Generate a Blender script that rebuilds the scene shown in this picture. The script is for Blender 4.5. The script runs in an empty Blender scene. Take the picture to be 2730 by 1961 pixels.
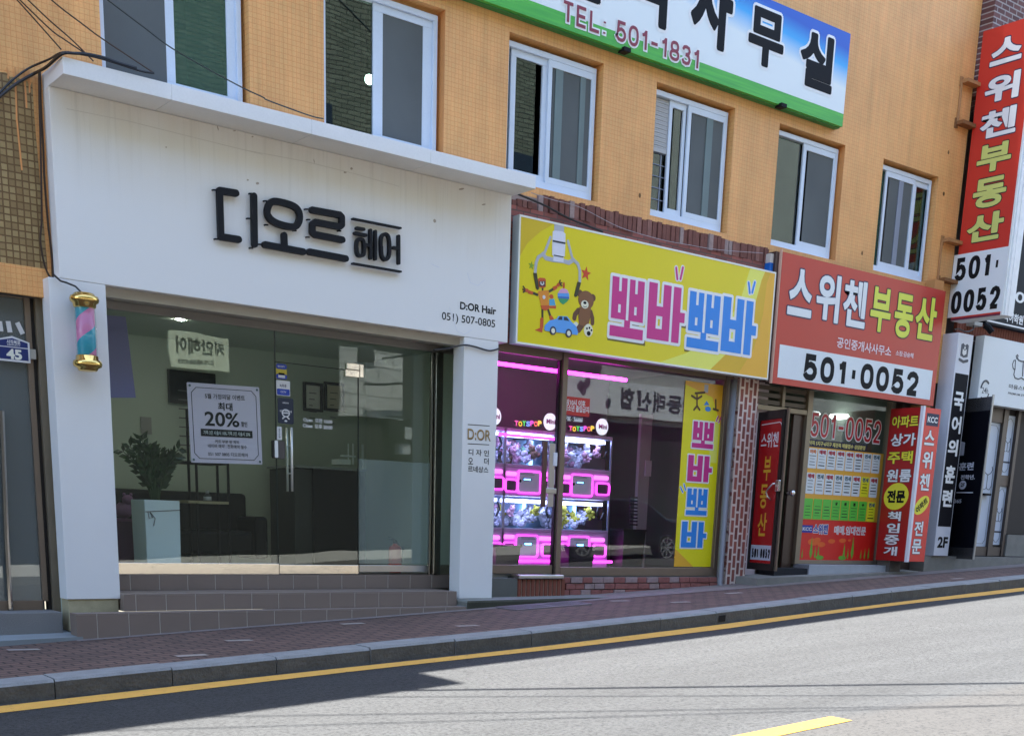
import bpy, bmesh, math, random
from mathutils import Vector, Matrix
random.seed(7)
C = bpy.context.scene.collection
SC = bpy.context.scene
PI = math.pi

# ------------------------------------------------------------------ camera, world, sun, exposure
CR = ((0.7934574602681576, -0.6077962220444136, 0.03176493685406868),
      (-0.1254974568228956, -0.21445610156468844, -0.9686376870805005),
      (0.5955465112615391, 0.7645863803195907, -0.24643867381966558))
CF, CPX, CPY = 3208.0978, 1368.4, 2210.33      # focal length and principal point, photo pixels
EYE = Vector((0.0, -12.5, 1.4))
cam = bpy.data.objects.new('camera', bpy.data.cameras.new('camera'))
C.objects.link(cam)
cam.data.sensor_fit = 'HORIZONTAL'; cam.data.sensor_width = 36
cam.data.lens = CF / 2730 * 36
cam.data.shift_x = (1365 - CPX) / 2730
cam.data.shift_y = (CPY - 980.5) / 2730
cam.data.clip_start = 0.05; cam.data.clip_end = 2000
rx, ry, rz = Vector(CR[0]), -Vector(CR[1]), -Vector(CR[2])
cam.matrix_world = Matrix(((rx.x, ry.x, rz.x, EYE.x), (rx.y, ry.y, rz.y, EYE.y), (rx.z, ry.z, rz.z, EYE.z), (0, 0, 0, 1)))
SC.camera = cam

w = bpy.data.worlds.new("World"); SC.world = w; w.use_nodes = True
nt = w.node_tree
sky = nt.nodes.new('ShaderNodeTexSky'); sky.sky_type = 'NISHITA'; sky.sun_disc = False
sky.sun_elevation = math.radians(76); sky.sun_rotation = 0.0
sky.air_density = 1.0; sky.dust_density = 1.0; sky.ozone_density = 1.0
bg = nt.nodes['Background']; bg.inputs['Strength'].default_value = 0.11
nt.links.new(sky.outputs[0], bg.inputs['Color'])

sun = bpy.data.objects.new('sun', bpy.data.lights.new('sun', 'SUN'))
C.objects.link(sun)
sun.data.energy = 4.8; sun.data.angle = math.radians(0.5); sun.data.color = (1.0, 0.97, 0.92)
SUND = Vector((0.015, -0.25, -1.0)).normalized()
sun.rotation_euler = SUND.to_track_quat('-Z', 'Y').to_euler()

SC.view_settings.view_transform = 'Standard'
SC.view_settings.look = 'None'
SC.view_settings.exposure = 2.62
SC.view_settings.gamma = 1.0
SC.cycles.use_denoising = True
SC.cycles.max_bounces = 10
SC.cycles.transparent_max_bounces = 24
SC.cycles.caustics_reflective = False
SC.cycles.sample_clamp_indirect = 6.0

# ------------------------------------------------------------------ photo measurements to plane coordinates
ZR = {'s': (0, 0, 1), 'D': (0, 0, 1.2037), 'z1': (0, 0, .30864), 'z2': (650, 0, .33156), 'z3': (1300, 0, .30864), 'z4': (1950, 0, .34392),
      'z5': (0, 500, .30864), 'z6': (500, 450, .39683), 'z7': (1300, 500, .35273), 'z8': (2000, 500, .36831),
      'y1': (0, 750, .6135), 'y2': (260, 780, .5035), 'y3': (700, 850, .4912), 'y4': (1300, 900, .42955),
      'y5': (1700, 950, .3992), 'y6': (2000, 1000, .34388), 'y7': (2400, 850, .43593), 'y8': (2480, 0, .5531),
      'w1': (0, 1550, .44092), 'w2': (900, 1550, .44092), 'w3': (1750, 1450, .4321), 'w4': (1200, 1480, .22046),
      'w5': (2450, 780, .19649), 'w6': (0, 850, .5222), 'w7': (2560, 0, .18418), 'w8': (1370, 560, .22103),
      'v1': (1310, 1080, .28249), 'v2': (300, 1100, .27012), 'v3': (2110, 1050, .17798), 'v4': (2490, 1050, .30075),
      'v5': (720, 930, .21486), 'v6': (0, 560, .27027), 'v7': (2030, 560, .12285), 'v8': (1200, 0, .22046)}

def ray(z, x, y):
    ox, oy, k = ZR[z]
    a = (ox + x * k - CPX) / CF; b = (oy + y * k - CPY) / CF
    return Vector((CR[0][0] * a + CR[1][0] * b + CR[2][0], CR[0][1] * a + CR[1][1] * b + CR[2][1], CR[0][2] * a + CR[1][2] * b + CR[2][2]))

class PL:
    """a plane in the street: origin o, axis ux along it, axis uz up it; depth d is towards the viewer"""
    def __init__(s, o, ux, uz=(0, 0, 1)):
        s.o = Vector(o); s.ux = Vector(ux).normalized(); s.uz = Vector(uz).normalized(); s.n = s.ux.cross(s.uz)
    def P(s, a, b, d=0.0): return s.o + s.ux * a + s.uz * b + s.n * d
    def px(s, z, x, y):
        r = ray(z, x, y); t = (s.o - EYE).dot(s.n) / r.dot(s.n); p = EYE + r * t - s.o
        return p.dot(s.ux), p.dot(s.uz)
    def rect(s, z, x0, y0, x1, y1):        # top left and bottom right corner
        a, b = s.px(z, x0, y0); c, d = s.px(z, x1, y1); return a, c, d, b
    def r4(s, z, L, R, T, B):              # leftmost, rightmost, topmost, lowest point
        return s.px(z, *L)[0], s.px(z, *R)[0], s.px(z, *B)[1], s.px(z, *T)[1]
    def pts(s, z, ps): return [s.px(z, *p) for p in ps]
def FP(y): return PL((0, y, 0), (1, 0, 0))
def SP(x): return PL((x, 0, 0), (0, -1, 0))

GX, GY, G0 = 0.047, 0.015, -0.04           # the street climbs to the right
def gz(x, y): return G0 + GX * x + GY * y
def ground(z, x, y, dz=0.0):
    r = ray(z, x, y); t = (G0 + dz + GY * EYE.y - EYE.z) / (r.z - GX * r.x - GY * r.y); return EYE + r * t

# ------------------------------------------------------------------ materials
def lin(v):
    v /= 255.0
    return v / 12.92 if v <= 0.04045 else ((v + 0.055) / 1.055) ** 2.4
def c(r, g, b, k=1.3):
    return tuple(min(0.86, lin(v) * k) for v in (r, g, b))
MATS = {}
class NT:
    def __init__(s, m): s.t = m.node_tree
    def n(s, typ, **kw):
        nd = s.t.nodes.new(typ)
        for k, v in kw.items():
            if k in nd.inputs: nd.inputs[k].default_value = v
            else: setattr(nd, k, v)
        return nd
    def l(s, a, b): s.t.links.new(a, b)
def mixrgb(t, a, b, fac, mode='MIX'):
    m = t.n('ShaderNodeMix', data_type='RGBA', blend_type=mode)
    for sock, v in ((m.inputs[0], fac), (m.inputs[6], a), (m.inputs[7], b)):
        if hasattr(v, 'is_linked') or hasattr(v, 'node'): t.l(v, sock)
        else: sock.default_value = v if not isinstance(v, tuple) else (*v[:3], 1)
    return m.outputs[2]
def M(name, col, rough=0.55, metal=0.0, var=0.10, vs=3.0, fine=0.05, fs=60.0, bump=0.0, bs=80.0, spec=0.5, coat=0.0):
    if name in MATS: return MATS[name]
    m = bpy.data.materials.new(name); m.use_nodes = True; MATS[name] = m
    t = NT(m); b = t.t.nodes['Principled BSDF']
    co = t.n('ShaderNodeTexCoord')
    n1 = t.n('ShaderNodeTexNoise', Scale=vs, Detail=4.0); t.l(co.outputs['Object'], n1.inputs['Vector'])
    n2 = t.n('ShaderNodeTexNoise', Scale=fs, Detail=2.0); t.l(co.outputs['Object'], n2.inputs['Vector'])
    dk = tuple(x * (1 - var) for x in col); lt = tuple(min(1, x * (1 + var)) for x in col)
    a = mixrgb(t, dk, lt, n1.outputs['Fac'])
    r = t.n('ShaderNodeMapRange'); t.l(n2.outputs['Fac'], r.inputs['Value'])
    r.inputs['To Min'].default_value = 1 - fine; r.inputs['To Max'].default_value = 1 + fine
    cb = t.n('ShaderNodeCombineColor')
    for i in range(3): t.l(r.outputs[0], cb.inputs[i])
    a = mixrgb(t, a, cb.outputs[0], 1.0, 'MULTIPLY')
    t.l(a, b.inputs['Base Color'])
    b.inputs['Roughness'].default_value = rough; b.inputs['Metallic'].default_value = metal
    b.inputs['Specular IOR Level'].default_value = spec
    b.inputs['Coat Weight'].default_value = coat
    if bump:
        n3 = t.n('ShaderNodeTexNoise', Scale=bs, Detail=5.0); t.l(co.outputs['Object'], n3.inputs['Vector'])
        bp = t.n('ShaderNodeBump', Strength=bump, Distance=0.01); t.l(n3.outputs['Fac'], bp.inputs['Height']); t.l(bp.outputs[0], b.inputs['Normal'])
    return m
def brick(name, c1, c2, mortar, bw, rh, ms=0.004, offset=0.5, vec='XZ', rough=0.8, bumpd=0.004, var=0.0, smooth=0.1, streak=0.0):
    if name in MATS: return MATS[name]
    m = bpy.data.materials.new(name); m.use_nodes = True; MATS[name] = m
    t = NT(m); b = t.t.nodes['Principled BSDF']
    co = t.n('ShaderNodeTexCoord'); sx = t.n('ShaderNodeSeparateXYZ'); t.l(co.outputs['Object'], sx.inputs[0])
    cx = t.n('ShaderNodeCombineXYZ')
    ix = {'X': 0, 'Y': 1, 'Z': 2}
    t.l(sx.outputs[ix[vec[0]]], cx.inputs[0]); t.l(sx.outputs[ix[vec[1]]], cx.inputs[1])
    nz = t.n('ShaderNodeTexNoise', Scale=9.0, Detail=3.0); t.l(co.outputs['Object'], nz.inputs['Vector'])
    wob = t.n('ShaderNodeVectorMath', operation='SCALE'); t.l(nz.outputs['Color'], wob.inputs[0]); wob.inputs['Scale'].default_value = var
    ad = t.n('ShaderNodeVectorMath', operation='ADD'); t.l(cx.outputs[0], ad.inputs[0]); t.l(wob.outputs[0], ad.inputs[1])
    br = t.n('ShaderNodeTexBrick'); t.l(ad.outputs[0], br.inputs['Vector'])
    br.offset = offset; br.inputs['Scale'].default_value = 1.0
    br.inputs['Brick Width'].default_value = bw; br.inputs['Row Height'].default_value = rh
    br.inputs['Mortar Size'].default_value = ms; br.inputs['Mortar Smooth'].default_value = smooth
    br.inputs['Color1'].default_value = (*c1, 1); br.inputs['Color2'].default_value = (*c2, 1); br.inputs['Mortar'].default_value = (*mortar, 1)
    n1 = t.n('ShaderNodeTexNoise', Scale=1.3, Detail=6.0, Roughness=0.65); t.l(co.outputs['Object'], n1.inputs['Vector'])
    r = t.n('ShaderNodeMapRange'); t.l(n1.outputs['Fac'], r.inputs['Value']); r.inputs['To Min'].default_value = 0.72; r.inputs['To Max'].default_value = 1.25
    cb = t.n('ShaderNodeCombineColor')
    for i in range(3): t.l(r.outputs[0], cb.inputs[i])
    a = mixrgb(t, br.outputs['Color'], cb.outputs[0], 1.0, 'MULTIPLY')
    if streak:
        mp_ = t.n('ShaderNodeMapping'); mp_.inputs['Scale'].default_value = (3.2, 1, .22); t.l(co.outputs['Object'], mp_.inputs[0])
        n5 = t.n('ShaderNodeTexNoise', Scale=2.0, Detail=7.0, Roughness=.7); t.l(mp_.outputs[0], n5.inputs['Vector'])
        r5 = t.n('ShaderNodeMapRange'); t.l(n5.outputs['Fac'], r5.inputs['Value']); r5.inputs['From Min'].default_value = .3; r5.inputs['From Max'].default_value = .7; r5.inputs['To Min'].default_value = 1 - streak; r5.inputs['To Max'].default_value = 1 + streak * .6
        c5 = t.n('ShaderNodeCombineColor')
        for i in range(3): t.l(r5.outputs[0], c5.inputs[i])
        a = mixrgb(t, a, c5.outputs[0], 1.0, 'MULTIPLY')
    n2 = t.n('ShaderNodeTexNoise', Scale=70.0, Detail=3.0); t.l(co.outputs['Object'], n2.inputs['Vector'])
    r2 = t.n('ShaderNodeMapRange'); t.l(n2.outputs['Fac'], r2.inputs['Value']); r2.inputs['To Min'].default_value = 0.85; r2.inputs['To Max'].default_value = 1.15
    cb2 = t.n('ShaderNodeCombineColor')
    for i in range(3): t.l(r2.outputs[0], cb2.inputs[i])
    a = mixrgb(t, a, cb2.outputs[0], 1.0, 'MULTIPLY')
    t.l(a, b.inputs['Base Color']); b.inputs['Roughness'].default_value = rough
    iv = t.n('ShaderNodeMath', operation='SUBTRACT'); iv.inputs[0].default_value = 1.0; t.l(br.outputs['Fac'], iv.inputs[1])
    hm = t.n('ShaderNodeMath', operation='MULTIPLY_ADD'); t.l(n2.outputs['Fac'], hm.inputs[0]); hm.inputs[1].default_value = 0.35; t.l(iv.outputs[0], hm.inputs[2])
    bp = t.n('ShaderNodeBump', Strength=0.7, Distance=bumpd); t.l(hm.outputs[0], bp.inputs['Height']); t.l(bp.outputs[0], b.inputs['Normal'])
    return m
def glow(name, col, strength):
    if name in MATS: return MATS[name]
    m = bpy.data.materials.new(name); m.use_nodes = True; MATS[name] = m
    b = m.node_tree.nodes['Principled BSDF']
    b.inputs['Base Color'].default_value = (*[min(.8, x) for x in col], 1)
    b.inputs['Emission Color'].default_value = (*col, 1); b.inputs['Emission Strength'].default_value = strength
    return m
def glassmat(name, tint, k=2.0, base=0.02, rough=0.0, haze=0.0, hazecol=(.5, .55, .55)):
    if name in MATS: return MATS[name]
    m = bpy.data.materials.new(name); m.use_nodes = True; MATS[name] = m
    t = NT(m); t.t.nodes.remove(t.t.nodes['Principled BSDF']); out = t.t.nodes['Material Output']
    tr = t.n('ShaderNodeBsdfTransparent'); tr.inputs['Color'].default_value = (*tint, 1)
    gl = t.n('ShaderNodeBsdfGlossy', Roughness=rough); gl.inputs['Color'].default_value = (.95, 1, .98, 1)
    lw = t.n('ShaderNodeLayerWeight'); lw.inputs['Blend'].default_value = 0.5
    pw = t.n('ShaderNodeMath', operation='POWER'); t.l(lw.outputs['Facing'], pw.inputs[0]); pw.inputs[1].default_value = 5.0
    mu = t.n('ShaderNodeMath', operation='MULTIPLY_ADD', use_clamp=True); t.l(pw.outputs[0], mu.inputs[0]); mu.inputs[1].default_value = .48 * k; mu.inputs[2].default_value = .02 * k + base / 2
    tint = tuple(math.sqrt(v) for v in tint); haze = haze / 2
    # slight waviness of the panes
    co = t.n('ShaderNodeTexCoord'); nz = t.n('ShaderNodeTexNoise', Scale=1.6, Detail=1.0); t.l(co.outputs['Object'], nz.inputs['Vector'])
    bp = t.n('ShaderNodeBump', Strength=0.05, Distance=0.02); t.l(nz.outputs['Fac'], bp.inputs['Height']); t.l(bp.outputs[0], gl.inputs['Normal'])
    src = tr.outputs[0]
    if haze:
        df = t.n('ShaderNodeBsdfDiffuse'); df.inputs['Color'].default_value = (*hazecol, 1)
        mh = t.n('ShaderNodeMixShader'); mh.inputs[0].default_value = haze; t.l(tr.outputs[0], mh.inputs[1]); t.l(df.outputs[0], mh.inputs[2]); src = mh.outputs[0]
    mx = t.n('ShaderNodeMixShader'); t.l(mu.outputs[0], mx.inputs[0]); t.l(src, mx.inputs[1]); t.l(gl.outputs[0], mx.inputs[2])
    t.l(mx.outputs[0], out.inputs['Surface'])
    return m

# ------------------------------------------------------------------ builders
def _ell(cx, cy, rx_, ry_, n=22, p=2.4):
    o = []
    for i in range(n):
        t_ = 2 * PI * i / n; a_, b_ = math.cos(t_), math.sin(t_); o.append((cx + rx_ * math.copysign(abs(a_) ** (2 / p), a_), cy + ry_ * math.copysign(abs(b_) ** (2 / p), b_)))
    return o
GLY = {'0': [(_ell(.5, .5, .5, .5), True)], '1': [([(.78, -.06), (.78, 1.06)], False), ([(.05, .76), (.42, .80), (.74, .98)], False)],
       '2': [([(.02, .68), (.06, .82), (.22, .95), (.5, 1), (.78, .95), (.95, .82), (.96, .66), (.84, .48), (.45, .24), (.12, .03)], False), ([(-.04, 0), (1.04, 0)], False)],
       '5': [([(.98, 1), (.16, 1), (.10, .47), (.3, .60), (.52, .64), (.78, .58), (.96, .42), (.98, .28), (.90, .12), (.72, .02), (.48, 0), (.22, .03), (.06, .12), (.0, .20)], False)],
       '8': [(_ell(.5, .75, .42, .25), True), (_ell(.5, .25, .5, .25), True)],
       '3': [([(.04, .78), (.18, .95), (.5, 1), (.82, .94), (.92, .77), (.80, .6), (.40, .53)], False), ([(.40, .53), (.82, .47), (.98, .27), (.85, .06), (.5, 0), (.17, .05), (.02, .22)], False)],
       'T': [([(-.05, 1), (1.05, 1)], False), ([(.5, -.05), (.5, 1)], False)], 'E': [([(1, 1), (.05, 1), (.05, 0), (1, 0)], False), ([(.05, .52), (.92, .52)], False)], 'L': [([(.05, 1.05), (.05, 0), (1.05, 0)], False)],
       ':': [([(.5, .02), (.5, .12)], False), ([(.5, .62), (.5, .72)], False)], '-': [([(0, .48), (1, .48)], False)], '.': [([(.15, .42), (.85, .42)], False), ([(.15, .56), (.85, .56)], False)], ' ': []}
BASE = {}
class B:
    def __init__(s): s.m = bmesh.new(); s.k = 0
    def poly3(s, f, b):                    # two matching loops of 3D points
        n = len(f); vf = [s.m.verts.new(p) for p in f]; vb = [s.m.verts.new(p) for p in b]
        s.m.faces.new(vf); s.m.faces.new(vb[::-1])
        for i in range(n):
            j = (i + 1) % n; s.m.faces.new((vf[j], vf[i], vb[i], vb[j]))
    def box(s, pl, a0, a1, b0, b1, d0, d1):
        q = ((a0, b0), (a1, b0), (a1, b1), (a0, b1))
        s.poly3([pl.P(x, y, d1) for x, y in q], [pl.P(x, y, d0) for x, y in q]); return s
    def wb(s, x0, x1, y0, y1, z0, z1): return s.box(FP(0), x0, x1, z0, z1, -y1, -y0)
    def poly(s, pl, pts, d0, d1):
        s.poly3([pl.P(x, y, d1) for x, y in pts], [pl.P(x, y, d0) for x, y in pts]); return s
    def quad(s, ps): s.m.faces.new([s.m.verts.new(p) for p in ps]); return s
    def ell(s, pl, cx, cy, rx, ry, d0, d1, n=20, rot=0):
        cr, sr = math.cos(rot), math.sin(rot)
        ps = [(cx + rx * math.cos(t) * cr - ry * math.sin(t) * sr, cy + rx * math.cos(t) * sr + ry * math.sin(t) * cr) for t in [2 * PI * i / n for i in range(n)]]
        return s.poly(pl, ps, d0, d1)
    def stroke(s, pl, pts, wd, d0, d1, closed=False, cap=True):
        ps = [Vector(p) for p in pts]; segs = list(zip(ps, ps[1:] + ps[:1]))
        if not closed: segs = segs[:-1]
        r = wd / 2
        for a, b in segs:
            e = b - a
            if e.length < 1e-6: continue
            an = math.atan2(e.y, e.x); loop = []
            if cap:
                for i in range(9): t = an - PI / 2 + PI * i / 8; loop.append((b.x + r * math.cos(t), b.y + r * math.sin(t)))
                for i in range(9): t = an + PI / 2 + PI * i / 8; loop.append((a.x + r * math.cos(t), a.y + r * math.sin(t)))
            else:
                nx, ny = -math.sin(an) * r, math.cos(an) * r
                loop = [(a.x - nx, a.y - ny), (b.x - nx, b.y - ny), (b.x + nx, b.y + ny), (a.x + nx, a.y + ny)]
            s.k += 1; s.poly(pl, loop, d0, d1 + 0.00025 * (s.k % 40))
        return s
    def tube(s, pts, r, n=6):
        ps = [Vector(p) for p in pts]; rings = []
        for i, p in enumerate(ps):
            d = (ps[min(i + 1, len(ps) - 1)] - ps[max(i - 1, 0)]).normalized()
            u = d.orthogonal().normalized() if i == 0 else (u - d * u.dot(d)).normalized()
            v = d.cross(u); rr = r[i] if isinstance(r, (list, tuple)) else r
            rings.append([s.m.verts.new(p + (u * math.cos(2 * PI * k / n) + v * math.sin(2 * PI * k / n)) * rr) for k in range(n)])
        for a, b in zip(rings, rings[1:]):
            for k in range(n): s.m.faces.new((a[k], a[(k + 1) % n], b[(k + 1) % n], b[k]))
        s.m.faces.new(rings[0][::-1]); s.m.faces.new(rings[-1]); return s
    def lathe(s, o, prof, n=28, twist=None):
        o = Vector(o); rings = []
        for r, z in prof: rings.append([s.m.verts.new(o + Vector((r * math.cos(2 * PI * k / n), r * math.sin(2 * PI * k / n), z))) for k in range(n)])
        for a, b in zip(rings, rings[1:]):
            for k in range(n): s.m.faces.new((a[k], a[(k + 1) % n], b[(k + 1) % n], b[k])).smooth = True
        s.m.faces.new(rings[0][::-1]); s.m.faces.new(rings[-1]); return s
    def ball(s, o, rx, ry=None, rz=None, n=10, rough=0.0):
        ry = ry or rx; rz = rz or rx
        g = bmesh.ops.create_uvsphere(s.m, u_segments=n, v_segments=max(5, n * 2 // 3), radius=1.0)
        for v in g['verts']:
            k = 1 + random.uniform(-rough, rough); v.co = Vector((v.co.x * rx * k + o[0], v.co.y * ry * k + o[1], v.co.z * rz * k + o[2]))
        for v in g['verts']:
            for f in v.link_faces: f.smooth = True
        return s
    def ribbon(s, pl, pts, wd, d0, d1, closed=False, grow=0.0):
        ps = [Vector(p) for p in pts]; n = len(ps); r = wd / 2 + grow
        if not closed and grow:
            ps[0] = ps[0] - (ps[1] - ps[0]).normalized() * grow; ps[-1] = ps[-1] + (ps[-1] - ps[-2]).normalized() * grow
        Ls, Rs = [], []
        for i in range(n):
            a = ps[i - 1] if (closed or i) else None; b = ps[(i + 1) % n] if (closed or i < n - 1) else None
            d1_ = (ps[i] - a).normalized() if a is not None else (b - ps[i]).normalized(); d2_ = (b - ps[i]).normalized() if b is not None else d1_
            n1 = Vector((-d1_.y, d1_.x)); n2 = Vector((-d2_.y, d2_.x)); mm = (n1 + n2).normalized(); k = r / max(.45, mm.dot(n1))
            Ls.append(ps[i] + mm * k); Rs.append(ps[i] - mm * k)
        s.k += 1; dd = d1 + .00015 * (s.k % 60)
        for i in range(n if closed else n - 1):
            j = (i + 1) % n; s.quad([pl.P(p.x, p.y, dd) for p in (Ls[i], Rs[i], Rs[j], Ls[j])])
        return s
    def num(s, pl, body, rc, wd, d, grow=0.0):
        adv = {'1': .72, '-': .85, '.': .62, ':': .42, ' ': .45}; gap = .22
        tot = sum(adv.get(ch, 1.0) for ch in body) + gap * (len(body) - 1); a0, a1, b0, b1 = rc; u = (a1 - a0) / tot; x = a0; h = wd / 2
        for ch in body:
            w_ = adv.get(ch, 1.0) * u
            for pts, cl in GLY[ch]:
                q = [(x + h + (w_ - wd) * px, b0 + h + (b1 - b0 - wd) * py) for px, py in pts]
                s.ribbon(pl, q, wd, 0, d, cl, grow)
            x += w_ + gap * u
        return s
    def text(s, pl, body, rc, d=0.003, bold=0.02, dil=0.0, nd=12, flip=False):
        extra = max(0.0, bold - .022); vs, fs = textmesh(body, min(bold, .022))
        x0 = min(v[0] for v in vs); x1 = max(v[0] for v in vs); y0 = min(v[1] for v in vs); y1 = max(v[1] for v in vs)
        a0, a1, b0, b1 = rc
        if extra:
            e = extra * (b1 - b0) / max(.01, y1 - y0); ex_ = extra * (a1 - a0) / max(.01, x1 - x0); a0 += ex_; a1 -= ex_; b0 += e; b1 -= e
            if not dil: offs = [(0, 0)] + [(ex_ * math.cos(2 * PI * i / 8), e * math.sin(2 * PI * i / 8)) for i in range(8)]
            else: dil += e
        if not extra or dil: offs = [(0, 0)] + ([(dil * math.cos(2 * PI * i / nd), dil * math.sin(2 * PI * i / nd)) for i in range(nd)] if dil else [])
        for i, (ox, oy) in enumerate(offs):
            vv = [s.m.verts.new(pl.P(a0 + (v[0] - x0) / (x1 - x0) * (a1 - a0) + ox, b0 + (v[1] - y0) / (y1 - y0) * (b1 - b0) + oy, d - 0.00012 * i)) for v in vs]
            for f in fs:
                try: s.m.faces.new([vv[j] for j in f])
                except ValueError: pass
        return s
    def obj(s, name, mat, parent=None, bevel=0.0, smooth=False, base=None, keep=False):
        me = bpy.data.meshes.new(name)
        if not keep: bmesh.ops.recalc_face_normals(s.m, faces=s.m.faces)
        if parent is not None: bs = BASE[parent.name]
        elif base is not None: bs = Vector(base)
        else:
            xs = [v.co for v in s.m.verts]
            bs = Vector(((min(p.x for p in xs) + max(p.x for p in xs)) / 2, (min(p.y for p in xs) + max(p.y for p in xs)) / 2, min(p.z for p in xs)))
        for v in s.m.verts: v.co -= bs
        if smooth:
            for f in s.m.faces: f.smooth = True
        s.m.to_mesh(me); s.m.free()
        for mm in (mat if isinstance(mat, (list, tuple)) else [mat]): me.materials.append(mm)
        o = bpy.data.objects.new(name, me); C.objects.link(o)
        if parent is not None: o.parent = parent
        else: o.location = bs
        BASE[o.name] = bs
        if bevel:
            bv = o.modifiers.new('bevel', 'BEVEL'); bv.width = bevel; bv.segments = 2; bv.limit_method = 'ANGLE'
        return o
TM = {}
def textmesh(body, bold):
    k = (body, bold)
    if k not in TM:
        cu = bpy.data.curves.new('glyphs', 'FONT'); cu.body = body; cu.offset = bold; cu.resolution_u = 4
        o = bpy.data.objects.new('glyphs', cu); C.objects.link(o)
        dg = bpy.context.evaluated_depsgraph_get(); me = bpy.data.meshes.new_from_object(o.evaluated_get(dg))
        TM[k] = ([tuple(v.co) for v in me.vertices], [tuple(p.vertices) for p in me.polygons])
        bpy.data.objects.remove(o); bpy.data.curves.remove(cu); bpy.data.meshes.remove(me)
    return TM[k]
def digits(par, name, mat, pl, body, rc, wd, d, grow=0.0):
    adv = {'1': .72, '-': .85, '.': .62, ':': .42, ' ': .45}; gap = .22
    u = (rc[1] - rc[0]) / (sum(adv.get(ch, 1.0) for ch in body) + gap * (len(body) - 1)); x = rc[0]
    for ch in body:
        w_ = adv.get(ch, 1.0) * u
        if ch != ' ': m = B(); m.num(pl, ch, (x, x + w_, rc[2], rc[3]), wd, d, grow); m.obj(name, mat, par)
        x += w_ + gap * u
def tag(o, label=None, cat=None, group=None, kind=None):
    if label: o['label'] = label
    if cat: o['category'] = cat
    if group: o['group'] = group
    if kind: o['kind'] = kind
    return o
def thing(name, loc, label, cat, group=None):
    o = bpy.data.objects.new(name, None); C.objects.link(o); o.location = loc; o.empty_display_size = 0.2
    BASE[o.name] = Vector(loc); return tag(o, label, cat, group)
KIDS = {}
def copy_tree(o, loc=None, parent=None, label=None):
    n = o.copy(); C.objects.link(n)
    if parent is not None: n.parent = parent
    if loc is not None: n.location = loc
    if label: n['label'] = label
    for ch in list(o.children): copy_tree(ch, None, n)
    return n
def struct(o): o['kind'] = 'structure'; return o

# ------------------------------------------------------------------ palette
white_paint = M('white_render', (.83, .825, .815), rough=.6, var=.05, vs=1.1, fine=.03, fs=140, bump=.06, bs=25)
white_pvc = M('white_pvc', c(190, 200, 215), rough=.35, var=.06, vs=4)
alu_brown = M('bronze_aluminium', c(112, 98, 84), rough=.4, metal=.35, var=.12, vs=2)
alu_dark = M('dark_aluminium', c(52, 46, 44), rough=.4, metal=.3, var=.12)
steel = M('polished_steel', (.72, .66, .56), rough=.12, metal=1.0, var=.04, fine=.02, bump=.12, bs=7)
steel_dull = M('brushed_steel', (.55, .54, .52), rough=.3, metal=1.0, var=.06)
black_pl = M('black_plastic', (.012, .012, .014), rough=.4, var=.1)
blk_vinyl = M('black_vinyl', (.016, .016, .02), rough=.5, var=.05)
dark_room = M('dark_room', (.05, .055, .05), rough=.9)
concrete = M('concrete', c(120, 118, 112, 1.2), rough=.9, var=.25, vs=5, fine=.15, fs=90, bump=.3, bs=60)
rust = M('rusty_iron', c(120, 80, 45), rough=.85, var=.35, vs=14, bump=.3)
orange_tile = brick('orange_painted_tile', c(221, 157, 97, 1.35), c(216, 152, 93, 1.35), c(199, 135, 79, 1.35), .049, .049, .003, offset=0, bumpd=.0022, rough=.55, var=.004, streak=.14)
brown_tile = brick('brown_mosaic_tile', c(158, 136, 94, 1.25), c(126, 102, 66, 1.25), c(104, 78, 46, 1.15), .062, .062, .007, offset=0, bumpd=.004, rough=.4, var=.008)
red_brick = brick('old_red_brick', c(150, 88, 78, 1.2), c(112, 66, 58, 1.2), c(96, 76, 68, 1.2), .21, .072, .007, rough=.85, var=.012, bumpd=.012)

# ------------------------------------------------------------------ ground, road, kerb
asph = bpy.data.materials.new('asphalt'); asph.use_nodes = True
t = NT(asph); b = t.t.nodes['Principled BSDF']; co = t.n('ShaderNodeTexCoord')
n1 = t.n('ShaderNodeTexNoise', Scale=30.0, Detail=5.0, Roughness=.8); t.l(co.outputs['Object'], n1.inputs['Vector'])
v1 = t.n('ShaderNodeTexVoronoi', Scale=70.0); t.l(co.outputs['Object'], v1.inputs['Vector'])
n2 = t.n('ShaderNodeTexNoise', Scale=.55, Detail=6.0, Roughness=.6); t.l(co.outputs['Object'], n2.inputs['Vector'])
rp = t.n('ShaderNodeValToRGB'); t.l(n1.outputs['Fac'], rp.inputs[0])
rp.color_ramp.elements[0].position = .40; rp.color_ramp.elements[0].color = (.006, .0064, .0072, 1)
rp.color_ramp.elements[1].position = .52; rp.color_ramp.elements[1].color = (.0318, .0334, .0346, 1)
rm = t.n('ShaderNodeMapRange'); t.l(n2.outputs['Fac'], rm.inputs['Value']); rm.inputs['To Min'].default_value = .82; rm.inputs['To Max'].default_value = 1.16
cc = t.n('ShaderNodeCombineColor')
for i in range(3): t.l(rm.outputs[0], cc.inputs[i])
stone = t.n('ShaderNodeValToRGB'); t.l(v1.outputs['Color'], stone.inputs[0])
stone.color_ramp.elements[0].color = (.75, .75, .77, 1); stone.color_ramp.elements[1].color = (1.3, 1.27, 1.2, 1)
a = mixrgb(t, rp.outputs[0], cc.outputs[0], 1.0, 'MULTIPLY'); a = mixrgb(t, a, stone.outputs[0], 1.0, 'MULTIPLY')
spy = t.n('ShaderNodeSeparateXYZ'); t.l(co.outputs['Object'], spy.inputs[0])
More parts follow.
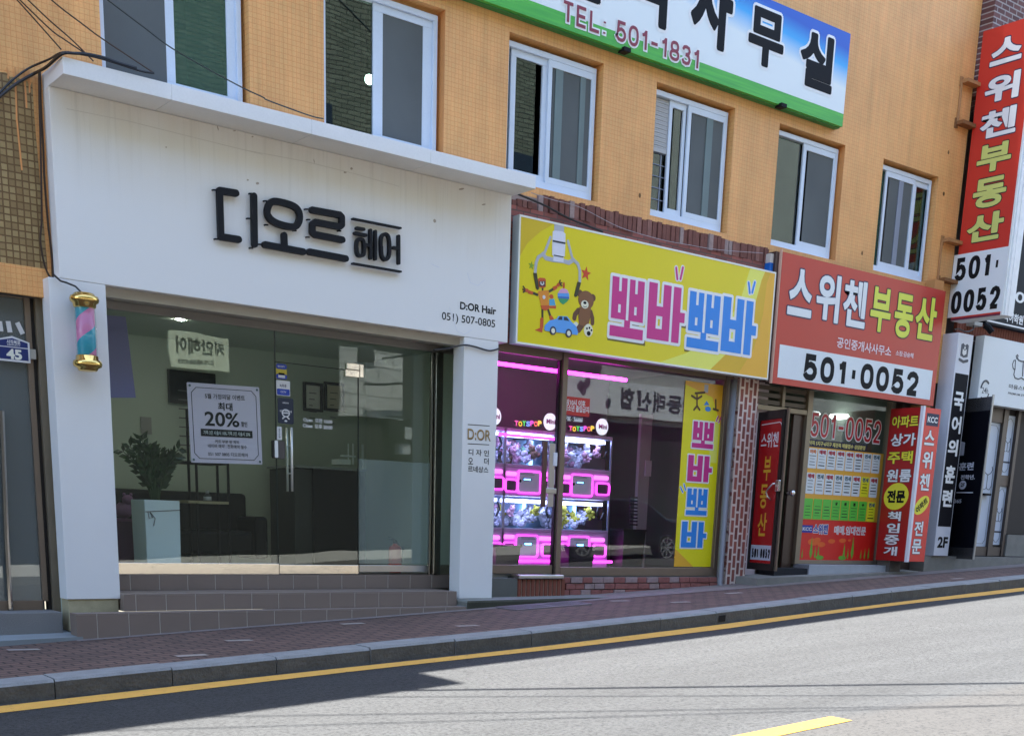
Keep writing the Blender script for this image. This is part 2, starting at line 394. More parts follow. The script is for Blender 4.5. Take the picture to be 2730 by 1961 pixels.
lane = t.n('ShaderNodeMapRange'); t.l(spy.outputs[1], lane.inputs['Value']); lane.inputs['From Min'].default_value = -6.95; lane.inputs['From Max'].default_value = -6.75; lane.inputs['To Min'].default_value = 1.0; lane.inputs['To Max'].default_value = 0.0
rp2 = t.n('ShaderNodeValToRGB'); t.l(n1.outputs['Fac'], rp2.inputs[0])
rp2.color_ramp.elements[0].position = .38; rp2.color_ramp.elements[0].color = (.008, .0076, .0072, 1); rp2.color_ramp.elements[1].position = .5; rp2.color_ramp.elements[1].color = (.0382, .0362, .0337, 1)
a = mixrgb(t, a, rp2.outputs[0], lane.outputs[0])
mpb = t.n('ShaderNodeMapping'); mpb.inputs['Scale'].default_value = (.05, 1.0, 1); t.l(co.outputs['Object'], mpb.inputs[0])
nb = t.n('ShaderNodeTexNoise', Scale=1.9, Detail=5.0, Roughness=.55); t.l(mpb.outputs[0], nb.inputs['Vector'])
rb = t.n('ShaderNodeMapRange'); t.l(nb.outputs['Fac'], rb.inputs['Value']); rb.inputs['From Min'].default_value = .3; rb.inputs['From Max'].default_value = .7; rb.inputs['To Min'].default_value = .78; rb.inputs['To Max'].default_value = 1.18
cbb = t.n('ShaderNodeCombineColor')
for i in range(3): t.l(rb.outputs[0], cbb.inputs[i])
a = mixrgb(t, a, cbb.outputs[0], 1.0, 'MULTIPLY')
nw = t.n('ShaderNodeTexNoise', Scale=1.3, Detail=5.0); t.l(co.outputs['Object'], nw.inputs['Vector'])
dw = t.n('ShaderNodeVectorMath', operation='MULTIPLY_ADD'); t.l(nw.outputs['Color'], dw.inputs[0]); dw.inputs[1].default_value = (1.2, 1.2, 0); t.l(co.outputs['Object'], dw.inputs[2])
vc = t.n('ShaderNodeTexVoronoi', feature='DISTANCE_TO_EDGE', Scale=.22); t.l(dw.outputs[0], vc.inputs['Vector'])
rc_ = t.n('ShaderNodeMapRange'); t.l(vc.outputs['Distance'], rc_.inputs['Value']); rc_.inputs['From Max'].default_value = .006; rc_.inputs['To Min'].default_value = .35; rc_.inputs['To Max'].default_value = 0.0
a = mixrgb(t, a, (.006, .006, .006), rc_.outputs[0])
t.l(a, b.inputs['Base Color']); b.inputs['Roughness'].default_value = .85
bp = t.n('ShaderNodeBump', Strength=.8, Distance=.009); t.l(n1.outputs['Fac'], bp.inputs['Height']); t.l(bp.outputs[0], b.inputs['Normal'])

KERB = [(-60, -2.75), (2.5, -2.57), (5.5, -2.49), (8.2, -2.43), (10.9, -2.27), (13, -2.06), (15.1, -1.88), (18.7, -1.72), (30, -1.4), (90, -.6)]
def kerby(x):
    for (xa, ya), (xb, yb) in zip(KERB, KERB[1:]):
        if x <= xb: return ya + (yb - ya) * (x - xa) / (xb - xa)
    return KERB[-1][1]
RD = -.16
m = B(); Ls = [Vector((x, kerby(x) + .02, gz(x, kerby(x)) + RD)) for x, _ in KERB]; Rs = [Vector((x, -200, gz(x, -200) + RD)) for x, _ in KERB]
va = [m.m.verts.new(p) for p in Ls]; vb = [m.m.verts.new(p) for p in Rs]
for i in range(len(va) - 1): m.m.faces.new((va[i], vb[i], vb[i + 1], va[i + 1]))
struct(m.obj('road', asph, base=(0, 0, 0)))

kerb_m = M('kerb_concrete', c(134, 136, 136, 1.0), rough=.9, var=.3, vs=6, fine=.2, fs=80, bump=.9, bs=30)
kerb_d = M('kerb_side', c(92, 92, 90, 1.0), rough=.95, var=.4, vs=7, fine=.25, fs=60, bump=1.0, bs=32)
m = B(); x = -20.0
def kp(x, off, dz): y = kerby(x) + off; return Vector((x, y, gz(x, y) + dz))
KW = .30
while x < 60:
    L = 1.0; g = .006; x0, x1 = x + g, x + L - g; j = random.uniform(-.006, .006); h = random.uniform(-.006, .004)
    prof = [(0, RD - .1), (0 + j, -.022 + h), (.022 + j, 0 + h), (KW, 0 + h), (KW, RD - .1)]
    m.poly3([kp(x0, o_, d_) for o_, d_ in prof], [kp(x1, o_, d_) for o_, d_ in prof]); x += L
ko = m.obj('kerb', [kerb_m, kerb_d], base=(0, 0, 0))
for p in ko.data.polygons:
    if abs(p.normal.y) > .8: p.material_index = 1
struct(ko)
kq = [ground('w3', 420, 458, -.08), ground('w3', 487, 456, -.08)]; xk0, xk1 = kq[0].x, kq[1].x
m = B(); m.quad([kp(xk0, -.006, RD + .03), kp(xk1, -.006, RD + .03), kp(xk1, -.006, -.055), kp(xk0, -.006, -.055)]); tag(m.obj('drain_inlet', M('inlet_black', (.01, .009, .008), rough=1), base=(0, 0, 0)), 'small dark drain opening in the face of the kerb', 'drain')  # flat dark plate stands in for the shade inside the opening
# joint filler under the kerb stones
m = B(); m.poly3([kp(-20, o_, d_) for o_, d_ in [(.03, RD - .1), (.03, -.03), (KW, -.03), (KW, RD - .1)]], [kp(-20.01, o_, d_) for o_, d_ in [(.03, RD - .1), (.03, -.03), (KW, -.03), (KW, RD - .1)]])
m.m.free()
m = B()
xs = [x for x, _ in KERB]
for xa, xb in zip(xs, xs[1:]):
    pr = [(.03, RD - .1), (.03, -.035), (KW, -.035), (KW, RD - .1)]
    m.poly3([kp(xa, o_, d_) for o_, d_ in pr], [kp(xb, o_, d_) for o_, d_ in pr])
struct(m.obj('kerb', M('joint_dirt', (.03, .028, .025), rough=1), base=(0, 0, 0)))

pave = brick('red_paving_brick', c(120, 94, 84, .85), c(102, 81, 73, .85), c(56, 46, 42, .8), .225, .112, .010, vec='XY', rough=.9, bumpd=.004)
m = B()
for xa, xb in zip(xs, xs[1:]):
    m.quad([kp(xa, KW, -.004), kp(xb, KW, -.004), Vector((xb, 1.2, gz(xb, 1.2) - .004)), Vector((xa, 1.2, gz(xa, 1.2) - .004))])
struct(m.obj('pavement', pave, base=(0, 0, 0)))
# pale inlaid bricks
m = B()
for z, x0, y0, x1, y1 in [('w1', 45, 412, 240, 408), ('w1', 1065, 450, 1250, 440), ('w1', 1365, 356, 1522, 352), ('w1', 2065, 256, 2200, 250), ('w2', 720, 268, 850, 263),
                          ('w2', 1650, 116, 1760, 114), ('w2', 2020, 126, 2125, 122), ('w3', 100, 358, 200, 354), ('w3', 430, 304, 525, 298), ('w3', 1820, 214, 1890, 210)]:
    a_ = ground(z, x0, y0); b_ = ground(z, x1, y1); hw = .052
    m.quad([Vector((xx, yy, gz(xx, yy) + .002)) for xx, yy in ((a_.x, a_.y - hw), (b_.x, b_.y - hw), (b_.x, b_.y + hw), (a_.x, a_.y + hw))])
struct(m.obj('pavement', M('pale_paver', c(150, 140, 132, 1.1), rough=.9, var=.2, vs=8, fine=.15), base=(0, 0, 0)))
# gravelly strip along the foot of the shops
m = B(); px_ = [3.9, 5.4, 7.3, 8.7, 10.5, 13, 14.5, 17, 20, 24]
for xa, xb in zip(px_, px_[1:]):
    m.quad([Vector((xa, -.42 + .015 * math.sin(xa * 5), gz(xa, -.42) + .001)), Vector((xb, -.42 + .015 * math.sin(xb * 5), gz(xb, -.42) + .001)), Vector((xb, .3, gz(xb, .3) + .001)), Vector((xa, .3, gz(xa, .3) + .001))])
struct(m.obj('pavement', M('cement_edge', c(122, 112, 108, 1.0), rough=.95, var=.35, vs=6, fine=.2), base=(0, 0, 0)))

def roadmark(name, mat, segs):
    m = B()
    for a_, b_, y0, y1 in segs:
        n = max(1, int((b_ - a_) / .5))
        for i in range(n):
            xa, xb = a_ + (b_ - a_) * i / n, a_ + (b_ - a_) * (i + 1) / n
            f = (lambda x, o_: Vector((x, o_(x), gz(x, o_(x)) + RD + .004)))
            m.quad([f(xa, y0), f(xb, y0), f(xb, y1), f(xa, y1)])
    return struct(m.obj(name, mat, base=(0, 0, 0)))
def worn(name, col, under, lo, hi):
    m = M(name, col, rough=.8, var=.16, vs=7, fine=.16, fs=120, bump=.4, bs=70); t = NT(m); b = t.t.nodes['Principled BSDF']; src = b.inputs['Base Color'].links[0].from_socket
    co = t.n('ShaderNodeTexCoord'); n = t.n('ShaderNodeTexNoise', Scale=16.0, Detail=7.0, Roughness=.75); t.l(co.outputs['Object'], n.inputs['Vector'])
    r = t.n('ShaderNodeMapRange'); t.l(n.outputs['Fac'], r.inputs['Value']); r.inputs['From Min'].default_value = lo; r.inputs['From Max'].default_value = hi
    t.l(mixrgb(t, src, under, r.outputs[0]), b.inputs['Base Color']); return m
yel = worn('yellow_road_paint', c(212, 162, 74, 1.0), (.06, .055, .05), .60, .68)
roadmark('road_marking', yel, [(-20, 60, lambda x: kerby(x) - .31 - .03 * math.sin(x * .8), lambda x: kerby(x) - .055 - .02 * math.sin(x * .9 + 1))])
a_ = ground('w3', 1075, 1062, RD); b_ = ground('w3', 1210, 1088, RD)
xe = (a_.x + b_.x) / 2; yt = a_.y; yb_ = b_.y
roadmark('road_marking', worn('yellow_centre_paint', c(232, 176, 62, .36), (.09, .08, .06), .60, .70), [(xe - 3, xe, lambda x: yb_ - .0 + .04 * (x - xe), lambda x: yt + .04 * (x - xe)), (xe - 9, xe - 6, lambda x: yb_, lambda x: yt), (xe + 4, xe + 7, lambda x: yb_, lambda x: yt)])

# grit lying in the gutter between kerb and line
m = B(); gx = -20.0
while gx < 60:
    m.quad([kp(gx, -.085 - .03 * abs(math.sin(gx * 2.3)) - .015 * math.sin(gx * 7), RD + .0025), kp(gx + .25, -.085 - .03 * abs(math.sin((gx + .25) * 2.3)) - .015 * math.sin((gx + .25) * 7), RD + .0025), kp(gx + .25, .005, RD + .0025), kp(gx, .005, RD + .0025)]); gx += .25
tag(m.obj('gravel', M('gutter_grit', (.040, .037, .033), rough=1, var=.5, vs=9, fine=.4, fs=90, bump=.8, bs=60), base=(0, 0, 0)), 'dark grit lying in the gutter between kerb and yellow line', 'gravel', None, 'stuff')
# drain cover on the pavement
q4 = [ground('w4', 545, 628), ground('w4', 860, 662), ground('w4', 1715, 598), ground('w4', 1340, 566)]
x0, x1 = q4[0].x, (q4[2].x + q4[3].x) / 2 + .1; y0, y1 = q4[1].y, q4[3].y
m = B()
def gbox(m, xa, xb, ya, yb, h0, h1):
    m.poly3([Vector((x, y, gz(x, y) + h1)) for x, y in ((xa, ya), (xb, ya), (xb, yb), (xa, yb))], [Vector((x, y, gz(x, y) + h0)) for x, y in ((xa, ya), (xb, ya), (xb, yb), (xa, yb))])
gbox(m, x0, x1, y0, y0 + .03, -.02, .012); gbox(m, x0, x1, y1 - .03, y1, -.02, .012)
for i in range(31):
    xx = x0 + (x1 - x0) * i / 30; gbox(m, xx - .008, xx + .008, y0 + .031, y1 - .031, -.02, .010)
gbox(m, (x0 + x1) / 2 - .02, (x0 + x1) / 2 + .02, y0 + .031, y1 - .031, -.02, .0125)
gr = thing('drain_cover', ((x0 + x1) / 2, (y0 + y1) / 2, gz((x0 + x1) / 2, (y0 + y1) / 2)), 'iron drain grating let into the pavement in front of the toy claw shop', 'drain cover')
m.obj('grating', M('galvanised_iron', c(130, 125, 125, 1.0), rough=.5, metal=.6, var=.2), gr)
m = B(); gbox(m, x0 + .005, x1 - .005, y0 + .005, y1 - .005, -.02, .004); m.obj('pit', M('pit_black', (.008, .008, .009), rough=1), gr)

# ------------------------------------------------------------------ orange building
W = FP(.2); WF = FP(.28)
bld = thing('orange_building', (11.2, .2, .45), 'orange tiled two storey building over the row of shops', 'building')
WZ0, WZ1 = 5.377, 6.876
def sx(z, x, y, pl=WF): return pl.px(z, x, y)[0]
wins = []
# outer left, outer right edges of the six windows, measured on the frame plane
WX = [(sx('z1', 852, 250), sx('z1', 2088, 400)), (sx('z2', 622, 400), sx('z2', 1556, 500)), (sx('z3', 150, 700), sx('z3', 930, 900)),
      (sx('z3', 1412, 1100), sx('z3', 2065, 1200)), (sx('z4', 320, 1300), sx('z4', 815, 1350)), (sx('z4', 1135, 1400), sx('z4', 1545, 1500))]
XL, XR = -6.0, 18.65
m = B(); OPL, OPR, OPT = .012, .045, .05
ed = [XL] + [v for a_, b_ in WX for v in (a_ - OPL, b_ + OPR)] + [XR]
# an edge of one more window shows at the far left of the frame
m.wb(XL, 4.06, .2, .5, 3.45, WZ0 - .01); m.wb(4.06, XR, .2, .5, 3.9, WZ0 - .01)
m.wb(XL, XR, .2, .5, WZ1 + OPT, 10.5)
for i in range(0, len(ed), 2): m.wb(ed[i], ed[i + 1], .2, .5, WZ0 - .01, WZ1 + OPT)
m.obj('wall', orange_tile, bld)
def ye(x):      # parapet line, set back or forward so that its shadow falls where the photograph has it
    P_ = [(-6, -.90), (2.3, -.88), (3.6, -.85), (5.9249, -.78), (5.9251, -.085), (7.7, -.02), (10.2, .08), (13.3, .32), (17.7, .61), (40, 1.4)]
    for (xa, ya), (xb, yb) in zip(P_, P_[1:]):
        if x <= xb: return ya + (yb - ya) * (x - xa) / (xb - xa)
m = B()
def roofpoly(m, xs, z0, z1, back=9):
    f = [(x, ye(x)) for x in xs] + [(xs[-1], back), (xs[0], back)]
    m.poly3([Vector((x, y, z1)) for x, y in f], [Vector((x, y, z0)) for x, y in f])
roofpoly(m, [-6, 2.3, 3.6, 5.9249], 12.3, 12.5); roofpoly(m, [5.9251, 7.7, 10.2, 13.3, 17.7, 18.65], 12.3, 12.5)
m.wb(XL, 18.65, .95, 1.15, 10.5, 12.3); m.wb(XL, 18.65, .5, 1.1, 10.2, 10.5); m.wb(XL, XL + .3, .5, 8.8, 0, 12.3); m.wb(XL, 18.65, 8.8, 9, 0, 12.3)
m.obj('roof', M('roof_concrete', (.3, .3, .29), rough=.9), bld)
# rooms behind the upper windows
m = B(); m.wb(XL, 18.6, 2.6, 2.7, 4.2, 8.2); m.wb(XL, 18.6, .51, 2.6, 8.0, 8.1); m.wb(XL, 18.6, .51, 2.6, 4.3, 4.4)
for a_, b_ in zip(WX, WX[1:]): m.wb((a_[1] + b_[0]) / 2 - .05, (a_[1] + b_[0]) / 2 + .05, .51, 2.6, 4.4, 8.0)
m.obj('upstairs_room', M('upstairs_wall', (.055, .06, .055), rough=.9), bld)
# bare mosaic band at the left and its orange border
MT = FP(.194)
tz1, tz0 = MT.px('s', 20, 182)[1] - .02, MT.px('v6', 100, 530)[1]; txr = MT.px('v6', 405, 200)[0]
m = B()
drips = []; x = txr; up = True
while x > 2.2:
    drips.append((x, tz1 - random.uniform(0, .05))); x -= random.uniform(.015, .03); drips.append((x, tz1 - random.choice((.02, .05, .1, .16, .03)))); x -= random.uniform(.012, .025)
m.poly(MT, [(2.0, tz0), (txr + .04, tz0), (txr, tz1 - .35)] + drips + [(2.0, tz1)], -.004, 0)
m.obj('bare_tile_band', brown_tile, bld)
m = B()
for xx, y0, y1 in ((130, 590, 1460), (205, 590, 930), (240, 600, 800), (60, 590, 680)):
    p0 = MT.px('z1', xx, y0); p1 = MT.px('z1', xx + 35, y1)
    m.stroke(MT, [p0, ((p0[0] + p1[0]) / 2 - .004, (p0[1] + p1[1]) / 2), (p0[0] + .004, p1[1])], .016, 0, .002)
m.obj('paint_drip', M('orange_drip', c(200, 140, 85), rough=.5), bld)
m = B(); m.wb(2.0, txr + .16, .17, .5, tz0 - .26, tz0 - .002); m.obj('tile_border', orange_tile, bld)
# black hole of a window edge at far left top
def win(xa, xb, sashes, bays, label=None):
    """frame, sashes [(x0,x1,stile,depth)], bays [(x0,x1,kind,depth)]"""
    f = B(); t_ = .055; z0, z1 = WZ0, WZ1
    f.box(WF, xa, xb, z0, z0 + .09, -.12, 0); f.box(WF, xa, xb, z1 - .06, z1, -.12, 0)
    f.box(WF, xa, xa + t_, z0 + .09, z1 - .06, -.12, -.001); f.box(WF, xb - t_, xb, z0 + .09, z1 - .06, -.12, -.001)
    f.box(WF, xa - .01, xb + .02, z0 - .03, z0 - .001, -.12, .05)
    fo = f.obj('window', white_pvc, bld, bevel=.004)
    if label: fo['label'] = label
    for x0, x1, st, dp in sashes:
        s_ = B(); za, zb = z0 + .091, z1 - .061
        s_.box(WF, x0, x1, za, za + .07, -dp - .03, -dp); s_.box(WF, x0, x1, zb - .075, zb, -dp - .03, -dp)
        s_.box(WF, x0, x0 + st, za + .07, zb - .075, -dp - .03, -dp - .0005); s_.box(WF, x1 - st, x1, za + .07, zb - .075, -dp - .03, -dp - .0005)
        s_.obj('sash', white_pvc, fo, bevel=.003)
    for x0, x1, kind, dp in bays:
        g = B(); za, zb = z0 + .1, z1 - .07
        if kind == 'blind':
            zm = WF.px('z3', 1500, 1285)[1]; n = 24
            for i in range(n):
                zz = zm + (zb - zm) * i / n; g.box(WF, x0, x1, zz, zz + (zb - zm) / n * .8, -dp - .012 - .004 * (i % 2), -dp - .004 * (i % 2))
            g.box(WF, x0, x1, zm - .03, zm, -dp - .015, -dp + .003)
            g.obj('blind', M('grey_louvre', c(165, 165, 165), rough=.5), fo); continue
        if kind == 'curtain': g.box(WF, x0, x1, za, zb, -dp - .01, -dp); g.obj('curtain', M('pale_curtain', c(125, 130, 142), rough=.8), fo); continue
        if kind == 'teal': g.box(WF, x0, x1, za, zb, -dp - .01, -dp); g.obj('curtain', M('teal_stile', c(98, 112, 112), rough=.6), fo); continue
        if kind == 'grid':
            zt = WF.px('z3', 1500, 1285)[1] - .04
            for i in range(6): g.box(WF, x0, x1, za + (zt - za) * i / 5.0, za + (zt - za) * i / 5.0 + .008, -dp - .008, -dp)
            g.box(WF, x0 + (x1 - x0) * .72, x0 + (x1 - x0) * .78, za, zt, -dp - .012, -dp - .009); g.obj('security_bars', M('thin_bar', c(120, 130, 150), rough=.4), fo); continue
        g.box(WF, x0, x1, za, zb, -dp - .006, -dp)
        mt = {'glass': glassmat('window_glass', (.50, .62, .56), 2.6, .03), 'green': glassmat('green_window_glass', (.40, .58, .46), 1.6, .03, haze=.6, hazecol=(.10, .23, .17)),
              'screen': M('insect_screen', c(86, 90, 90, 1.15), rough=.75, var=.3, vs=1.1, fine=.12, fs=220)}[kind]
        g.obj('insect_screen' if kind == 'screen' else 'pane', mt, fo)
    return fo
S = lambda z, x, y: sx(z, x, y)
xa, xb = WX[0]
win(xa, xb, [(S('z1', 1425, 300), xb - .04, .11, .03)], [(xa + .055, S('z1', 1440, 300), 'screen', .028), (S('z1', 1500, 300), xb - .06, 'green', .045)], 'wide window whose right pane is green glass')
xa, xb = WX[1]
win(xa, xb, [(S('z2', 1050, 500), xb - .05, .125, .03)], [(xa + .05, S('z2', 1060, 500), 'glass', .05), (S('z2', 1125, 500), xb - .07, 'screen', .042)], 'window with one bare pane showing a lit lamp')
xa, xb = WX[2]
win(xa, xb, [(S('z3', 210, 900), S('z3', 525, 900), .075, .035), (S('z3', 520, 900), xb - .01, .06, .004)],
    [(S('z3', 260, 900), S('z3', 430, 900), 'glass', .05), (xa + .05, S('z3', 222, 900), 'glass', .06), (S('z3', 565, 900), xb - .06, 'screen', .02), (S('z3', 585, 900), S('z3', 650, 900), 'teal', .008), (S('z3', 800, 900), S('z3', 845, 900), 'teal', .0081)], 'window with a narrow dark pane beside two white stiles')
xa, xb = WX[3]
win(xa, xb, [(S('z3', 1575, 1200), S('z3', 1720, 1200), .055, .035), (S('z3', 1725, 1200), xb - .01, .06, .004)],
    [(xa + .05, S('z3', 1580, 1200), 'blind', .05), (xa + .05, S('z3', 1580, 1200), 'glass', .085), (xa + .05, S('z3', 1580, 1200), 'grid', .07), (S('z3', 1620, 1200), S('z3', 1680, 1200), 'glass', .05), (S('z3', 1765, 1200), xb - .06, 'screen', .02), (S('z3', 1890, 1200), S('z3', 1945, 1200), 'teal', .008)], 'window half covered by a grey louvre blind')
xa, xb = WX[4]
win(xa, xb, [(S('z4', 545, 1400), xb - .01, .07, .01)], [(xa + .02, S('z4', 560, 1400), 'glass', .05), (S('z4', 590, 1400), xb - .06, 'screen', .025)], 'window whose left pane mirrors a pale wall')
xa, xb = WX[5]
win(xa, xb, [(S('z4', 1190, 1500), S('z4', 1425, 1500), .055, .01), (S('z4', 1430, 1500), xb - .01, .045, .03)],
    [(xa + .03, S('z4', 1200, 1500), 'green', .05), (S('z4', 1225, 1500), S('z4', 1405, 1500), 'screen', .025), (S('z4', 1300, 1500), S('z4', 1335, 1500), 'curtain', .014), (S('z4', 1445, 1500), xb - .05, 'glass', .05)], 'narrow three part window with a white curtain strip')
# lamp in the room behind the second window
L1 = FP(1.0); lx, lz = L1.px('z2', 1010, 610)
m = B(); m.lathe((lx, 1.0, lz - .12), [(.015, .03), (.04, .045), (.05, .065), (.05, .10), (.04, .12), (.015, .13)])
lo = m.obj('ceiling_lamp', glow('lamp_glow', (.85, 1, .98), 6)); tag(lo, 'round white lamp glowing inside an upper window over the white ledge', 'lamp')
m = B(); m.tube([(lx, 1.0, lz + .1), (lx, 1.0, 8.02)], .008); l2 = m.obj('cord', black_pl); l2.parent = lo; l2.location = l2.location - lo.location
# old brick band under the upper windows
m = B(); BR = FP(.15)
zt = BR.px('z7', 830, 150)[1]; zb = 3.56; x0b = 9.28; x1b = BR.px('z7', 2120, 620)[0]
SOL = brick('brick_soldier_course', c(138, 92, 84, 1.1), c(104, 66, 60, 1.1), c(88, 68, 62, 1.1), .3, .072, .008, vec='ZX', rough=.85, var=.012, bumpd=.014, offset=.0)
x = x0b; m2 = B(); m3 = B(); m4 = B()
while x < x1b:
    wd = random.uniform(.062, .08); top = zt + random.uniform(-.014, .012) - (.12 if x < 9.9 else 0) + (.14 if x < 9.5 else 0)
    dpt = random.uniform(-.012, .012)
    random.choice((m2, m2, m2, m2, m2, m3, m3, m4)).wb(x + .004, min(x + wd, x1b), .15 + dpt, .199, zt - .19, top); x += wd + random.choice((.006, .008, .02))
bb = thing('brick_band', ((x0b + x1b) / 2, .17, 3.4), 'band of old upright red bricks between the yellow sign and the upper windows', 'brick wall')
m2.obj('upright_bricks', M('old_brick', c(122, 78, 68, 1.0), rough=.9, var=.38, vs=11, fine=.2, fs=60, bump=.5, bs=40), bb)
m3.obj('upright_bricks', M('old_brick_pale', c(138, 96, 86, 1.05), rough=.9, var=.35, vs=11, fine=.2, fs=60, bump=.5, bs=40), bb); m4.obj('upright_bricks', M('old_brick_washed', c(160, 138, 132, 1.0), rough=.9, var=.35, vs=13, fine=.2, fs=60, bump=.5, bs=40), bb)
m.wb(x0b, x1b, .158, .199, zb, zt - .191); m.obj('coursed_bricks', red_brick, bb)
m = B(); m.wb(x0b, x1b, .1905, .1995, zt - .19, zt - .05); m.obj('mortar', M('pale_mortar', c(165, 145, 135, 1.0), rough=.95, var=.25, vs=9), bb)

# ------------------------------------------------------------------ hair salon front
F0 = FP(0.0)
FX0, FX1, FZ0 = 4.05, 9.402, 3.52
CZ0, CZ1 = 5.154, 5.29
sal = thing('salon_shopfront', (6.7, .1, .3), 'white hair salon shopfront with a deep plain fascia under a projecting white ledge', 'shopfront')
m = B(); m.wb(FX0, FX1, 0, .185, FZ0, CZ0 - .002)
fas = bpy.data.materials.new('fascia_render'); fas.use_nodes = True; t = NT(fas); b = t.t.nodes['Principled BSDF']; co = t.n('ShaderNodeTexCoord')
sp = t.n('ShaderNodeSeparateXYZ'); t.l(co.outputs['Object'], sp.inputs[0])
mp = t.n('ShaderNodeMapping'); mp.inputs['Scale'].default_value = (1.6, 1, .35); t.l(co.outputs['Object'], mp.inputs[0])
n1 = t.n('ShaderNodeTexNoise', Scale=2.2, Detail=6.0, Roughness=.6); t.l(mp.outputs[0], n1.inputs['Vector'])
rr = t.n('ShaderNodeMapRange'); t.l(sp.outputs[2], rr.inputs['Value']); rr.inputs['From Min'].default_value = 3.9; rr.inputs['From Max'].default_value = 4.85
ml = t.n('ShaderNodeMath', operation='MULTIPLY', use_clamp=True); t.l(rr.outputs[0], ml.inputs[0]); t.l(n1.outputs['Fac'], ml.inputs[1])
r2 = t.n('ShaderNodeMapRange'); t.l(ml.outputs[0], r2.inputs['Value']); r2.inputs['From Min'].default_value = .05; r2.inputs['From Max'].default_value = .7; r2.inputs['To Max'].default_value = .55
a = mixrgb(t, (.85, .845, .835), c(196, 186, 168, 1.3), r2.outputs[0])  # beige blended in towards the top paints the shading under the ledge
mp2 = t.n('ShaderNodeMapping'); mp2.inputs['Scale'].default_value = (9, 1, .25); t.l(co.outputs['Object'], mp2.inputs[0])
n6 = t.n('ShaderNodeTexNoise', Scale=2.0, Detail=5.0, Roughness=.7); t.l(mp2.outputs[0], n6.inputs['Vector'])
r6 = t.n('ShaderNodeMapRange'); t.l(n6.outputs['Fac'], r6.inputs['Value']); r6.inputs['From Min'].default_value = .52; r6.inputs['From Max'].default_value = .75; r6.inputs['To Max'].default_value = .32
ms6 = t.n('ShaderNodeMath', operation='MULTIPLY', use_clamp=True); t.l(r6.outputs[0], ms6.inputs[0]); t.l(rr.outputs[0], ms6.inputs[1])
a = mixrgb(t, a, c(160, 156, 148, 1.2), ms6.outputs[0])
n3 = t.n('ShaderNodeTexNoise', Scale=130.0); t.l(co.outputs['Object'], n3.inputs['Vector'])
r3 = t.n('ShaderNodeMapRange'); t.l(n3.outputs['Fac'], r3.inputs['Value']); r3.inputs['To Min'].default_value = .94; r3.inputs['To Max'].default_value = 1.06
cb = t.n('ShaderNodeCombineColor')
for i in range(3): t.l(r3.outputs[0], cb.inputs[i])
a = mixrgb(t, a, cb.outputs[0], 1.0, 'MULTIPLY'); t.l(a, b.inputs['Base Color']); b.inputs['Roughness'].default_value = .55
n4 = t.n('ShaderNodeTexNoise', Scale=1.7, Detail=3.0); t.l(co.outputs['Object'], n4.inputs['Vector'])
bp = t.n('ShaderNodeBump', Strength=.25, Distance=.03); t.l(n4.outputs['Fac'], bp.inputs['Height']); t.l(bp.outputs[0], b.inputs['Normal'])
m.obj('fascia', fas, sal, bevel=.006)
# faint blister and crease lines in the sheet
m = B()
for pts in ([(1880, 700), (1900, 765), (1950, 785), (1995, 745)], [(1760, 930), (1810, 1090), (1860, 1112), (1910, 1080)], [(1640, 640), (1690, 662)]):
    m.stroke(F0, F0.pts('z6', pts), .005, 0, .0012)
m.obj('fascia_crease', M('crease', c(192, 194, 204, 1.45), rough=.6), sal)
xs_ = [FX0, F0.px('z1', 1480, 760)[0] - .12, F0.px('z2', 545, 1010)[0] - .25, F0.px('z2', 1503, 1260)[0] - .25, 9.44]
CP = FP(-.41); xs_ = [FX0, CP.px('z1', 1480, 760)[0], CP.px('z2', 545, 1010)[0], CP.px('z2', 1503, 1260)[0], 9.44]
m = B()
for a_, b_ in zip(xs_, xs_[1:]): m.wb(a_ + .003, b_ - .003, -.41, .19, CZ0, CZ1)
m.wb(FX0 + .01, 9.43, -.404, .19, CZ0 + .006, CZ1 - .006)
m.obj('ledge', M('ledge_white', (.84, .845, .85), rough=.55, var=.07, vs=2.5, fine=.05), sal, bevel=.004)
for a_, b_ in ((3.945, 4.49), (8.762, 9.268)):
    m = B(); m.wb(a_, b_, .0015, .225, .515 if a_ < 5 else .47, FZ0 - .002); m.obj('pillar', white_paint, sal, bevel=.005)
m = B(); m.wb(3.96, 4.47, .015, .225, .2, .513); m.obj('pillar_stub', M('chipped_plaster', c(165, 155, 125, 1.2), rough=.9, var=.3, vs=9, bump=.4), sal)
m = B(); m.wb(4.491, 8.761, .10, .224, FZ0 - .09, FZ0 - .002); m.wb(4.491, 8.761, .226, 1.0, FZ0 - .05, FZ0 - .002)
m.obj('soffit', M('soffit_grey', c(165, 160, 152, 1.25), rough=.7, var=.1), sal)
GY_ = .55; G = FP(GY_)
gx0 = 4.5; gxd, gxr, gxp, gxp2 = G.px('s', 738, 1250)[0], G.px('s', 955.5, 1250)[0], G.px('y3', 925, 800)[0], G.px('y3', 962, 800)[0]
gzb, gzt = G.px('s', 600, 1500)[1], FZ0 - .13
zdt = G.px('y3', 300, 260)[1]
rail0 = .737
m = B(); m.wb(4.1, 9.2, .53, .6, gzt, FZ0 - .052); m.obj('head_rail', M('head_rail_steel', (.36, .34, .32), rough=.35, metal=.7), sal, bevel=.004)
m = B(); m.wb(4.2, gxd - .004, .525, .6, rail0, gzb); m.obj('base_rail', steel, sal, bevel=.004)
m = B(); m.wb(gxr + .004, gxp - .06, .527, .6, rail0 + .03, gzb - .01); m.obj('base_rail', steel_dull, sal, bevel=.004)
m = B(); m.wb(gxp2, 9.2, .525, .6, rail0, gzb); m.obj('base_rail', steel, sal, bevel=.004)
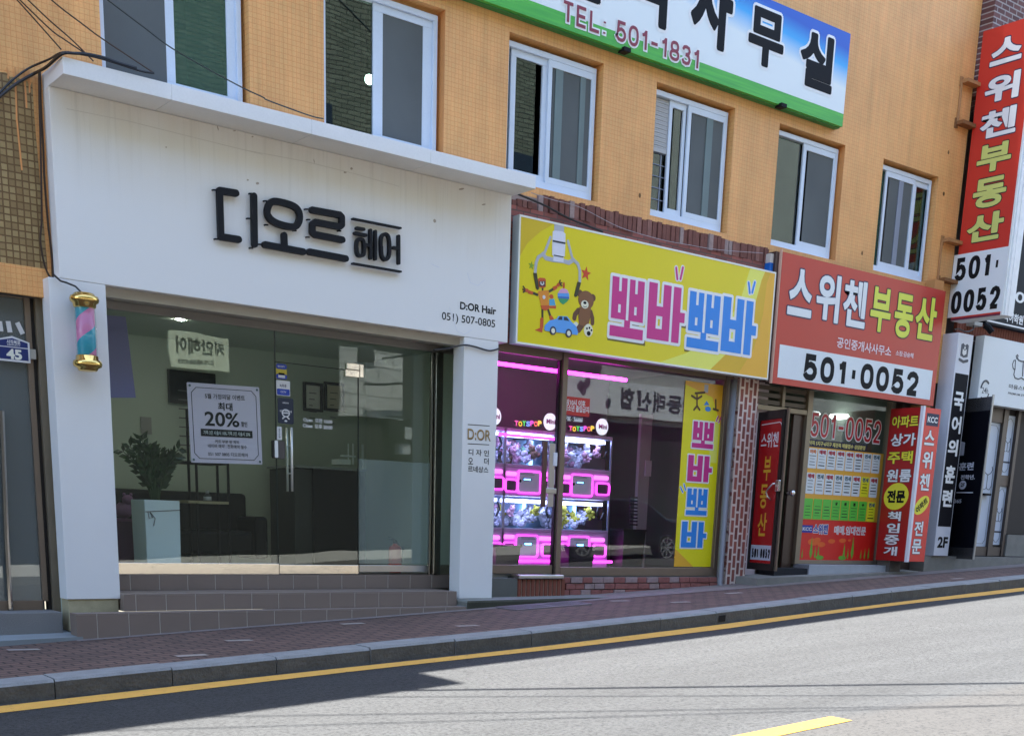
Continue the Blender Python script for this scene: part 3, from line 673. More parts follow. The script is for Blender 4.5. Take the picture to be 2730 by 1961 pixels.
m = B(); m.wb(gxp, gxp2, .50, .60, rail0, gzt); m.wb(gxp - .035, gxp - .012, .56, .60, rail0, gzt); m.obj('post', M('post_steel', (.35, .34, .32), rough=.2, metal=1), sal, bevel=.006)
SG = glassmat('shop_glass', (.93, .97, .95), 1.5, .02)
def pane(name, x0, x1, z0, z1, y=GY_, th=.01, mat=None, par=None):
    m = B(); m.wb(x0, x1, y, y + th, z0, z1); return m.obj(name, mat or SG, par or sal)
pane('glass_panel', 4.2, gxd - .004, gzb, gzt)
pane('glass_panel', gxr + .004, gxp - .036, gzb, gzt)
pane('glass_panel', gxd, gxr, zdt + .008, gzt)
pane('glass_panel', gxp2, 9.2, gzb, gzt)
m = B(); dk = M('pane_edge', (.01, .02, .018), rough=.3)
m.wb(gxd - .005, gxd + .003, .546, .563, gzb, gzt - .001); m.wb(gxd + .003, gxr - .004, .546, .563, zdt, zdt + .008); m.wb(gxr - .004, gxr + .004, .546, .563, gzb, zdt + .008); m.obj('pane_edges', dk, sal)
fz = G.px('y3', 700, 770)[1]
m = B(); m.wb(gxr + .01, gxp - .04, .562, .568, gzb + .005, fz)
m.obj('frosted_film', glassmat('frosted_film', (.90, .92, .92), .5, .0, haze=.36, hazecol=(.80, .83, .82)), sal)
dr = pane('door', gxd + .004, gxr - .004, gzb - .01, zdt - .002)
dr['label'] = 'frameless glass door with two tall pull bars'
m = B(); m.wb(gxd + .006, gxr - .006, .535, .578, rail0 + .005, gzb - .012); m.obj('kick_rail', steel, dr, bevel=.004)
hx0, hx1, hzt = G.px('y3', 445, 280)[0], G.px('y3', 545, 300)[0], G.px('y3', 500, 242)[1]; hzb = G.px('y3', 500, 315)[1]
m = B(); m.wb(hx0, gxr + .004, .53, .58, zdt - .07, zdt + .01); m.wb(gxr + .006, hx1, .53, .58, hzb, hzt); m.wb(hx0 + .02, gxr + .005, .53, .58, zdt + .012, hzt); m.obj('patch_fitting', steel, sal, bevel=.006)
HP = FP(.50)
for yy in (.50, .62):
    m = B()
    hx = FP(yy).px('y3', 158 if yy < .55 else 133, 700)[0]; z1_ = HP.px('y3', 150, 588)[1]; z0_ = HP.px('y3', 150, 935)[1]
    m.tube([(hx, yy, z0_), (hx, yy, z1_)], .014, 10); m.tube([(hx, yy, z1_ - .2), (hx, GY_, z1_ - .2)], .008); m.tube([(hx, yy, z0_ + .2), (hx, GY_, z0_ + .2)], .008)
    m.obj('pull_handle', M('satin_steel', (.72, .70, .64), rough=.3, metal=.35), dr, smooth=True)
G2 = FP(GY_ - .002)
# lock
def rrect(pl, rc, r, n=5):
    a0, a1, b0, b1 = rc; o = []
    for cx, cy, t0 in ((a1 - r, b1 - r, 0), (a0 + r, b1 - r, 90), (a0 + r, b0 + r, 180), (a1 - r, b0 + r, 270)):
        for i in range(n + 1): t_ = math.radians(t0 + 90 * i / n); o.append((cx + r * math.cos(t_), cy + r * math.sin(t_)))
    return o
lk = thing('door_lock', (gxd, .54, G.px('v5', 90, 1355)[1]), 'black and white digital lock box clamped on the salon glass door edge', 'door lock')
m = B(); m.poly(G2, rrect(G2, G2.rect('v5', 14, 1128, 92, 1358), .02), 0, .035); m.obj('lock_body', black_pl, lk)
m = B(); m.poly(G2, rrect(G2, G2.rect('v5', 36, 1132, 80, 1350), .012), .036, .045); m.obj('lock_face', M('lock_white', c(215, 215, 210), rough=.35), lk)
m = B(); m.poly(G2, rrect(G2, G2.rect('v5', 88, 1136, 172, 1366), .02), 0, .03); m.obj('lock_keeper', M('lock_grey', c(70, 66, 66), rough=.4), lk)
# stickers on the door
def flat(name, pl, rc, mat, label, cat, d=.002, r=.008, th=.002, group=None):
    m = B(); m.poly(pl, rrect(pl, rc, r), d - th + .0005, d + .0005); o = m.obj(name, mat); return tag(o, label, cat, group)
def kid(par, name, mat, fn):
    m = B(); fn(m); return m.obj(name, mat, par)
blue = M('print_blue', (.02, .06, .42), rough=.4); yel_p = M('print_yellow', (.62, .50, .06), rough=.4); wht = M('print_white', (.74, .74, .75), rough=.4, var=.03); navy = M('print_navy', (.012, .022, .05), rough=.4)
ink = M('print_black', (.009, .009, .011), rough=.6, var=.05, spec=.15); red_p = M('print_red', (.55, .022, .02), rough=.4)
rc = G2.rect('v5', 72, 178, 208, 378)
st = flat('sticker', G2, rc, yel_p, 'yellow and blue security sticker, topmost on the salon door', 'sticker')
kid(st, 'blue_band', blue, lambda m: (m.poly(G2, rrect(G2, (rc[0], rc[1], rc[3] - .055, rc[3]), .02), .003, .004), m.poly(G2, rrect(G2, (rc[0], rc[1], rc[2], rc[2] + .05), .015), .003, .004)))
kid(st, 'lettering', wht, lambda m: (m.text(G2, 'SECURITY', (rc[0] + .02, rc[1] - .02, rc[3] - .035, rc[3] - .018), .005), m.box(G2, rc[0] + .025, rc[1] - .025, rc[2] + .012, rc[2] + .04, .004, .005)))
kid(st, 'print', ink, lambda m: m.box(G2, rc[0] + .03, rc[1] - .03, rc[3] - .12, rc[3] - .095, .003, .004))
rc2 = G2.rect('v5', 76, 382, 248, 588)
st = flat('sticker', G2, rc2, wht, 'white and blue recording notice sticker on the salon door', 'sticker')
kid(st, 'blue_band', blue, lambda m: m.poly(G2, rrect(G2, (rc2[0] + .006, rc2[1] - .006, rc2[2] + .006, rc2[2] + .072), .012), .003, .004))
kid(st, 'lettering', M('print_slate', (.05, .05, .09)), lambda m: m.text(G2, '녹화중', (rc2[0] + .04, rc2[1] - .045, rc2[2] + .09, rc2[2] + .125), .003))
kid(st, 'small_print', wht, lambda m: m.text(G2, 'CCTV', (rc2[0] + .05, rc2[1] - .05, rc2[2] + .03, rc2[2] + .052), .005))
rc3 = G2.rect('v5', 92, 598, 292, 935)
st = flat('sticker', G2, rc3, navy, 'dark navy sticker with a white round emblem on the salon door', 'sticker', r=.02)
kid(st, 'lettering', wht, lambda m: (m.text(G2, 'welcome', (rc3[0] + .06, rc3[1] - .06, rc3[3] - .06, rc3[3] - .04), .003), m.text(G2, '네이버 예약 안내', (rc3[0] + .025, rc3[1] - .025, rc3[3] - .155, rc3[3] - .13), .003)))
cx_, cz_ = (rc3[0] + rc3[1]) / 2, rc3[2] + .085
kid(st, 'emblem', wht, lambda m: (m.stroke(G2, [(cx_ + .045 * math.cos(a_ * PI / 8), cz_ + .03 + .038 * math.sin(a_ * PI / 8)) for a_ in range(16)], .013, .003, .004, True), m.box(G2, cx_ - .04, cx_ + .04, cz_ + .024, cz_ + .036, .003, .0045),
     m.stroke(G2, [(cx_ - .04, cz_ - .03), (cx_ - .015, cz_ - .01)], .014, .003, .004), m.stroke(G2, [(cx_ + .04, cz_ - .03), (cx_ + .015, cz_ - .01)], .014, .003, .004), m.ell(G2, cx_, cz_ - .055, .018, .01, .003, .004)))
rc4 = G2.rect('v5', 84, 960, 146, 1128)
st = flat('sticker', G2, rc4, wht, 'small upright white sticker just above the salon door lock', 'sticker', r=.003)
PV = PL((0, GY_ - .002, 0), (0, 0, 1), (-1, 0, 0))
kid(st, 'lettering', ink, lambda m: m.text(PL((rc4[1] - .018, GY_ - .002, rc4[2] + .02), (0, 0, 1), (-1, 0, 0)), '당기시오', (0, (rc4[3] - rc4[2]) - .04, 0, .022), .003))
oh = thing('opening_hours', (7, .548, 1.9), 'white opening hours lettering on the salon door glass', 'lettering')
m = B(); m.text(G2, 'Open  오전 10:00', G2.r4('v5', (412, 880), (772, 900), (590, 862), (590, 922)), .002, .03); m.obj('text_line', wht, oh); m = B()
m.text(G2, 'Close  오후 20:00', G2.r4('v5', (405, 950), (772, 970), (590, 930), (590, 988)), .002, .03)
m.obj('text_line', wht, oh)

# steps of dark tile
tile_m = M('grey_brown_tile', c(118, 104, 95, 1.25), rough=.5, var=.10, vs=2.4, fine=.05, fs=160)
grout = M('grout', c(172, 164, 154, 1.15), rough=.9)
stp = thing('entrance_steps', (6.3, 0, .15), 'dark grey tiled steps climbing to the salon door', 'steps')
def step(x0, x1, yf, yb, z0, z1, off):
    m = B(); g = B(); g.wb(x0 + .004, x1 - .004, yf + .004, yb, z0, z1 - .004)
    g.obj('grout', grout, stp)
    tw = .325; x = x0 - off
    while x < x1:
        a_, b_ = max(x + .005, x0), min(x + tw - .005, x1)
        if b_ - a_ > .02: m.wb(a_, b_, yf, yf + .012, z0, z1 - .012); m.wb(a_, b_, yf, yb, z1 - .010, z1)
        x += tw
    m.wb(x0, x0 + .01, yf + .013, yb, z0, z1 - .011)
    m.obj('tread', tile_m, stp, bevel=.0025)
step(3.93, 8.66, -.30, -.101, -.1, .393, .12)
step(4.49, 8.655, -.10, .508, .394, .567, .20)
step(4.2, 9.2, .51, 1.2, .568, .736, .06)
m = B(); m.wb(8.662, 8.80, -.28, .3, 0, .40); m.wb(8.60, 8.76, .0, .2, .40, .47)
tag(m.obj('pillar_footing', M('grey_footing', c(128, 130, 134, 1.1), rough=.85, var=.15)), 'grey cement footing under the salon pillar next to the claw shop', 'footing')

m = B()
for z, ps in (('z1', [(575, 940), (1100, 1045), (1700, 1195), (2268, 1335)]), ('z2', [(0, 1205), (500, 1300), (900, 1400), (1250, 1500)])): m.stroke(F0, F0.pts(z, ps), .006, 0, .0009, cap=False)
m.obj('sheet_seam', M('seam_grey', c(184, 180, 174, 1.4), rough=.6), sal)
m = B()
for z, x_, y_, r1_, r2_ in (('z1', 1882, 1108, .006, .022), ('z1', 2025, 1131, .018, .005), ('z2', 866, 1356, .016, .012), ('z2', 70, 1100, .012, .006), ('z2', 565, 1295, .004, .02), ('z2', 815, 1385, .02, .01), ('z2', 1750, 1520, .04, .01), ('z1', 2140, 1555, .012, .008), ('z1', 1435, 1272, .008, .006), ('z6', 470, 98, .02, .012), ('z6', 1990, 240, .03, .008), ('z6', 1660, 350, .02, .02)):
    p = F0.px(z, x_, y_); m.ell(F0, p[0], p[1], r1_, r2_, 0, .0007, 9, .3)
m.obj('scuff_mark', M('scuff', c(160, 150, 138, 1.2), rough=.8, var=.3, vs=20), sal)
# neon style letters on the fascia
def zone_pts(pl, z, ps): return pl.pts(z, ps)
LT = F0
sgn = thing('salon_sign', (6.9, -.02, 4.0), 'black tube letter sign on the white salon fascia', 'sign')
d0, d1 = .02, .062
def smooth_loop(ps, n=4):
    ps = [Vector(p) for p in ps]; out = []
    L = len(ps)
    for i in range(L):
        p0, p1, p2, p3 = ps[i - 1], ps[i], ps[(i + 1) % L], ps[(i + 2) % L]
        for k in range(n):
            t_ = k / n
            out.append(.5 * ((2 * p1) + (p2 - p0) * t_ + (2 * p0 - 5 * p1 + 4 * p2 - p3) * t_ ** 2 + (3 * p1 - p0 - 3 * p2 + p3) * t_ ** 3))
    return [tuple(p) for p in out]
tubem = M('letter_tube', (.010, .011, .015), rough=.5, var=.1, spec=.2)
def letter(name, strokes, wd, loops=()):
    m = B()
    for s_ in strokes: m.stroke(LT, LT.pts('z6', s_), wd, d0, d1)
    for s_ in loops: m.stroke(LT, smooth_loop(LT.pts('z6', s_)), wd, d0, d1, True)
    return m.obj(name, tubem, sgn)
wdt = .064
letter('letter', [[(312, 170), (202, 152), (212, 462), (330, 480)], [(432, 190), (437, 512)]], wdt)
letter('letter', [[(635, 452), (639, 535)], [(506, 514), (764, 562)]], wdt, [[(522, 288), (540, 238), (580, 225), (682, 250), (728, 285), (738, 340), (716, 388), (672, 395), (585, 372), (534, 335)]])
letter('letter', [[(822, 282), (1008, 315), (1022, 330), (1022, 380), (1006, 394), (842, 364), (825, 378), (824, 432), (842, 447), (1025, 482)], [(804, 562), (1048, 608)]], wdt)
letter('letter', [[(1122, 404), (1168, 412)], [(1110, 438), (1182, 452)], [(1182, 516), (1206, 520)], [(1213, 418), (1214, 604)], [(1246, 426), (1246, 610)]], .032, [[(1120, 540), (1124, 490), (1145, 476), (1165, 490), (1170, 540), (1166, 580), (1146, 590), (1126, 578)]])
letter('letter', [[(1366, 534), (1396, 540)], [(1402, 458), (1403, 638)]], .032, [[(1284, 530), (1287, 465), (1310, 443), (1334, 462), (1341, 530), (1336, 592), (1312, 616), (1290, 592)]])
letter('rule', [[(1095, 341), (1415, 404)]], .02); letter('rule', [[(1095, 640), (1416, 695)]], .02)
m = B()
for p in ((172, 146), (185, 475), (402, 337), (418, 170), (420, 535), (515, 220), (522, 380), (712, 418), (790, 275), (805, 345), (800, 462), (1012, 420), (475, 510)):
    a_, b_ = LT.px('z6', *p); m.tube([LT.P(a_ + .015, b_, .04), LT.P(a_ - .01, b_ + .0, .02), LT.P(a_ - .012, b_, 0)], .008)
m.obj('wire_ends', tubem, sgn)
m = B(); m.text(LT, 'D:OR Hair', LT.r4('z6', (1830, 930), (2073, 955), (1845, 893), (1845, 945)), .002, .03); m.text(LT, '051) 507-0805', LT.r4('z6', (1708, 1000), (2066, 1040), (1725, 962), (1725, 1030)), .002, .008)
tag(m.obj('fascia_lettering', ink), 'small black name and telephone lettering in the lower corner of the salon fascia', 'lettering')
PF = FP(.0015); pt = thing('pillar_lettering', (9.0, 0, 1.8), 'black and gold lettering on the white salon pillar beside the claw shop', 'lettering')
m = B(); m.stroke(PF, PF.pts('y3', [(1115, 572), (1231, 580)]), .008, 0, .002); m.stroke(PF, PF.pts('y3', [(1114, 676), (1228, 682)]), .008, 0, .002)
m.text(PF, '디 자 인', PF.r4('y3', (1118, 725), (1228, 725), (1175, 708), (1175, 742)), .002, .015); m.text(PF, '오', PF.r4('y3', (1115, 770), (1142, 770), (1128, 752), (1128, 788)), .002, .015)
m.text(PF, '더', PF.r4('y3', (1202, 772), (1227, 772), (1215, 754), (1215, 790)), .002, .015); m.text(PF, '르네상스', PF.r4('y3', (1114, 815), (1225, 815), (1170, 798), (1170, 832)), .002, .015)
m.obj('small_letters', ink, pt)
m = B(); r_ = PF.r4('y3', (1112, 628), (1236, 632), (1175, 598), (1175, 656)); m.text(PF, 'D:OR', (r_[0] + .006, r_[1] + .006, r_[2] - .006, r_[3] - .006), .001, .0); m.obj('letter_shadow', ink, pt)
m = B(); m.text(PF, 'D:OR', r_, .006, .004); m.obj('gold_letters', M('gold_letter', (.42, .30, .14), rough=.3, metal=.8), pt)

# barber pole
BP = FP(-.15); bxc = BP.px('z5', 742, 1250)[0]; bz1 = BP.px('z5', 740, 908)[1]; bz0 = BP.px('z5', 770, 1592)[1]
zc1 = BP.px('z5', 742, 1035)[1]; zc0 = BP.px('z5', 742, 1455)[1]
gold = M('polished_brass', (.80, .56, .18), rough=.1, metal=1.0, var=.05, fine=.02)
bp_ = thing('barber_pole', (bxc, -.15, bz0), 'barber pole with pink and teal spiral stripes and brass caps on a white pillar', 'barber pole')
O = (bxc, -.15, 0)
R_ = .128
m = B(); m.lathe(O, [(.085, zc1 - .01), (.105, zc1), (.108, zc1 + .03), (.13, zc1 + .045), (.137, zc1 + .07), (.128, zc1 + .095), (.1, zc1 + .105), (.095, zc1 + .12)] + [(.092 * math.cos(a_), zc1 + .12 + (bz1 - zc1 - .12) * math.sin(a_)) for a_ in (.3, .6, .9, 1.2, 1.45)]); m.obj('top_cap', gold, bp_, smooth=True)
m = B(); m.lathe(O, [(.09 * math.cos(a_), zc0 - .13 - (zc0 - .13 - bz0) * math.sin(a_)) for a_ in (1.45, 1.2, .9, .6, .3)] + [(.092, zc0 - .125), (.1, zc0 - .11), (.13, zc0 - .095), (.137, zc0 - .07), (.13, zc0 - .045), (.108, zc0 - .035), (.105, zc0), (.085, zc0 + .01)]); m.obj('bottom_cap', gold, bp_, smooth=True)
m = B(); n, L = 48, 24; rings = []
for j in range(L + 1):
    z_ = zc0 + (zc1 - zc0) * j / L; tw_ = -2 * PI * (z_ - zc0) / .40
    rings.append([m.m.verts.new((bxc + .088 * math.cos(2 * PI * k / n - tw_), -.15 + .088 * math.sin(2 * PI * k / n - tw_), z_)) for k in range(n)])
for a_, b_ in zip(rings, rings[1:]):
    for k in range(n):
        f = m.m.faces.new((a_[k], a_[(k + 1) % n], b_[(k + 1) % n], b_[k])); f.material_index = 0 if ((k + 14) % n) < n // 2 else 1; f.smooth = True
m.obj('striped_drum', [M('stripe_pink', c(205, 120, 165, 1.2), rough=.4, var=.05), M('stripe_teal', c(45, 150, 170, 1.2), rough=.4, var=.05)], bp_)
m = B(); m.lathe(O, [(.100, zc0 + .002), (.100, zc1 - .002)]); m.obj('glass_tube', glassmat('tube_glass', (.93, .95, .95), 1.6, .02), bp_)
m = B(); m.wb(bxc - .03, bxc + .03, -.15, -.0005, zc1 + .02, zc1 + .09); m.wb(bxc - .03, bxc + .03, -.15, -.0005, zc0 - .08, zc0 - .02); m.obj('bracket', gold, bp_)
m = B(); m.tube([(3.99, -.02, FZ0 + .02), (4.05, -.03, FZ0 - .03), (bxc - .13, -.05, FZ0 - .04), (bxc - .06, -.1, FZ0 - .07), (bxc - .01, -.14, bz1 - .01)], .009); tag(m.obj('power_lead', black_pl), 'short black lead curving into the top of the barber pole', 'cable')

# interior of the salon
plaster = M('sage_plaster', (.50, .57, .48), rough=.85, var=.05)
m = B(); m.wb(3.98, 9.2, 3.0, 3.1, .5, 3.7); m.wb(3.93, 3.98, .6, 3.1, .5, 3.7); m.wb(9.2, 9.26, .6, 3.1, .5, 3.7); m.wb(3.99, 9.19, .62, 2.99, 3.5, 3.6); m.obj('room_walls', plaster, sal)
m = B(); m.wb(3.93, 9.26, .6, 3.1, .5, .75); m.obj('room_floor', M('room_floor', (.34, .32, .28), rough=.4), sal)
m = B(); m.wb(3.965, 4.05, .23, .62, .0, 3.7); m.obj('side_wall', plaster, sal); m = B(); m.wb(9.21, 9.27, .2, .62, .4, 3.7); m.obj('side_wall', plaster, sal)
r_ = ray('s', 481, 853); tt = (3.49 - EYE.z) / r_.z; dl0 = EYE + r_ * tt
for i, (x_, y_) in enumerate(((dl0.x, dl0.y),)):
    m = B(); m.lathe((x_, y_, 3.492), [(.045, 0), (.045, .006)], 20); dn = m.obj('downlight', glow('downlight_glow', (1.0, .97, .90), 62.0))
    tag(dn, 'small round ceiling downlight in the salon', 'ceiling light', 'ceiling downlights in the salon')
IB = FP(2.98)
for i, (x0, x1) in enumerate(((218, 323), (332, 438))):
    rc = IB.rect('y3', x0, 340, x1, 506)
    fr = thing('framed_certificate', (rc[0], 2.98, rc[2]), ('left' if i == 0 else 'right') + ' one of the two dark framed certificates on the salon back wall', 'certificate', 'framed certificates')
    m = B(); t_ = .035
    m.box(IB, rc[0], rc[1], rc[3] - t_, rc[3], 0, .03); m.box(IB, rc[0], rc[1], rc[2], rc[2] + t_, 0, .03); m.box(IB, rc[0], rc[0] + t_, rc[2] + t_, rc[3] - t_, 0, .03); m.box(IB, rc[1] - t_, rc[1], rc[2] + t_, rc[3] - t_, 0, .03); m.obj('frame', ink, fr)
    m = B(); m.box(IB, rc[0] + t_, rc[1] - t_, rc[2] + t_, rc[3] - t_, 0, .01); m.obj('paper', M('cert_paper_%d' % i, (.74, .74, .68) if i == 0 else (.60, .55, .40)), fr)
    m = B()
    for k in range(6): m.box(IB, rc[0] + .09, rc[1] - .09 - .03 * (k % 3), rc[3] - .14 - .08 * k, rc[3] - .13 - .08 * k, .011, .013)
    m.obj('print', M('print_grey', (.10, .10, .10)), fr)
# desk
DP = FP(2.0); rc = DP.rect('y3', 182, 792, 560, 1200)
dsk = thing('reception_desk', (rc[0], 2, .75), 'black reception desk behind the salon glass door', 'desk')
m = B(); m.wb(rc[0], rc[0] + .25, 2.05, 2.75, .75, rc[3] - .04); m.obj('side_panel', M('desk_side', (.02, .022, .02), rough=.4), dsk)
m = B(); m.wb(rc[0] + .25, rc[1], 2.0, 2.7, .75, rc[3] - .03); m.obj('front_panel', M('desk_black', (.003, .003, .004), rough=.5, spec=.15), dsk)
m = B(); m.wb(rc[0] - .02, rc[1], 1.98, 2.8, rc[3] - .029, rc[3]); m.obj('desk_top', M('desk_top', c(120, 125, 125), rough=.4), dsk)
rt = thing('wifi_router', (DP.px('y3', 470, 760)[0], 2.2, rc[3]), 'white box with two upright aerials on the black reception desk', 'router')
RP = FP(2.2); m = B(); m.box(RP, *RP.rect('y3', 395, 760, 458, 792), -.1, .1); m.box(RP, *RP.rect('y3', 438, 737, 503, 750), -.08, .02); m.obj('case', M('router_white', c(200, 210, 210), rough=.4), rt)
for x_ in (465, 491):
    a_ = RP.px('y3', x_, 676); b_ = RP.px('y3', x_ + 1, 790); m = B(); m.tube([RP.P(*a_), RP.P(*b_)], .009); m.obj('aerial', M('router_white', (.7, .7, .7)), rt)
m = B(); AP = FP(2.6); a_ = AP.px('y3', 543, 680); b_ = AP.px('y3', 544, 760); m.wb(a_[0] - .012, a_[0] + .012, 2.59, 2.61, b_[1] - .3, a_[1]); tag(m.obj('stand_rod', M('router_white', (.7, .7, .7))), 'thin white upright rod beside the reception desk aerials', 'rod')
# black sofa
SPn = FP(2.1); rc = SPn.rect('y2', 150, 1032, 890, 1290)
so = thing('sofa', (rc[0], 2.1, .75), 'long black sofa against the salon back wall', 'sofa')
bl = M('black_leather', (.005, .005, .006), rough=.5, bump=.1, spec=.2)
m = B(); m.wb(rc[0], rc[1], 2.62, 2.96, .95, rc[3]); m.obj('backrest', bl, so, bevel=.05)
m = B(); m.wb(rc[0], rc[1] - .19, 2.05, 2.61, .9, 1.2); m.obj('seat', bl, so, bevel=.05)
m = B(); m.wb(rc[1] - .18, rc[1], 2.0, 2.61, .85, 1.38); m.obj('armrest', bl, so, bevel=.05)
# shelf stand
KP = FP(1.5); st = thing('shelf_stand', (KP.px('y2', 590, 900)[0], 1.5, .75), 'thin black metal stand with a wooden shelf behind the poster', 'shelf')
m = B()
for x_, y_, yt_ in ((472, 1.9, 615), (522, 1.4, 905), (633, 1.9, 905), (690, 1.4, 905)):
    p = FP(y_); a_ = p.px('y2', x_, yt_); m.tube([(a_[0], y_, a_[1]), (a_[0], y_, .75)], .016, 6)
m.obj('leg', ink, st)
rc = FP(1.4).rect('y2', 478, 1102, 692, 1120); m = B(); m.wb(rc[0], rc[1], 1.38, 1.92, rc[2], rc[2] + .03); m.obj('wooden_shelf', M('shelf_wood', c(150, 140, 110), rough=.6), st)
rc = FP(1.4).rect('y2', 470, 905, 692, 912); m = B(); m.wb(rc[0], rc[1], 1.38, 1.92, rc[2], rc[2] + .02); m.obj('top_bar', ink, st)
BT = FP(1.6); rc = BT.rect('y2', 562, 1045, 602, 1106); bt = thing('perfume_bottle', ((rc[0] + rc[1]) / 2, 1.6, rc[2]), 'small glass bottle with white label on the wooden shelf', 'bottle')
w_ = (rc[1] - rc[0]) / 2; h_ = rc[3] - rc[2]; o_ = ((rc[0] + rc[1]) / 2, 1.6, rc[2])
m = B(); m.lathe(o_, [(w_ * .9, 0), (w_, .01), (w_, h_ * .5), (w_ * .5, h_ * .66), (w_ * .35, h_ * .72)]); m.obj('flask', M('bottle_glass', (.10, .10, .09), rough=.1), bt)
m = B(); m.lathe(o_, [(w_ * 1.02, h_ * .12), (w_ * 1.02, h_ * .45)]); m.obj('paper_label', wht, bt)
m = B(); m.lathe(o_, [(w_ * .42, h_ * .73), (w_ * .42, h_)]); m.obj('cap', wht, bt)
# planter and plant
PX0, PX1 = 5.08, 5.565; pz1 = 1.525
pl_ = thing('planter', (5.33, 1.15, .75), 'tall pale blue square planter behind the big salon window', 'planter')
pale = M('pale_planter', (.78, .86, .90), rough=.35, var=.04)
m = B(); q0, q1 = .50 / 2, .38 / 2
pc = Vector((5.36, 1.17)); an = 0.0
m.poly3([Vector((pc.x + sx_ * .205, pc.y + sy_ * .205, pz1)) for sx_, sy_ in ((-1, -1), (1, -1), (1, 1), (-1, 1))], [Vector((pc.x + sx_ * .198, pc.y + sy_ * .198, .75)) for sx_, sy_ in ((-1, -1), (1, -1), (1, 1), (-1, 1))])
m.obj('pot', pale, pl_, bevel=.006)
m = B(); m.wb(pc.x - .19, pc.x + .19, pc.y - .19, pc.y + .19, pz1 - .01, pz1 + .004); m.obj('soil', M('soil', (.02, .015, .01), rough=1), pl_)
m = B(); y_ = pc.y - .208; m.tube([(pc.x - .2, y_, pz1 - .13), (pc.x, y_, pz1 - .115), (pc.x + .2, y_, pz1 - .1)], .004, 5); m.tube([(pc.x - .17, y_, pz1 - .125), (pc.x - .16, y_ - .005, pz1 - .2), (pc.x - .12, y_, pz1 - .19), (pc.x - .15, y_, pz1 - .125), (pc.x - .09, y_ - .004, pz1 - .2), (pc.x - .11, y_, pz1 - .28)], .004, 5); m.obj('string_bow', M('string', c(95, 80, 80)), pl_)
lf = M('zz_leaf', (.018, .05, .012), rough=.25, var=.4, vs=9)
pln = thing('house_plant', (pc.x, pc.y, pz1), 'dark green glossy leafed plant growing from the pale planter', 'plant')
ms = B(); ml_ = B()
for k in range(16):
    an = k / 16 * 2 * PI + random.uniform(-.25, .25); sp_ = random.uniform(.06, .34); H = random.uniform(.52, .82) - sp_ * .25
    pts = []
    for i in range(9):
        t_ = i / 8; pts.append(Vector((pc.x + math.cos(an) * (sp_ * t_ ** 1.5 + .04), pc.y + math.sin(an) * (.6 * sp_ * t_ ** 1.5 + .04), pz1 + H * (t_ - .16 * t_ ** 3))))
    ms.tube(pts, [.013 - .001 * i for i in range(9)], 5)
    for i in range(2, 9):
        for sd in (-1, 1):
            for f_ in ((0,) if i % 2 else (0, .5)):
                p = pts[i] if f_ == 0 or i == 8 else (pts[i] + pts[i + 1]) / 2
                d = (pts[min(8, i + 1)] - pts[i - 1]).normalized(); sdv = d.cross(Vector((random.uniform(-.5, .5), -1, random.uniform(-.2, .3)))).normalized() * sd
                ax = (sdv * .8 + d * .75 + Vector((random.uniform(-.2, .2),) * 3)).normalized(); nn = ax.cross(d).normalized(); wv = nn.cross(ax).normalized()
                l_ = random.uniform(.085, .135); ww = l_ * random.uniform(.19, .27)
                ml_.m.faces.new([ml_.m.verts.new(v) for v in (p, p + ax * l_ * .45 + wv * ww + nn * .006, p + ax * l_, p + ax * l_ * .45 - wv * ww + nn * .006)])
ms.obj('stem', M('plant_stem', (.03, .07, .02)), pln); ml_.obj('leaves', lf, pln)
# fire extinguisher close behind the frosted film
EP = FP(.655); ex, ez1 = EP.px('y3', 726, 1190); ezb = .752
fe = thing('fire_extinguisher', (ex, .68, ezb), 'red fire extinguisher standing behind the frosted salon glass', 'fire extinguisher')
h_ = ez1 - ezb
m = B(); m.lathe((ex, .68, ezb), [(.07, 0), (.082, .01), (.082, h_ * .68), (.07, h_ * .76), (.03, h_ * .82), (.025, h_ * .85)]); m.obj('cylinder', M('extinguisher_red', (.80, .02, .012), rough=.3), fe, smooth=True)
m = B(); m.wb(ex - .02, ex + .02, .66, .70, ezb + h_ * .85, ezb + h_ * .95); m.tube([(ex - .06, .75, ezb + h_ * 1.02), (ex, .68, ezb + h_ * .95), (ex + .07, .75, ezb + h_ * .9)], .012); m.tube([(ex + .02, .67, ezb + h_ * .88), (ex + .11, .67, ezb + h_ * .7), (ex + .1, .67, ezb + h_ * .3)], .011); m.obj('valve', ink, fe)
# blackboard, lilac panel, magenta box and small poster inside
BB = FP(2.97); rc = BB.rect('y2', 368, 404, 624, 604)
m = B(); m.box(BB, *rc, 0, .03); bo = m.obj('menu_board', M('slate_board', (.008, .008, .009), rough=.4)); tag(bo, 'black menu board hanging high on the salon back wall', 'menu board')
m = B()
for k in range(7):
    for cidx in (0, 1): m.box(BB, rc[0] + .12 + cidx * .55, rc[0] + .3 + cidx * .55 + .1 * ((k * 3 + cidx) % 3), rc[3] - .25 - .11 * k, rc[3] - .235 - .11 * k, .031, .032)
m.obj('chalk_lines', M('chalk', (.10, .10, .10)), bo)
BL = FP(.85); m = B(); ps = BL.pts('y2', [(40, 118), (148, 128), (202, 556), (60, 556)]); m.poly(BL, ps, 0, .006); tag(m.obj('lilac_panel', M('lilac_sheet', c(110, 105, 150, 1.6), rough=.8, var=.1, vs=2)), 'lilac panel hanging inside the salon window beside the barber pole pillar', 'blind')  # flat lilac panel close behind the window glass
rc = FP(1.6).rect('y2', 95, 1010, 185, 1420); cb_ = thing('magenta_box', (rc[0], 1.6, .75), 'dark magenta box behind the pale planter inside the salon', 'cabinet')  # plain dark magenta box standing behind the planter
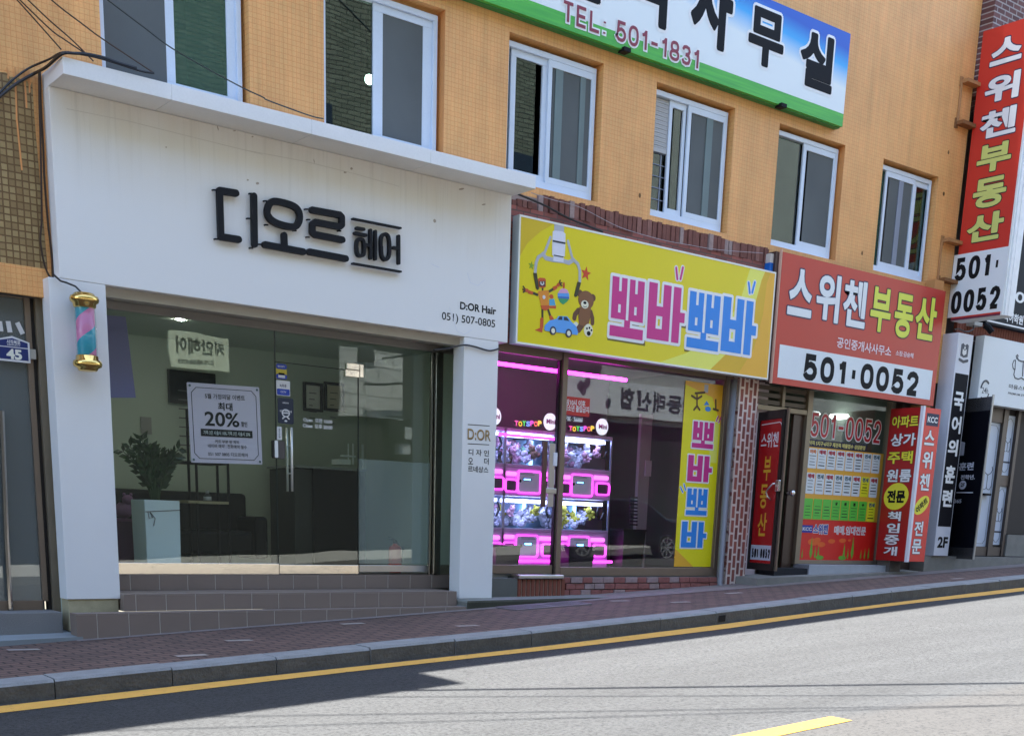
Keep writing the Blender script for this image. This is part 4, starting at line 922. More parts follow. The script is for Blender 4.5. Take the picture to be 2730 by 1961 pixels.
m = B(); m.wb(rc[0] - .2, rc[1] + .12, 1.6, 2.1, .75, 1.28); m.obj('body', M('magenta_dark', (.07, .012, .06), rough=.5), cb_); m = B(); m.wb(rc[0] - .22, rc[1] + .14, 1.58, 2.12, 1.281, 1.31); m.obj('top', M('magenta_top', (.14, .04, .11), rough=.5), cb_)
m = B(); m.ball((rc[1] - .02, 1.75, 1.40), .11, .09, .09, 12, .15); m.ball((rc[1] + .02, 1.72, 1.52), .07, .06, .06, 10, .1); m.ball((rc[1] - .02, 1.72, 1.58), .02); m.ball((rc[1] + .06, 1.72, 1.58), .02)
tag(m.obj('cushion_toy', M('mauve_plush', c(120, 85, 115), rough=.95)), 'mauve soft toy lying on the dark magenta box', 'soft toy')
rc = FP(2.99).rect('y2', 226, 655, 287, 750); m = B(); m.box(FP(2.99), *rc, 0, .01); tag(m.obj('paper_notice', M('pale_paper', (.30, .30, .28))), 'small pale paper notice on the salon back wall above the plant', 'notice')
# the promotion poster, fixed to the inside of the glass
pa, pb_, pc_, pd = [Vector(G.P(*G.px('y2', *p), -.014)) for p in ((475, 473), (860, 500), (875, 909), (499, 897))]
ux = ((pb_ - pa) + (pc_ - pd)).normalized(); uz = ((pa - pd) + (pb_ - pc_)); uz = (uz - ux * uz.dot(ux)).normalized()
cen = (pa + pb_ + pc_ + pd) / 4; hw = ((pb_ - pa).length + (pc_ - pd).length) / 4; hh = ((pa - pd).length + (pb_ - pc_).length) / 4
PP = PL(cen, ux, uz)
po = thing('promotion_poster', cen, 'lilac grey discount poster fixed behind the big salon window', 'poster')
m = B(); m.poly(PP, rrect(PP, (-hw, hw, -hh, hh), .012), -.006, 0); m.obj('sheet', M('poster_lilac', (.74, .62, .76), rough=.5, var=.02), po)
m = B(); i1, i2 = .045, .10
fr_ = [(-hw + i2, hh - i1), (hw - i2, hh - i1), (hw - i1, hh - i2), (hw - i1, -hh + i2), (hw - i2, -hh + i1), (-hw + i2, -hh + i1), (-hw + i1, -hh + i2), (-hw + i1, hh - i2)]
m.stroke(PP, fr_, .006, 0, .0015, True)
PR = lambda L, R, T, Bo: PP.r4('y2', L, R, T, Bo)
m.text(PP, '5월 가정의달 이벤트', PR((568, 550), (780, 560), (675, 538), (675, 566)), .002, .012)
m.text(PP, '최대', PR((637, 600), (714, 600), (675, 582), (675, 624)), .002, .03)
m.text(PP, '20%', PR((567, 665), (750, 670), (655, 632), (655, 708)), .002, .02)
m.text(PP, '할인', PR((760, 690), (792, 690), (775, 682), (775, 710)), .002, .02)
rcb = PR((547, 745), (820, 745), (683, 721), (683, 770)); m.box(PP, rcb[0], rcb[1], rcb[2] + .012, rcb[3] - .008, 0, .002)
m.text(PP, '커트 부분 펌 제외', PR((622, 788), (748, 790), (685, 780), (685, 798)), .002, .012)
m.text(PP, '네이버 예약 . 전화예약 필수', PR((585, 810), (790, 816), (688, 803), (688, 824)), .002, .012)
m.text(PP, '051 507 0805 디오르헤어', PR((585, 852), (795, 858), (690, 845), (690, 866)), .002, .012)
m.obj('print', ink, po)
m = B(); m.text(PP, '가족 2인 시술시 10% 가족 3인 시술시 20%', (rcb[0] + .03, rcb[1] - .03, rcb[2] + .03, rcb[3] - .025), .0035, .01); m.obj('reversed_print', wht, po)
m = B()
for sx_ in (-1, 1):
    for sy_ in (-1, 1): m.ell(PP, sx_ * (hw - .03), sy_ * (hh - .03), .012, .012, 0, .006)
m.obj('suction_pads', M('pad_teal', (.05, .10, .11), rough=.3), po)

# ------------------------------------------------------------------ toy claw shop
TY = .35; T = FP(TY); TF = FP(.30)
toy = thing('toy_shopfront', (11.5, .35, .5), 'bronze framed glass front of the claw machine shop under the yellow sign', 'shopfront')
tz_sill = T.px('y4', 700, 1475)[1]; tz_g = T.px('y4', 700, 1422)[1]; tz_top = 3.56
post0, post1 = TF.px('y4', 450, 700)[0], TF.px('y4', 476, 700)[0]
tx1 = T.px('y5', 500, 1300)[0] - .02; door_l = 9.28
m = B()
m.wb(door_l, tx1 + .13, .28, .40, tz_top, tz_top + .2); m.wb(post0 - .01, post1, .285, .40, tz_sill, tz_top); m.wb(tx1, tx1 + .13, .285, .40, tz_sill, tz_top)
m.wb(post1, tx1, .28, .40, tz_sill, tz_g); m.wb(post1, tx1, .30, .38, tz_top - .06, tz_top - .001); m.wb(door_l, post0 - .01, .31, .38, tz_top - .10, tz_top - .001)
m.obj('frame', alu_brown, toy, bevel=.006)
TG = glassmat('toy_glass', (.93, .94, .96), 1.4, .02)
m = B(); m.wb(post1, tx1, .345, .352, tz_g, tz_top - .06); m.obj('window_pane', TG, toy)
dst0, dst1 = T.px('y4', 414, 900)[0], T.px('y4', 442, 900)[0]
dzb = T.px('y4', 200, 1408)[1]; dz0 = T.px('y4', 200, 1462)[1]
m = B(); m.wb(door_l, dst0, .35, .357, dzb, tz_top - .10); do = m.obj('door', TG, toy); do['label'] = 'glass door with a dark closing stile'
m = B(); m.wb(dst0, post0 - .011, .33, .38, dz0, tz_top - .101); m.obj('door_stile', M('black_bronze', (.02, .017, .017), rough=.35, metal=.2), do)
m = B(); m.wb(door_l, dst0, .325, .385, dz0, dzb); m.obj('kick_rail', alu_brown, do, bevel=.004)
# lower kerb of the door, red brown pull bar, stickers and lock on the stile
m = B(); a_ = T.px('y4', 333, 640); b_ = T.px('y4', 325, 1048); m.wb(b_[0] - .03, b_[0] + .035, .28, .31, b_[1], a_[1]); m.obj('pull_bar', M('wood_bar', (.10, .045, .03), rough=.4), do)
m = B(); m.box(T, *T.rect('y4', 372, 655, 392, 1048), .03, .05); m.obj('metal_strip', M('strip_steel', (.5, .46, .42), rough=.3, metal=.6), do)
lk = B(); lk.box(T, *T.rect('y4', 332, 930, 410, 968), .03, .06); lk.obj('lock', steel_dull, do, bevel=.006)
m = B(); m.box(T, *T.rect('y4', 393, 712, 414, 796), .03, .06); m.box(T, *T.rect('y4', 384, 815, 404, 912), .03, .04); m.obj('keypad', M('keypad_white', c(205, 205, 215)), do, bevel=.008)
m = B(); rs = (post0 - .75, post1 - .06); zz = T.px('w4', 900, 240)[1]; m.wb(rs[0], rs[1], .12, .33, zz - .035, zz + .02); m.obj('threshold', steel_dull, toy, bevel=.014)
m = B(); m.wb(9.2, rs[0], .16, .40, -.1, zz - .03); m.wb(rs[0], tx1 + .15, .24, .40, -.1, tz_sill - .004); m.obj('base_wall', M('grey_render', c(98, 98, 92, 1.1), rough=.95, var=.25, vs=3), toy)
# upright bricks under the door, then two coursed rows
m = B(); x = rs[0] + .002; zb_ = .44
while x < rs[1]:
    m.wb(x + .006, x + .062, .15, .239, zb_, zz - .036); x += .074
m.obj('upright_bricks', M('upright_brick', c(120, 66, 50, 1.1), rough=.85, var=.25, vs=10, fine=.12), toy, bevel=.005)
m = B(); m.wb(rs[0], rs[1], .165, .239, zb_, zz - .045); m.obj('mortar', M('white_mortar', c(178, 162, 148, 1.1), rough=.95, var=.15), toy)
m = B(); row = .085; mats_ = []
bm1 = M('worn_brick', c(140, 88, 82, 1.05), rough=.9, var=.4, vs=7, fine=.2, fs=50, bump=.5, bs=40); bm2 = M('whitened_brick', c(150, 128, 126, 1.05), rough=.9, var=.35, vs=9, fine=.2, fs=50, bump=.5, bs=40)
m2 = B()
for r_i in range(4):
    z_ = tz_sill - .01 - row * (r_i + 1); x = rs[1] + (.1 if r_i % 2 else 0)
    while x < tx1 + .12:
        L_ = random.uniform(.17, .24); (m2 if random.random() < .3 else m).wb(x + .005, min(x + L_ - .005, tx1 + .13), .20 + random.uniform(-.008, .008), .239, z_ + .005, z_ + row - .005); x += L_
m.obj('brick_courses', bm1, toy, bevel=.006); m2.obj('whitened_bricks', bm2, toy, bevel=.006)
# mossy cement ledge
m = B(); xa_ = FP(-.3).px('w4', 205, 600)[0]
m.poly3([Vector((xa_, -.30, -.1)), Vector((xa_, -.30, .44)), Vector((xa_ + .02, -.28, .462)), Vector((xa_ + .02, .24, .468)), Vector((xa_, .24, -.1))], [Vector((13.9, -.20, -.1)), Vector((13.9, -.20, .47)), Vector((13.9, -.19, .5)), Vector((13.9, .24, .51)), Vector((13.9, .24, -.1))])
moss = M('mossy_cement', c(62, 62, 50, 1.0), rough=.95, var=.45, vs=5, fine=.2, bump=.5, bs=50); top_c = M('ledge_top_cement', c(120, 122, 116, 1.0), rough=.95, var=.3, vs=5, fine=.15)
lo = m.obj('cement_ledge', [top_c, moss])
for p in lo.data.polygons:
    if abs(p.normal.y) > .7: p.material_index = 1
tag(lo, 'low mossy cement ledge along the foot of the claw shop', 'ledge')
# room
mv = M('mauve_wall', (.50, .42, .44), rough=.8, var=.06)
m = B(); m.wb(9.28, 14.1, 3.3, 3.4, .4, 3.8); m.wb(9.265, 9.275, .62, 3.4, .4, 3.8); m.wb(tx1 + .9, tx1 + 1.0, .4, 3.4, .4, 3.8); m.wb(9.4, 14.2, .36, 3.4, 3.72, 3.8); m.obj('room_walls', mv, toy)
m = B(); m.wb(9.28, 14.1, .36, 3.4, .5, .76); m.obj('room_floor', M('toy_floor', (.28, .28, .28), rough=.3), toy)
m = B(); m.wb(tx1 + .13, tx1 + 1.0, .36, .42, .4, 3.8); m.obj('room_return', mv, toy)
# neon tubes on the ceiling
pk = glow('pink_neon', (.95, .045, .82), .8); pk2 = glow('pink_neon_soft', (1.0, .14, .85), .5)
NP = FP(.9)
for i, (a_, b_) in enumerate((((40, 155), (432, 208)), ((478, 214), (860, 261)))):
    p, q_ = NP.px('y4', *a_), NP.px('y4', *b_); zz_ = (p[1] + q_[1]) / 2
    m = B(); m.tube([NP.P(p[0], zz_), NP.P(q_[0], zz_)], .024, 8)
    tag(m.obj('neon_tube', glow('ceiling_neon', (1.0, .02, .78), 3.2)), ('long pink neon tube above the claw shop door' if i == 0 else 'long pink neon tube above the wide claw shop window'), 'neon tube', 'pink neon tubes under the claw shop ceiling')
# claw machines
CPn = FP(1.2)
def cr(x0, y0, x1, y1): return CPn.rect('y4', x0, y0, x1, y1)
cx0, cx1 = CPn.px('y4', 430, 900)[0], CPn.px('y4', 768, 900)[0]
DXM = CPn.px('y4', 582, 910)[0] - CPn.px('y4', 254, 905)[0]
cm = thing('claw_machine', ((cx0 + cx1) / 2, 1.2, .76), 'double deck claw machine seen whole in the wide claw shop window', 'claw machine', 'claw machines in a row')
lav = M('machine_lilac', (.40, .36, .46), rough=.4, var=.05); mgrey = M('coin_grey', (.66, .69, .72), rough=.45, var=.06)
zU0, zU1 = cr(0, 1003, 0, 0)[2], 0
zz = lambda y: CPn.px('y4', 600, y)[1]
def cab(name, za, zb, mat=lav, y0=1.2, y1=2.0): m = B(); m.wb(cx0 + .01, cx1 - .01, y0, y1, za, zb); return m.obj(name, mat, cm, bevel=.008)
cab('header', zz(622), zz(600), M('header_grey', c(160, 160, 165))); cab('control_panel', zz(1003), zz(832)); cab('control_panel', .77, zz(1212)); cab('deck_tray', zz(832) + .001, zz(812)); cab('deck_tray', zz(1212) + .001, zz(1192))
m = B()
for xx in (cx0 + .012, cx1 - .036):
    for yy in (1.2, 1.976):
        m.wb(xx, xx + .024, yy, yy + .024, zz(812), zz(622)); m.wb(xx, xx + .024, yy, yy + .024, zz(1192), zz(1003))
m.obj('corner_posts', M('case_steel', c(150, 155, 170), rough=.3, metal=.5), cm)
m = B(); m.wb(cx0 + .04, cx1 - .04, 1.97, 1.99, zz(812), zz(622)); m.wb(cx0 + .04, cx1 - .04, 1.97, 1.99, zz(1192), zz(1003)); m.obj('back_panel', M('case_back', (.42, .50, .62), rough=.4), cm)
m = B(); m.wb(cx0 + .04, cx1 - .04, 1.202, 1.206, zz(812), zz(622)); m.wb(cx0 + .04, cx1 - .04, 1.202, 1.206, zz(1192), zz(1003)); m.obj('case_glass', glassmat('case_glass', (.86, .94, .97), 1.0, .02), cm)
led = glow('case_led', (.55, .55, 1.0), 2.2); ledc = glow('case_led_cyan', (.32, .60, 1.0), 1.0)
m = B(); m.wb(cx0 + .12, cx1 - .12, 1.24, 1.40, zz(648), zz(630)); m.obj('led_bar', led, cm); m = B(); m.wb(cx0 + .12, cx1 - .12, 1.24, 1.40, zz(1040), zz(1020)); m.obj('led_bar', led, cm)
m = B(); m.wb(cx0 + .06, cx0 + .10, 1.9, 1.94, zz(800), zz(640)); m.wb(cx1 - .1, cx1 - .06, 1.9, 1.94, zz(1180), zz(1040)); m.obj('side_led', ledc, cm)
m = B(); m.wb(cx0 + .1, cx1 - .06, 1.5, 1.96, zz(718), zz(712)); m.wb(cx0 + .1, cx1 - .06, 1.5, 1.96, zz(1100), zz(1095)); m.obj('glass_shelf', M('shelf_pale', c(170, 180, 200), rough=.3), cm)
for zt_ in (622, 1010):
    m = B(); cxm = (cx0 + cx1) / 2 + .04; m.wb(cxm - .09, cxm + .09, 1.35, 1.6, zz(zt_ + 32), zz(zt_ + 4)); m.tube([(cx1 - .14, 1.3, zz(zt_ + 30)), (cx1 - .16, 1.3, zz(zt_ + 70)), (cx1 - .12, 1.3, zz(zt_ + 115))], .018); m.tube([(cx1 - .06, 1.3, zz(zt_ + 30)), (cx1 - .03, 1.3, zz(zt_ + 70)), (cx1 - .08, 1.3, zz(zt_ + 115))], .018); m.obj('claw', M('claw_dark', (.02, .018, .022), rough=.3, metal=.4), cm)
def ring(name, x0, y0, x1, y1, wd=.019, d=.02, hole=True):
    r_ = cr(x0, y0, x1, y1); m = B(); ps = rrect(CPn, (r_[0] + wd / 2, r_[1] - wd / 2, r_[2] + wd / 2, r_[3] - wd / 2), .035)
    m.stroke(CPn, ps, wd, .003, d, True); o = m.obj(name, pk, cm)
    m = B(); m.poly(CPn, rrect(CPn, (r_[0] + wd, r_[1] - wd, r_[2] + wd, r_[3] - wd), .02), .001, .004 if hole else .016); m.obj('prize_hatch' if hole else 'coin_box', M('hatch_dark', (.02, .008, .025), rough=.4) if hole else mgrey, cm)
ring('neon_ring', 443, 893, 514, 976); ring('neon_ring', 670, 897, 751, 979); ring('neon_ring', 516, 842, 646, 988, hole=False)
ring('neon_ring', 426, 1272, 498, 1352); ring('neon_ring', 652, 1280, 728, 1360); ring('neon_ring', 499, 1228, 626, 1367, hole=False)
for (x0, x1, y_) in ((441, 514, 862), (648, 748, 866), (425, 496, 1241), (628, 724, 1252)):
    a_ = CPn.px('y4', x0, y_); b_ = CPn.px('y4', x1, y_); m = B(); m.tube([CPn.P(a_[0] + .03, a_[1], .02), CPn.P(b_[0] - .03, a_[1], .02)], .028, 8); m.obj('neon_bar', pk2, cm)
a_ = CPn.px('y4', 425, 1386); b_ = CPn.px('y4', 780, 1392); m = B(); m.tube([CPn.P(a_[0], a_[1], .02), CPn.P(b_[0] - .05, a_[1], .02)], .02, 6); m.obj('neon_bar', pk, cm)
for yy in (852, 1238):
    rr_ = cr(530, yy + 38, 605, yy + 55); m = B(); m.box(CPn, rr_[0] + .05, rr_[1] - .03, rr_[2], rr_[3], .017, .02); m.ell(CPn, rr_[0] - .0, rr_[2] - .01, .02, .02, .017, .022); m.obj('coin_slot', ink, cm)
    m = B(); m.box(CPn, rr_[0] + .06, rr_[1] - .05, rr_[2] + .006, rr_[3] - .006, .0205, .0215); m.obj('slot_light', glow('slot_blue', (.1, .35, 1), 2.0), cm)
    m = B()
    for k in range(3): m.box(CPn, rr_[0] + .0, rr_[1] + .02 - .03 * k, rr_[3] + .05 + .02 * k, rr_[3] + .056 + .02 * k, .0165, .0175)
    m.obj('coin_print', M('print_grey', (.1, .1, .1)), cm)
TP = FP(1.19); cols = [(.75, .10, .35), (.8, .55, .05), (.10, .60, .12), (.20, .35, .85), (.65, .10, .55), (.8, .15, .12), (.8, .6, .08), (.1, .6, .2)]
tx_ = [cr(500 + 20.5 * i, 545, 500 + 20.5 * (i + 1), 582) for i in range(8)]
m = B(); m.poly(TP, rrect(TP, cr(497, 548, 664, 588), .03), -.01, 0); m.obj('topper_board', M('topper_dark', (.03, .012, .04), rough=.4), cm)
for i, ch in enumerate('TOYSPOP'):
    r_ = cr(502 + 22.5 * i, 545 + 4 * (i % 2), 502 + 22.5 * (i + 1) - 2, 580 + 3 * (i % 2)); m = B(); m.text(TP, ch, r_, .003, .05); m.obj('topper_letter', glow('topper_glow_%d' % i, cols[i], .22), cm)  # slight glow added to lift the dark topper letters
r_ = cr(677, 513, 746, 592); m = B(); m.ell(TP, (r_[0] + r_[1]) / 2, (r_[2] + r_[3]) / 2, .105, .112, -.03, .0, 28); m.obj('topper_disc', glow('disc_glow', (.72, .80, .86), .2), cm)  # disc given a slight added glow as well
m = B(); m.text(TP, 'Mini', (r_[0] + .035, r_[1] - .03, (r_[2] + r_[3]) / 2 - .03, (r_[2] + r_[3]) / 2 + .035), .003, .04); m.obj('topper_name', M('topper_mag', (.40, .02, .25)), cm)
cm2 = copy_tree(cm, cm.location + Vector((-DXM, 0, 0)), None, 'double deck claw machine seen through the claw shop glass door')
cm3 = copy_tree(cm, cm.location + Vector((-2 * DXM, 0, 0)), None, 'claw machine with only its edge showing beside the white salon pillar')
a_ = CPn.px('y4', 60, 598); b_ = CPn.px('y4', 408, 598); m = B(); m.tube([CPn.P(a_[0], a_[1], .03), CPn.P(b_[0], a_[1], .03)], .02, 6); tag(m.obj('neon_tube', pk), 'pink neon tube on top of the claw machine behind the glass door', 'neon tube', None)
# plush toys heaped in the cases
def plush(col, nm):
    m = B(); m.ball((0, 0, .045), .055, .05, .05, 10, .06); m.ball((.005, -.01, .115), .045, .042, .042, 10, .05)
    for sd in (-1, 1): m.ball((sd * .032, -.005, .155), .016, .012, .018, 7); m.ball((sd * .05, -.02, .06), .02, .018, .028, 7); m.ball((sd * .03, -.045, .015), .022, .028, .018, 7)
    return m.obj('plush_toy', M(nm, col, rough=.95, var=.12, vs=20), base=(0, 0, 0))
pc_ = {'white': plush((.68, .68, .72), 'plush_white'), 'pink': plush((.62, .34, .42), 'plush_pink'), 'brown': plush((.26, .17, .10), 'plush_brown'), 'yellow': plush((.55, .52, .06), 'plush_yellow'), 'green': plush((.16, .38, .22), 'plush_green')}
used = {}
def put(kind, x, y, z, where):
    o = pc_[kind]
    if kind in used: n = o.copy(); C.objects.link(n)
    else: n = o; used[kind] = 1
    n.location = (x, y, z); n.rotation_euler = (random.uniform(-.9, .9), random.uniform(-.9, .9), random.uniform(-1.2, 1.2)); s_ = random.uniform(.85, 1.25); n.scale = (s_, s_, s_)
    tag(n, kind + ' plush toy heaped in the ' + where, 'plush toy', kind + ' plush toys in the ' + where)
for ox, nm in ((0, 'claw machine in the wide window'), (-DXM, 'claw machine behind the glass door')):
    for (zb_, ks, deck) in ((zz(800), ['white', 'pink', 'brown', 'white', 'green'], 'upper case'), (zz(1180), ['white', 'brown', 'white', 'yellow', 'white'] if ox == 0 else ['white', 'yellow', 'white', 'pink'], 'lower case')):
        for i in range(20):
            put(random.choice(ks), cx0 + ox + .10 + (cx1 - cx0 - .2) * ((i * .37) % 1), 1.30 + .5 * ((i * .61) % 1), zb_ + .01 + .07 * (i % 3), deck + ' of the ' + nm)
    for i in range(4): put('white' if i % 2 else 'pink', cx0 + ox + .2 + .17 * i, 1.6, zz(712) + .01, 'glass shelf of the ' + nm)
# bins
BPn = FP(.62)
for i, (x0, y0, x1, lab) in enumerate(((70, 1285, 225, 'black waste bin just inside the claw shop door'), (528, 1293, 690, 'black waste bin before the claw machine in the wide window'), (865, 1186, 996, 'taller black waste bin near the yellow window banner'))):
    P_ = FP(.62 if i < 2 else .9); r_ = P_.rect('y4', x0, y0, x1, 1400); xm = (r_[0] + r_[1]) / 2; hw_ = (r_[1] - r_[0]) / 2; yy = P_.o.y + hw_
    bn = thing('waste_bin', (xm, yy, .76), lab, 'bin', 'black bins inside the claw shop')
    m = B(); f_ = lambda k, z_: [Vector((xm + a_ * hw_ * k, yy + b_ * hw_ * k * .7, z_)) for a_, b_ in ((-1, -1), (1, -1), (1, 1), (-1, 1))]
    m.poly3(f_(.98, r_[3] - .02), f_(.84, .76)); m.obj('bin_body', black_pl, bn, bevel=.01)
    m = B(); m.poly3(f_(1.02, r_[3]), f_(1.02, r_[3] - .025)); m.obj('bin_rim', M('bin_rim', (.02, .02, .02), rough=.3), bn)
# pale upright trim with a switch on the room's right wall
VP_ = FP(1.6); m = B(); r_ = VP_.rect('y4', 958, 470, 985, 1180); m.wb(r_[0], r_[1], 1.6, 1.66, .76, r_[3]); ov = m.obj('door_trim', M('trim_pale', c(170, 170, 165)), toy)
m = B(); r_ = VP_.rect('y4', 975, 760, 1006, 860); m.box(VP_, *r_, .01, .03); tag(m.obj('wall_switch', M('switch_white', c(200, 200, 200))), 'white wall switch on the pale trim inside the claw shop', 'switch')
m = B(); DKP = FP(1.0)
for k in range(9): r_ = DKP.rect('y4', 880, 985 + k * 21, 925, 997 + k * 21); m.box(DKP, *r_, 0, .02)
tag(m.obj('louvre_vent', M('vent_dark', (.03, .025, .03), rough=.5)), 'dark slatted vent low on the claw shop side partition', 'vent')
# red notice and white label
G3 = FP(TY - .008)
rc = G3.rect('y4', 474, 360, 630, 492); no = flat('warning_notice', G3, rc, red_p, 'red notice with white lettering on the claw shop glass', 'notice', r=.003)
m = B(); m.text(G3, '밤10시 이후', G3.r4('y4', (486, 400), (606, 405), (545, 384), (545, 424)), .003, .035); m.text(G3, '청소년 출입금지', (rc[0] + .012, rc[1] - .012, rc[2] + .045, rc[2] + .13), .003, .035); m.obj('lettering', wht, no)
rc = G3.rect('y4', 466, 484, 588, 524); no = flat('safety_label', G3, rc, wht, 'white label with two round icons under the red notice', 'label', r=.003)
m = B()
for cx_ in (484, 524): p = G3.px('y4', cx_, 503); m.stroke(G3, [(p[0] + .026 * math.cos(i * PI / 6), p[1] + .026 * math.sin(i * PI / 6)) for i in range(12)], .007, .002, .003, True); m.stroke(G3, [(p[0] - .016, p[1] + .016), (p[0] + .016, p[1] - .016)], .012, .002, .0032)
m.text(G3, '금연구역', G3.r4('y4', (542, 498), (582, 500), (562, 490), (562, 506)), .003, .03); m.obj('print', ink, no)
# yellow vertical banner film
yb_m = M('banner_yellow', c(200, 190, 20, 1.5), rough=.4, var=.03); org = M('print_orange', c(215, 150, 40, 1.5), rough=.4, var=.03); ygr = M('print_lime', c(215, 205, 90, 1.4), rough=.4, var=.03)
mag = M('print_magenta', c(182, 40, 120, 1.35), rough=.4, var=.03); bluel = M('print_sky_blue', c(30, 120, 200, 1.35), rough=.4, var=.03); outl = M('print_pale_lilac', c(215, 215, 230, 1.3), rough=.4, var=.02)
P3 = {'ppo': [(0, .21, .30, 1), (.29, .46, .30, 1), (.54, .71, .30, 1), (.79, 1, .30, 1), (.21, .29, .30, .41), (.21, .29, .55, .77), (.71, .79, .30, .41), (.71, .79, .55, .77), (.42, .60, .18, .299), (-.02, 1.02, 0, .179)],
      'ba': [(0, .24, 0, 1), (.42, .64, 0, 1), (.24, .42, 0, .20), (.24, .42, .43, .60), (.71, .93, 0, 1), (.93, 1.07, .38, .56)]}
def blockglyph(par, pl, kind, rc, mat, e, d=.002, shadow=False):
    a0, a1, b0, b1 = rc; w_ = a1 - a0; h_ = b1 - b0
    if kind == 'ba': w_ /= 1.07
    R = [(a0 + x0 * w_, a0 + x1 * w_, b0 + y0 * h_, b0 + y1 * h_) for x0, x1, y0, y1 in P3[kind]]
    if shadow:
        m = B()
        for i, (x0, x1, y0, y1) in enumerate(R): m.box(pl, x0 - e + .012, x1 + e + .02, y0 - e - .022, y1 + e - .01, .0005, .001 + .00012 * i)
        m.obj('letter_shadow', M('print_olive_shadow', c(120, 105, 20, 1.0), rough=.5), par)
    m = B()
    for i, (x0, x1, y0, y1) in enumerate(R): m.poly(pl, rrect(pl, (x0 - e, x1 + e, y0 - e, y1 + e), e * .9), d, d + .002 + .00012 * i)
    m.obj('letter_outline', outl, par)
    m = B()
    for i, (x0, x1, y0, y1) in enumerate(R): m.box(pl, x0, x1, y0, y1, d + .0035, d + .0042 + .0001 * i)
    m.obj('letter', mat, par)
def ticks(par, pl, z, segs, mat, wd):
    m = B(); [m.stroke(pl, pl.pts(z, s_), wd * 1.9, .002, .003) for s_ in segs]; m.obj('tick_outline', outl, par)
    m = B(); [m.stroke(pl, pl.pts(z, s_), wd, .0045, .005) for s_ in segs]; m.obj('tick_mark', mat, par)
rc = G3.rect('y5', 325, 160, 492, 1403); rc = (G3.px('y5', 280, 800)[0], G3.px('y5', 538, 800)[0], rc[2], rc[3])
ban = thing('window_banner', (rc[0], TY, rc[2]), 'tall yellow banner film in the claw shop window beside the grey downpipe', 'banner')
m = B(); m.box(G3, *rc, 0, .003); m.obj('film', yb_m, ban)
hB = rc[3] - rc[2]; wB = rc[1] - rc[0]
m = B(); m.poly(G3, [(rc[0], rc[3] - .02 * hB), (rc[0], rc[3]), (rc[1], rc[3]), (rc[1], rc[3] - .28 * hB), (rc[1] - .06 * wB, rc[3] - .2 * hB), (rc[1] - .3 * wB, rc[3] - .07 * hB)], .003, .0036); m.poly(G3, [(rc[0], rc[2]), (rc[0] + .5 * wB, rc[2]), (rc[0] + .2 * wB, rc[2] + .06 * hB), (rc[0], rc[2] + .1 * hB)], .003, .0036); m.obj('orange_swirl', org, ban)
m = B(); m.poly(G3, [(rc[1] - .28 * wB, rc[3] - .42 * hB), (rc[1] - .28 * wB, rc[3] - .20 * hB), (rc[1] - .08 * wB, rc[3] - .21 * hB), (rc[1] - .08 * wB, rc[3] - .42 * hB)], .003, .0036); m.obj('lime_swirl', ygr, ban)
for kind, mt, pts in (('ppo', mag, ((366, 530), (502, 530), (440, 437), (430, 612))), ('ba', mag, ((332, 745), (494, 745), (420, 662), (400, 835))), ('ppo', bluel, ((326, 970), (460, 970), (400, 882), (390, 1058))), ('ba', bluel, ((290, 1185), (456, 1185), (370, 1102), (360, 1274)))):
    blockglyph(ban, G3, kind, G3.r4('y5', *pts), mt, .02, .004)
ticks(ban, G3, 'y5', [[(525, 430), (537, 400)], [(540, 440), (555, 405)]], mag, .02); ticks(ban, G3, 'y5', [[(300, 905), (285, 872)], [(318, 890), (308, 852)]], bluel, .02)
m = B()
for s_ in ([(395, 258), (395, 330)], [(360, 262), (395, 285), (425, 265)], [(395, 330), (375, 355)], [(395, 330), (412, 355)], [(520, 290), (520, 350)], [(505, 350), (535, 360)], [(445, 240), (385, 245)]): m.stroke(G3, G3.pts('y5', s_), .03, .004, .005)
m.obj('toy_figures', M('print_brown', (.10, .05, .02)), ban)
m = B(); m.ell(G3, *G3.px('y5', 468, 350), .06, .035, .004, .005); m.poly(G3, G3.pts('y5', [(440, 325), (460, 295), (478, 325)]), .004, .005); m.obj('toy_car', bluel, ban)
m = B(); m.box(G3, *G3.rect('y5', 446, 186, 468, 242), .004, .005); m.obj('claw_print', M('print_claw_grey', c(170, 172, 178)), ban)

# yellow sign box
YS = FP(0.0); x0, x1 = 9.524, 14.137; z0, z1 = 3.53, 4.968
ys = thing('claw_shop_sign', ((x0 + x1) / 2, .05, z0), 'yellow lightbox sign with cartoon toys and big pink and blue letters', 'sign')
m = B(); m.wb(x0, x1, .001, .13, z0, z1); m.obj('box', M('sign_return', c(165, 178, 182), rough=.4), ys, bevel=.004)
m = B(); t_ = .022
m.wb(x0, x1, -.006, .0, z0, z0 + t_); m.wb(x0, x1, -.006, .0, z1 - t_, z1); m.wb(x0, x0 + t_, -.006, .0, z0 + t_, z1 - t_); m.wb(x1 - t_, x1, -.006, 0, z0 + t_, z1 - t_); m.obj('edge_trim', M('edge_white', c(215, 215, 205)), ys)
m = B(); m.wb(x0 + t_, x1 - t_, -.0015, 0, z0 + t_, z1 - t_); m.obj('face', M('sign_yellow', c(204, 188, 18, 1.35), rough=.28, var=.04, vs=1, bump=.06, bs=5), ys)
fa = lambda u, v: (x0 + t_ + (x1 - x0 - 2 * t_) * u, z0 + t_ + (z1 - z0 - 2 * t_) * v)
def zp(ps): return [YS.px('z7', *p) for p in ps]
m = B(); a_ = zp([(1300, 1318), (1500, 1250), (1760, 1080), (1900, 880), (1985, 600), (2100, 628), (2070, 700), (1990, 990), (1880, 1180), (1680, 1378)]); m.poly(YS, [(min(max(p[0], x0 + t_), x1 - t_), min(max(p[1], z0 + t_), z1 - t_)) for p in a_], .0015, .003); m.obj('lime_swirl', ygr, ys)
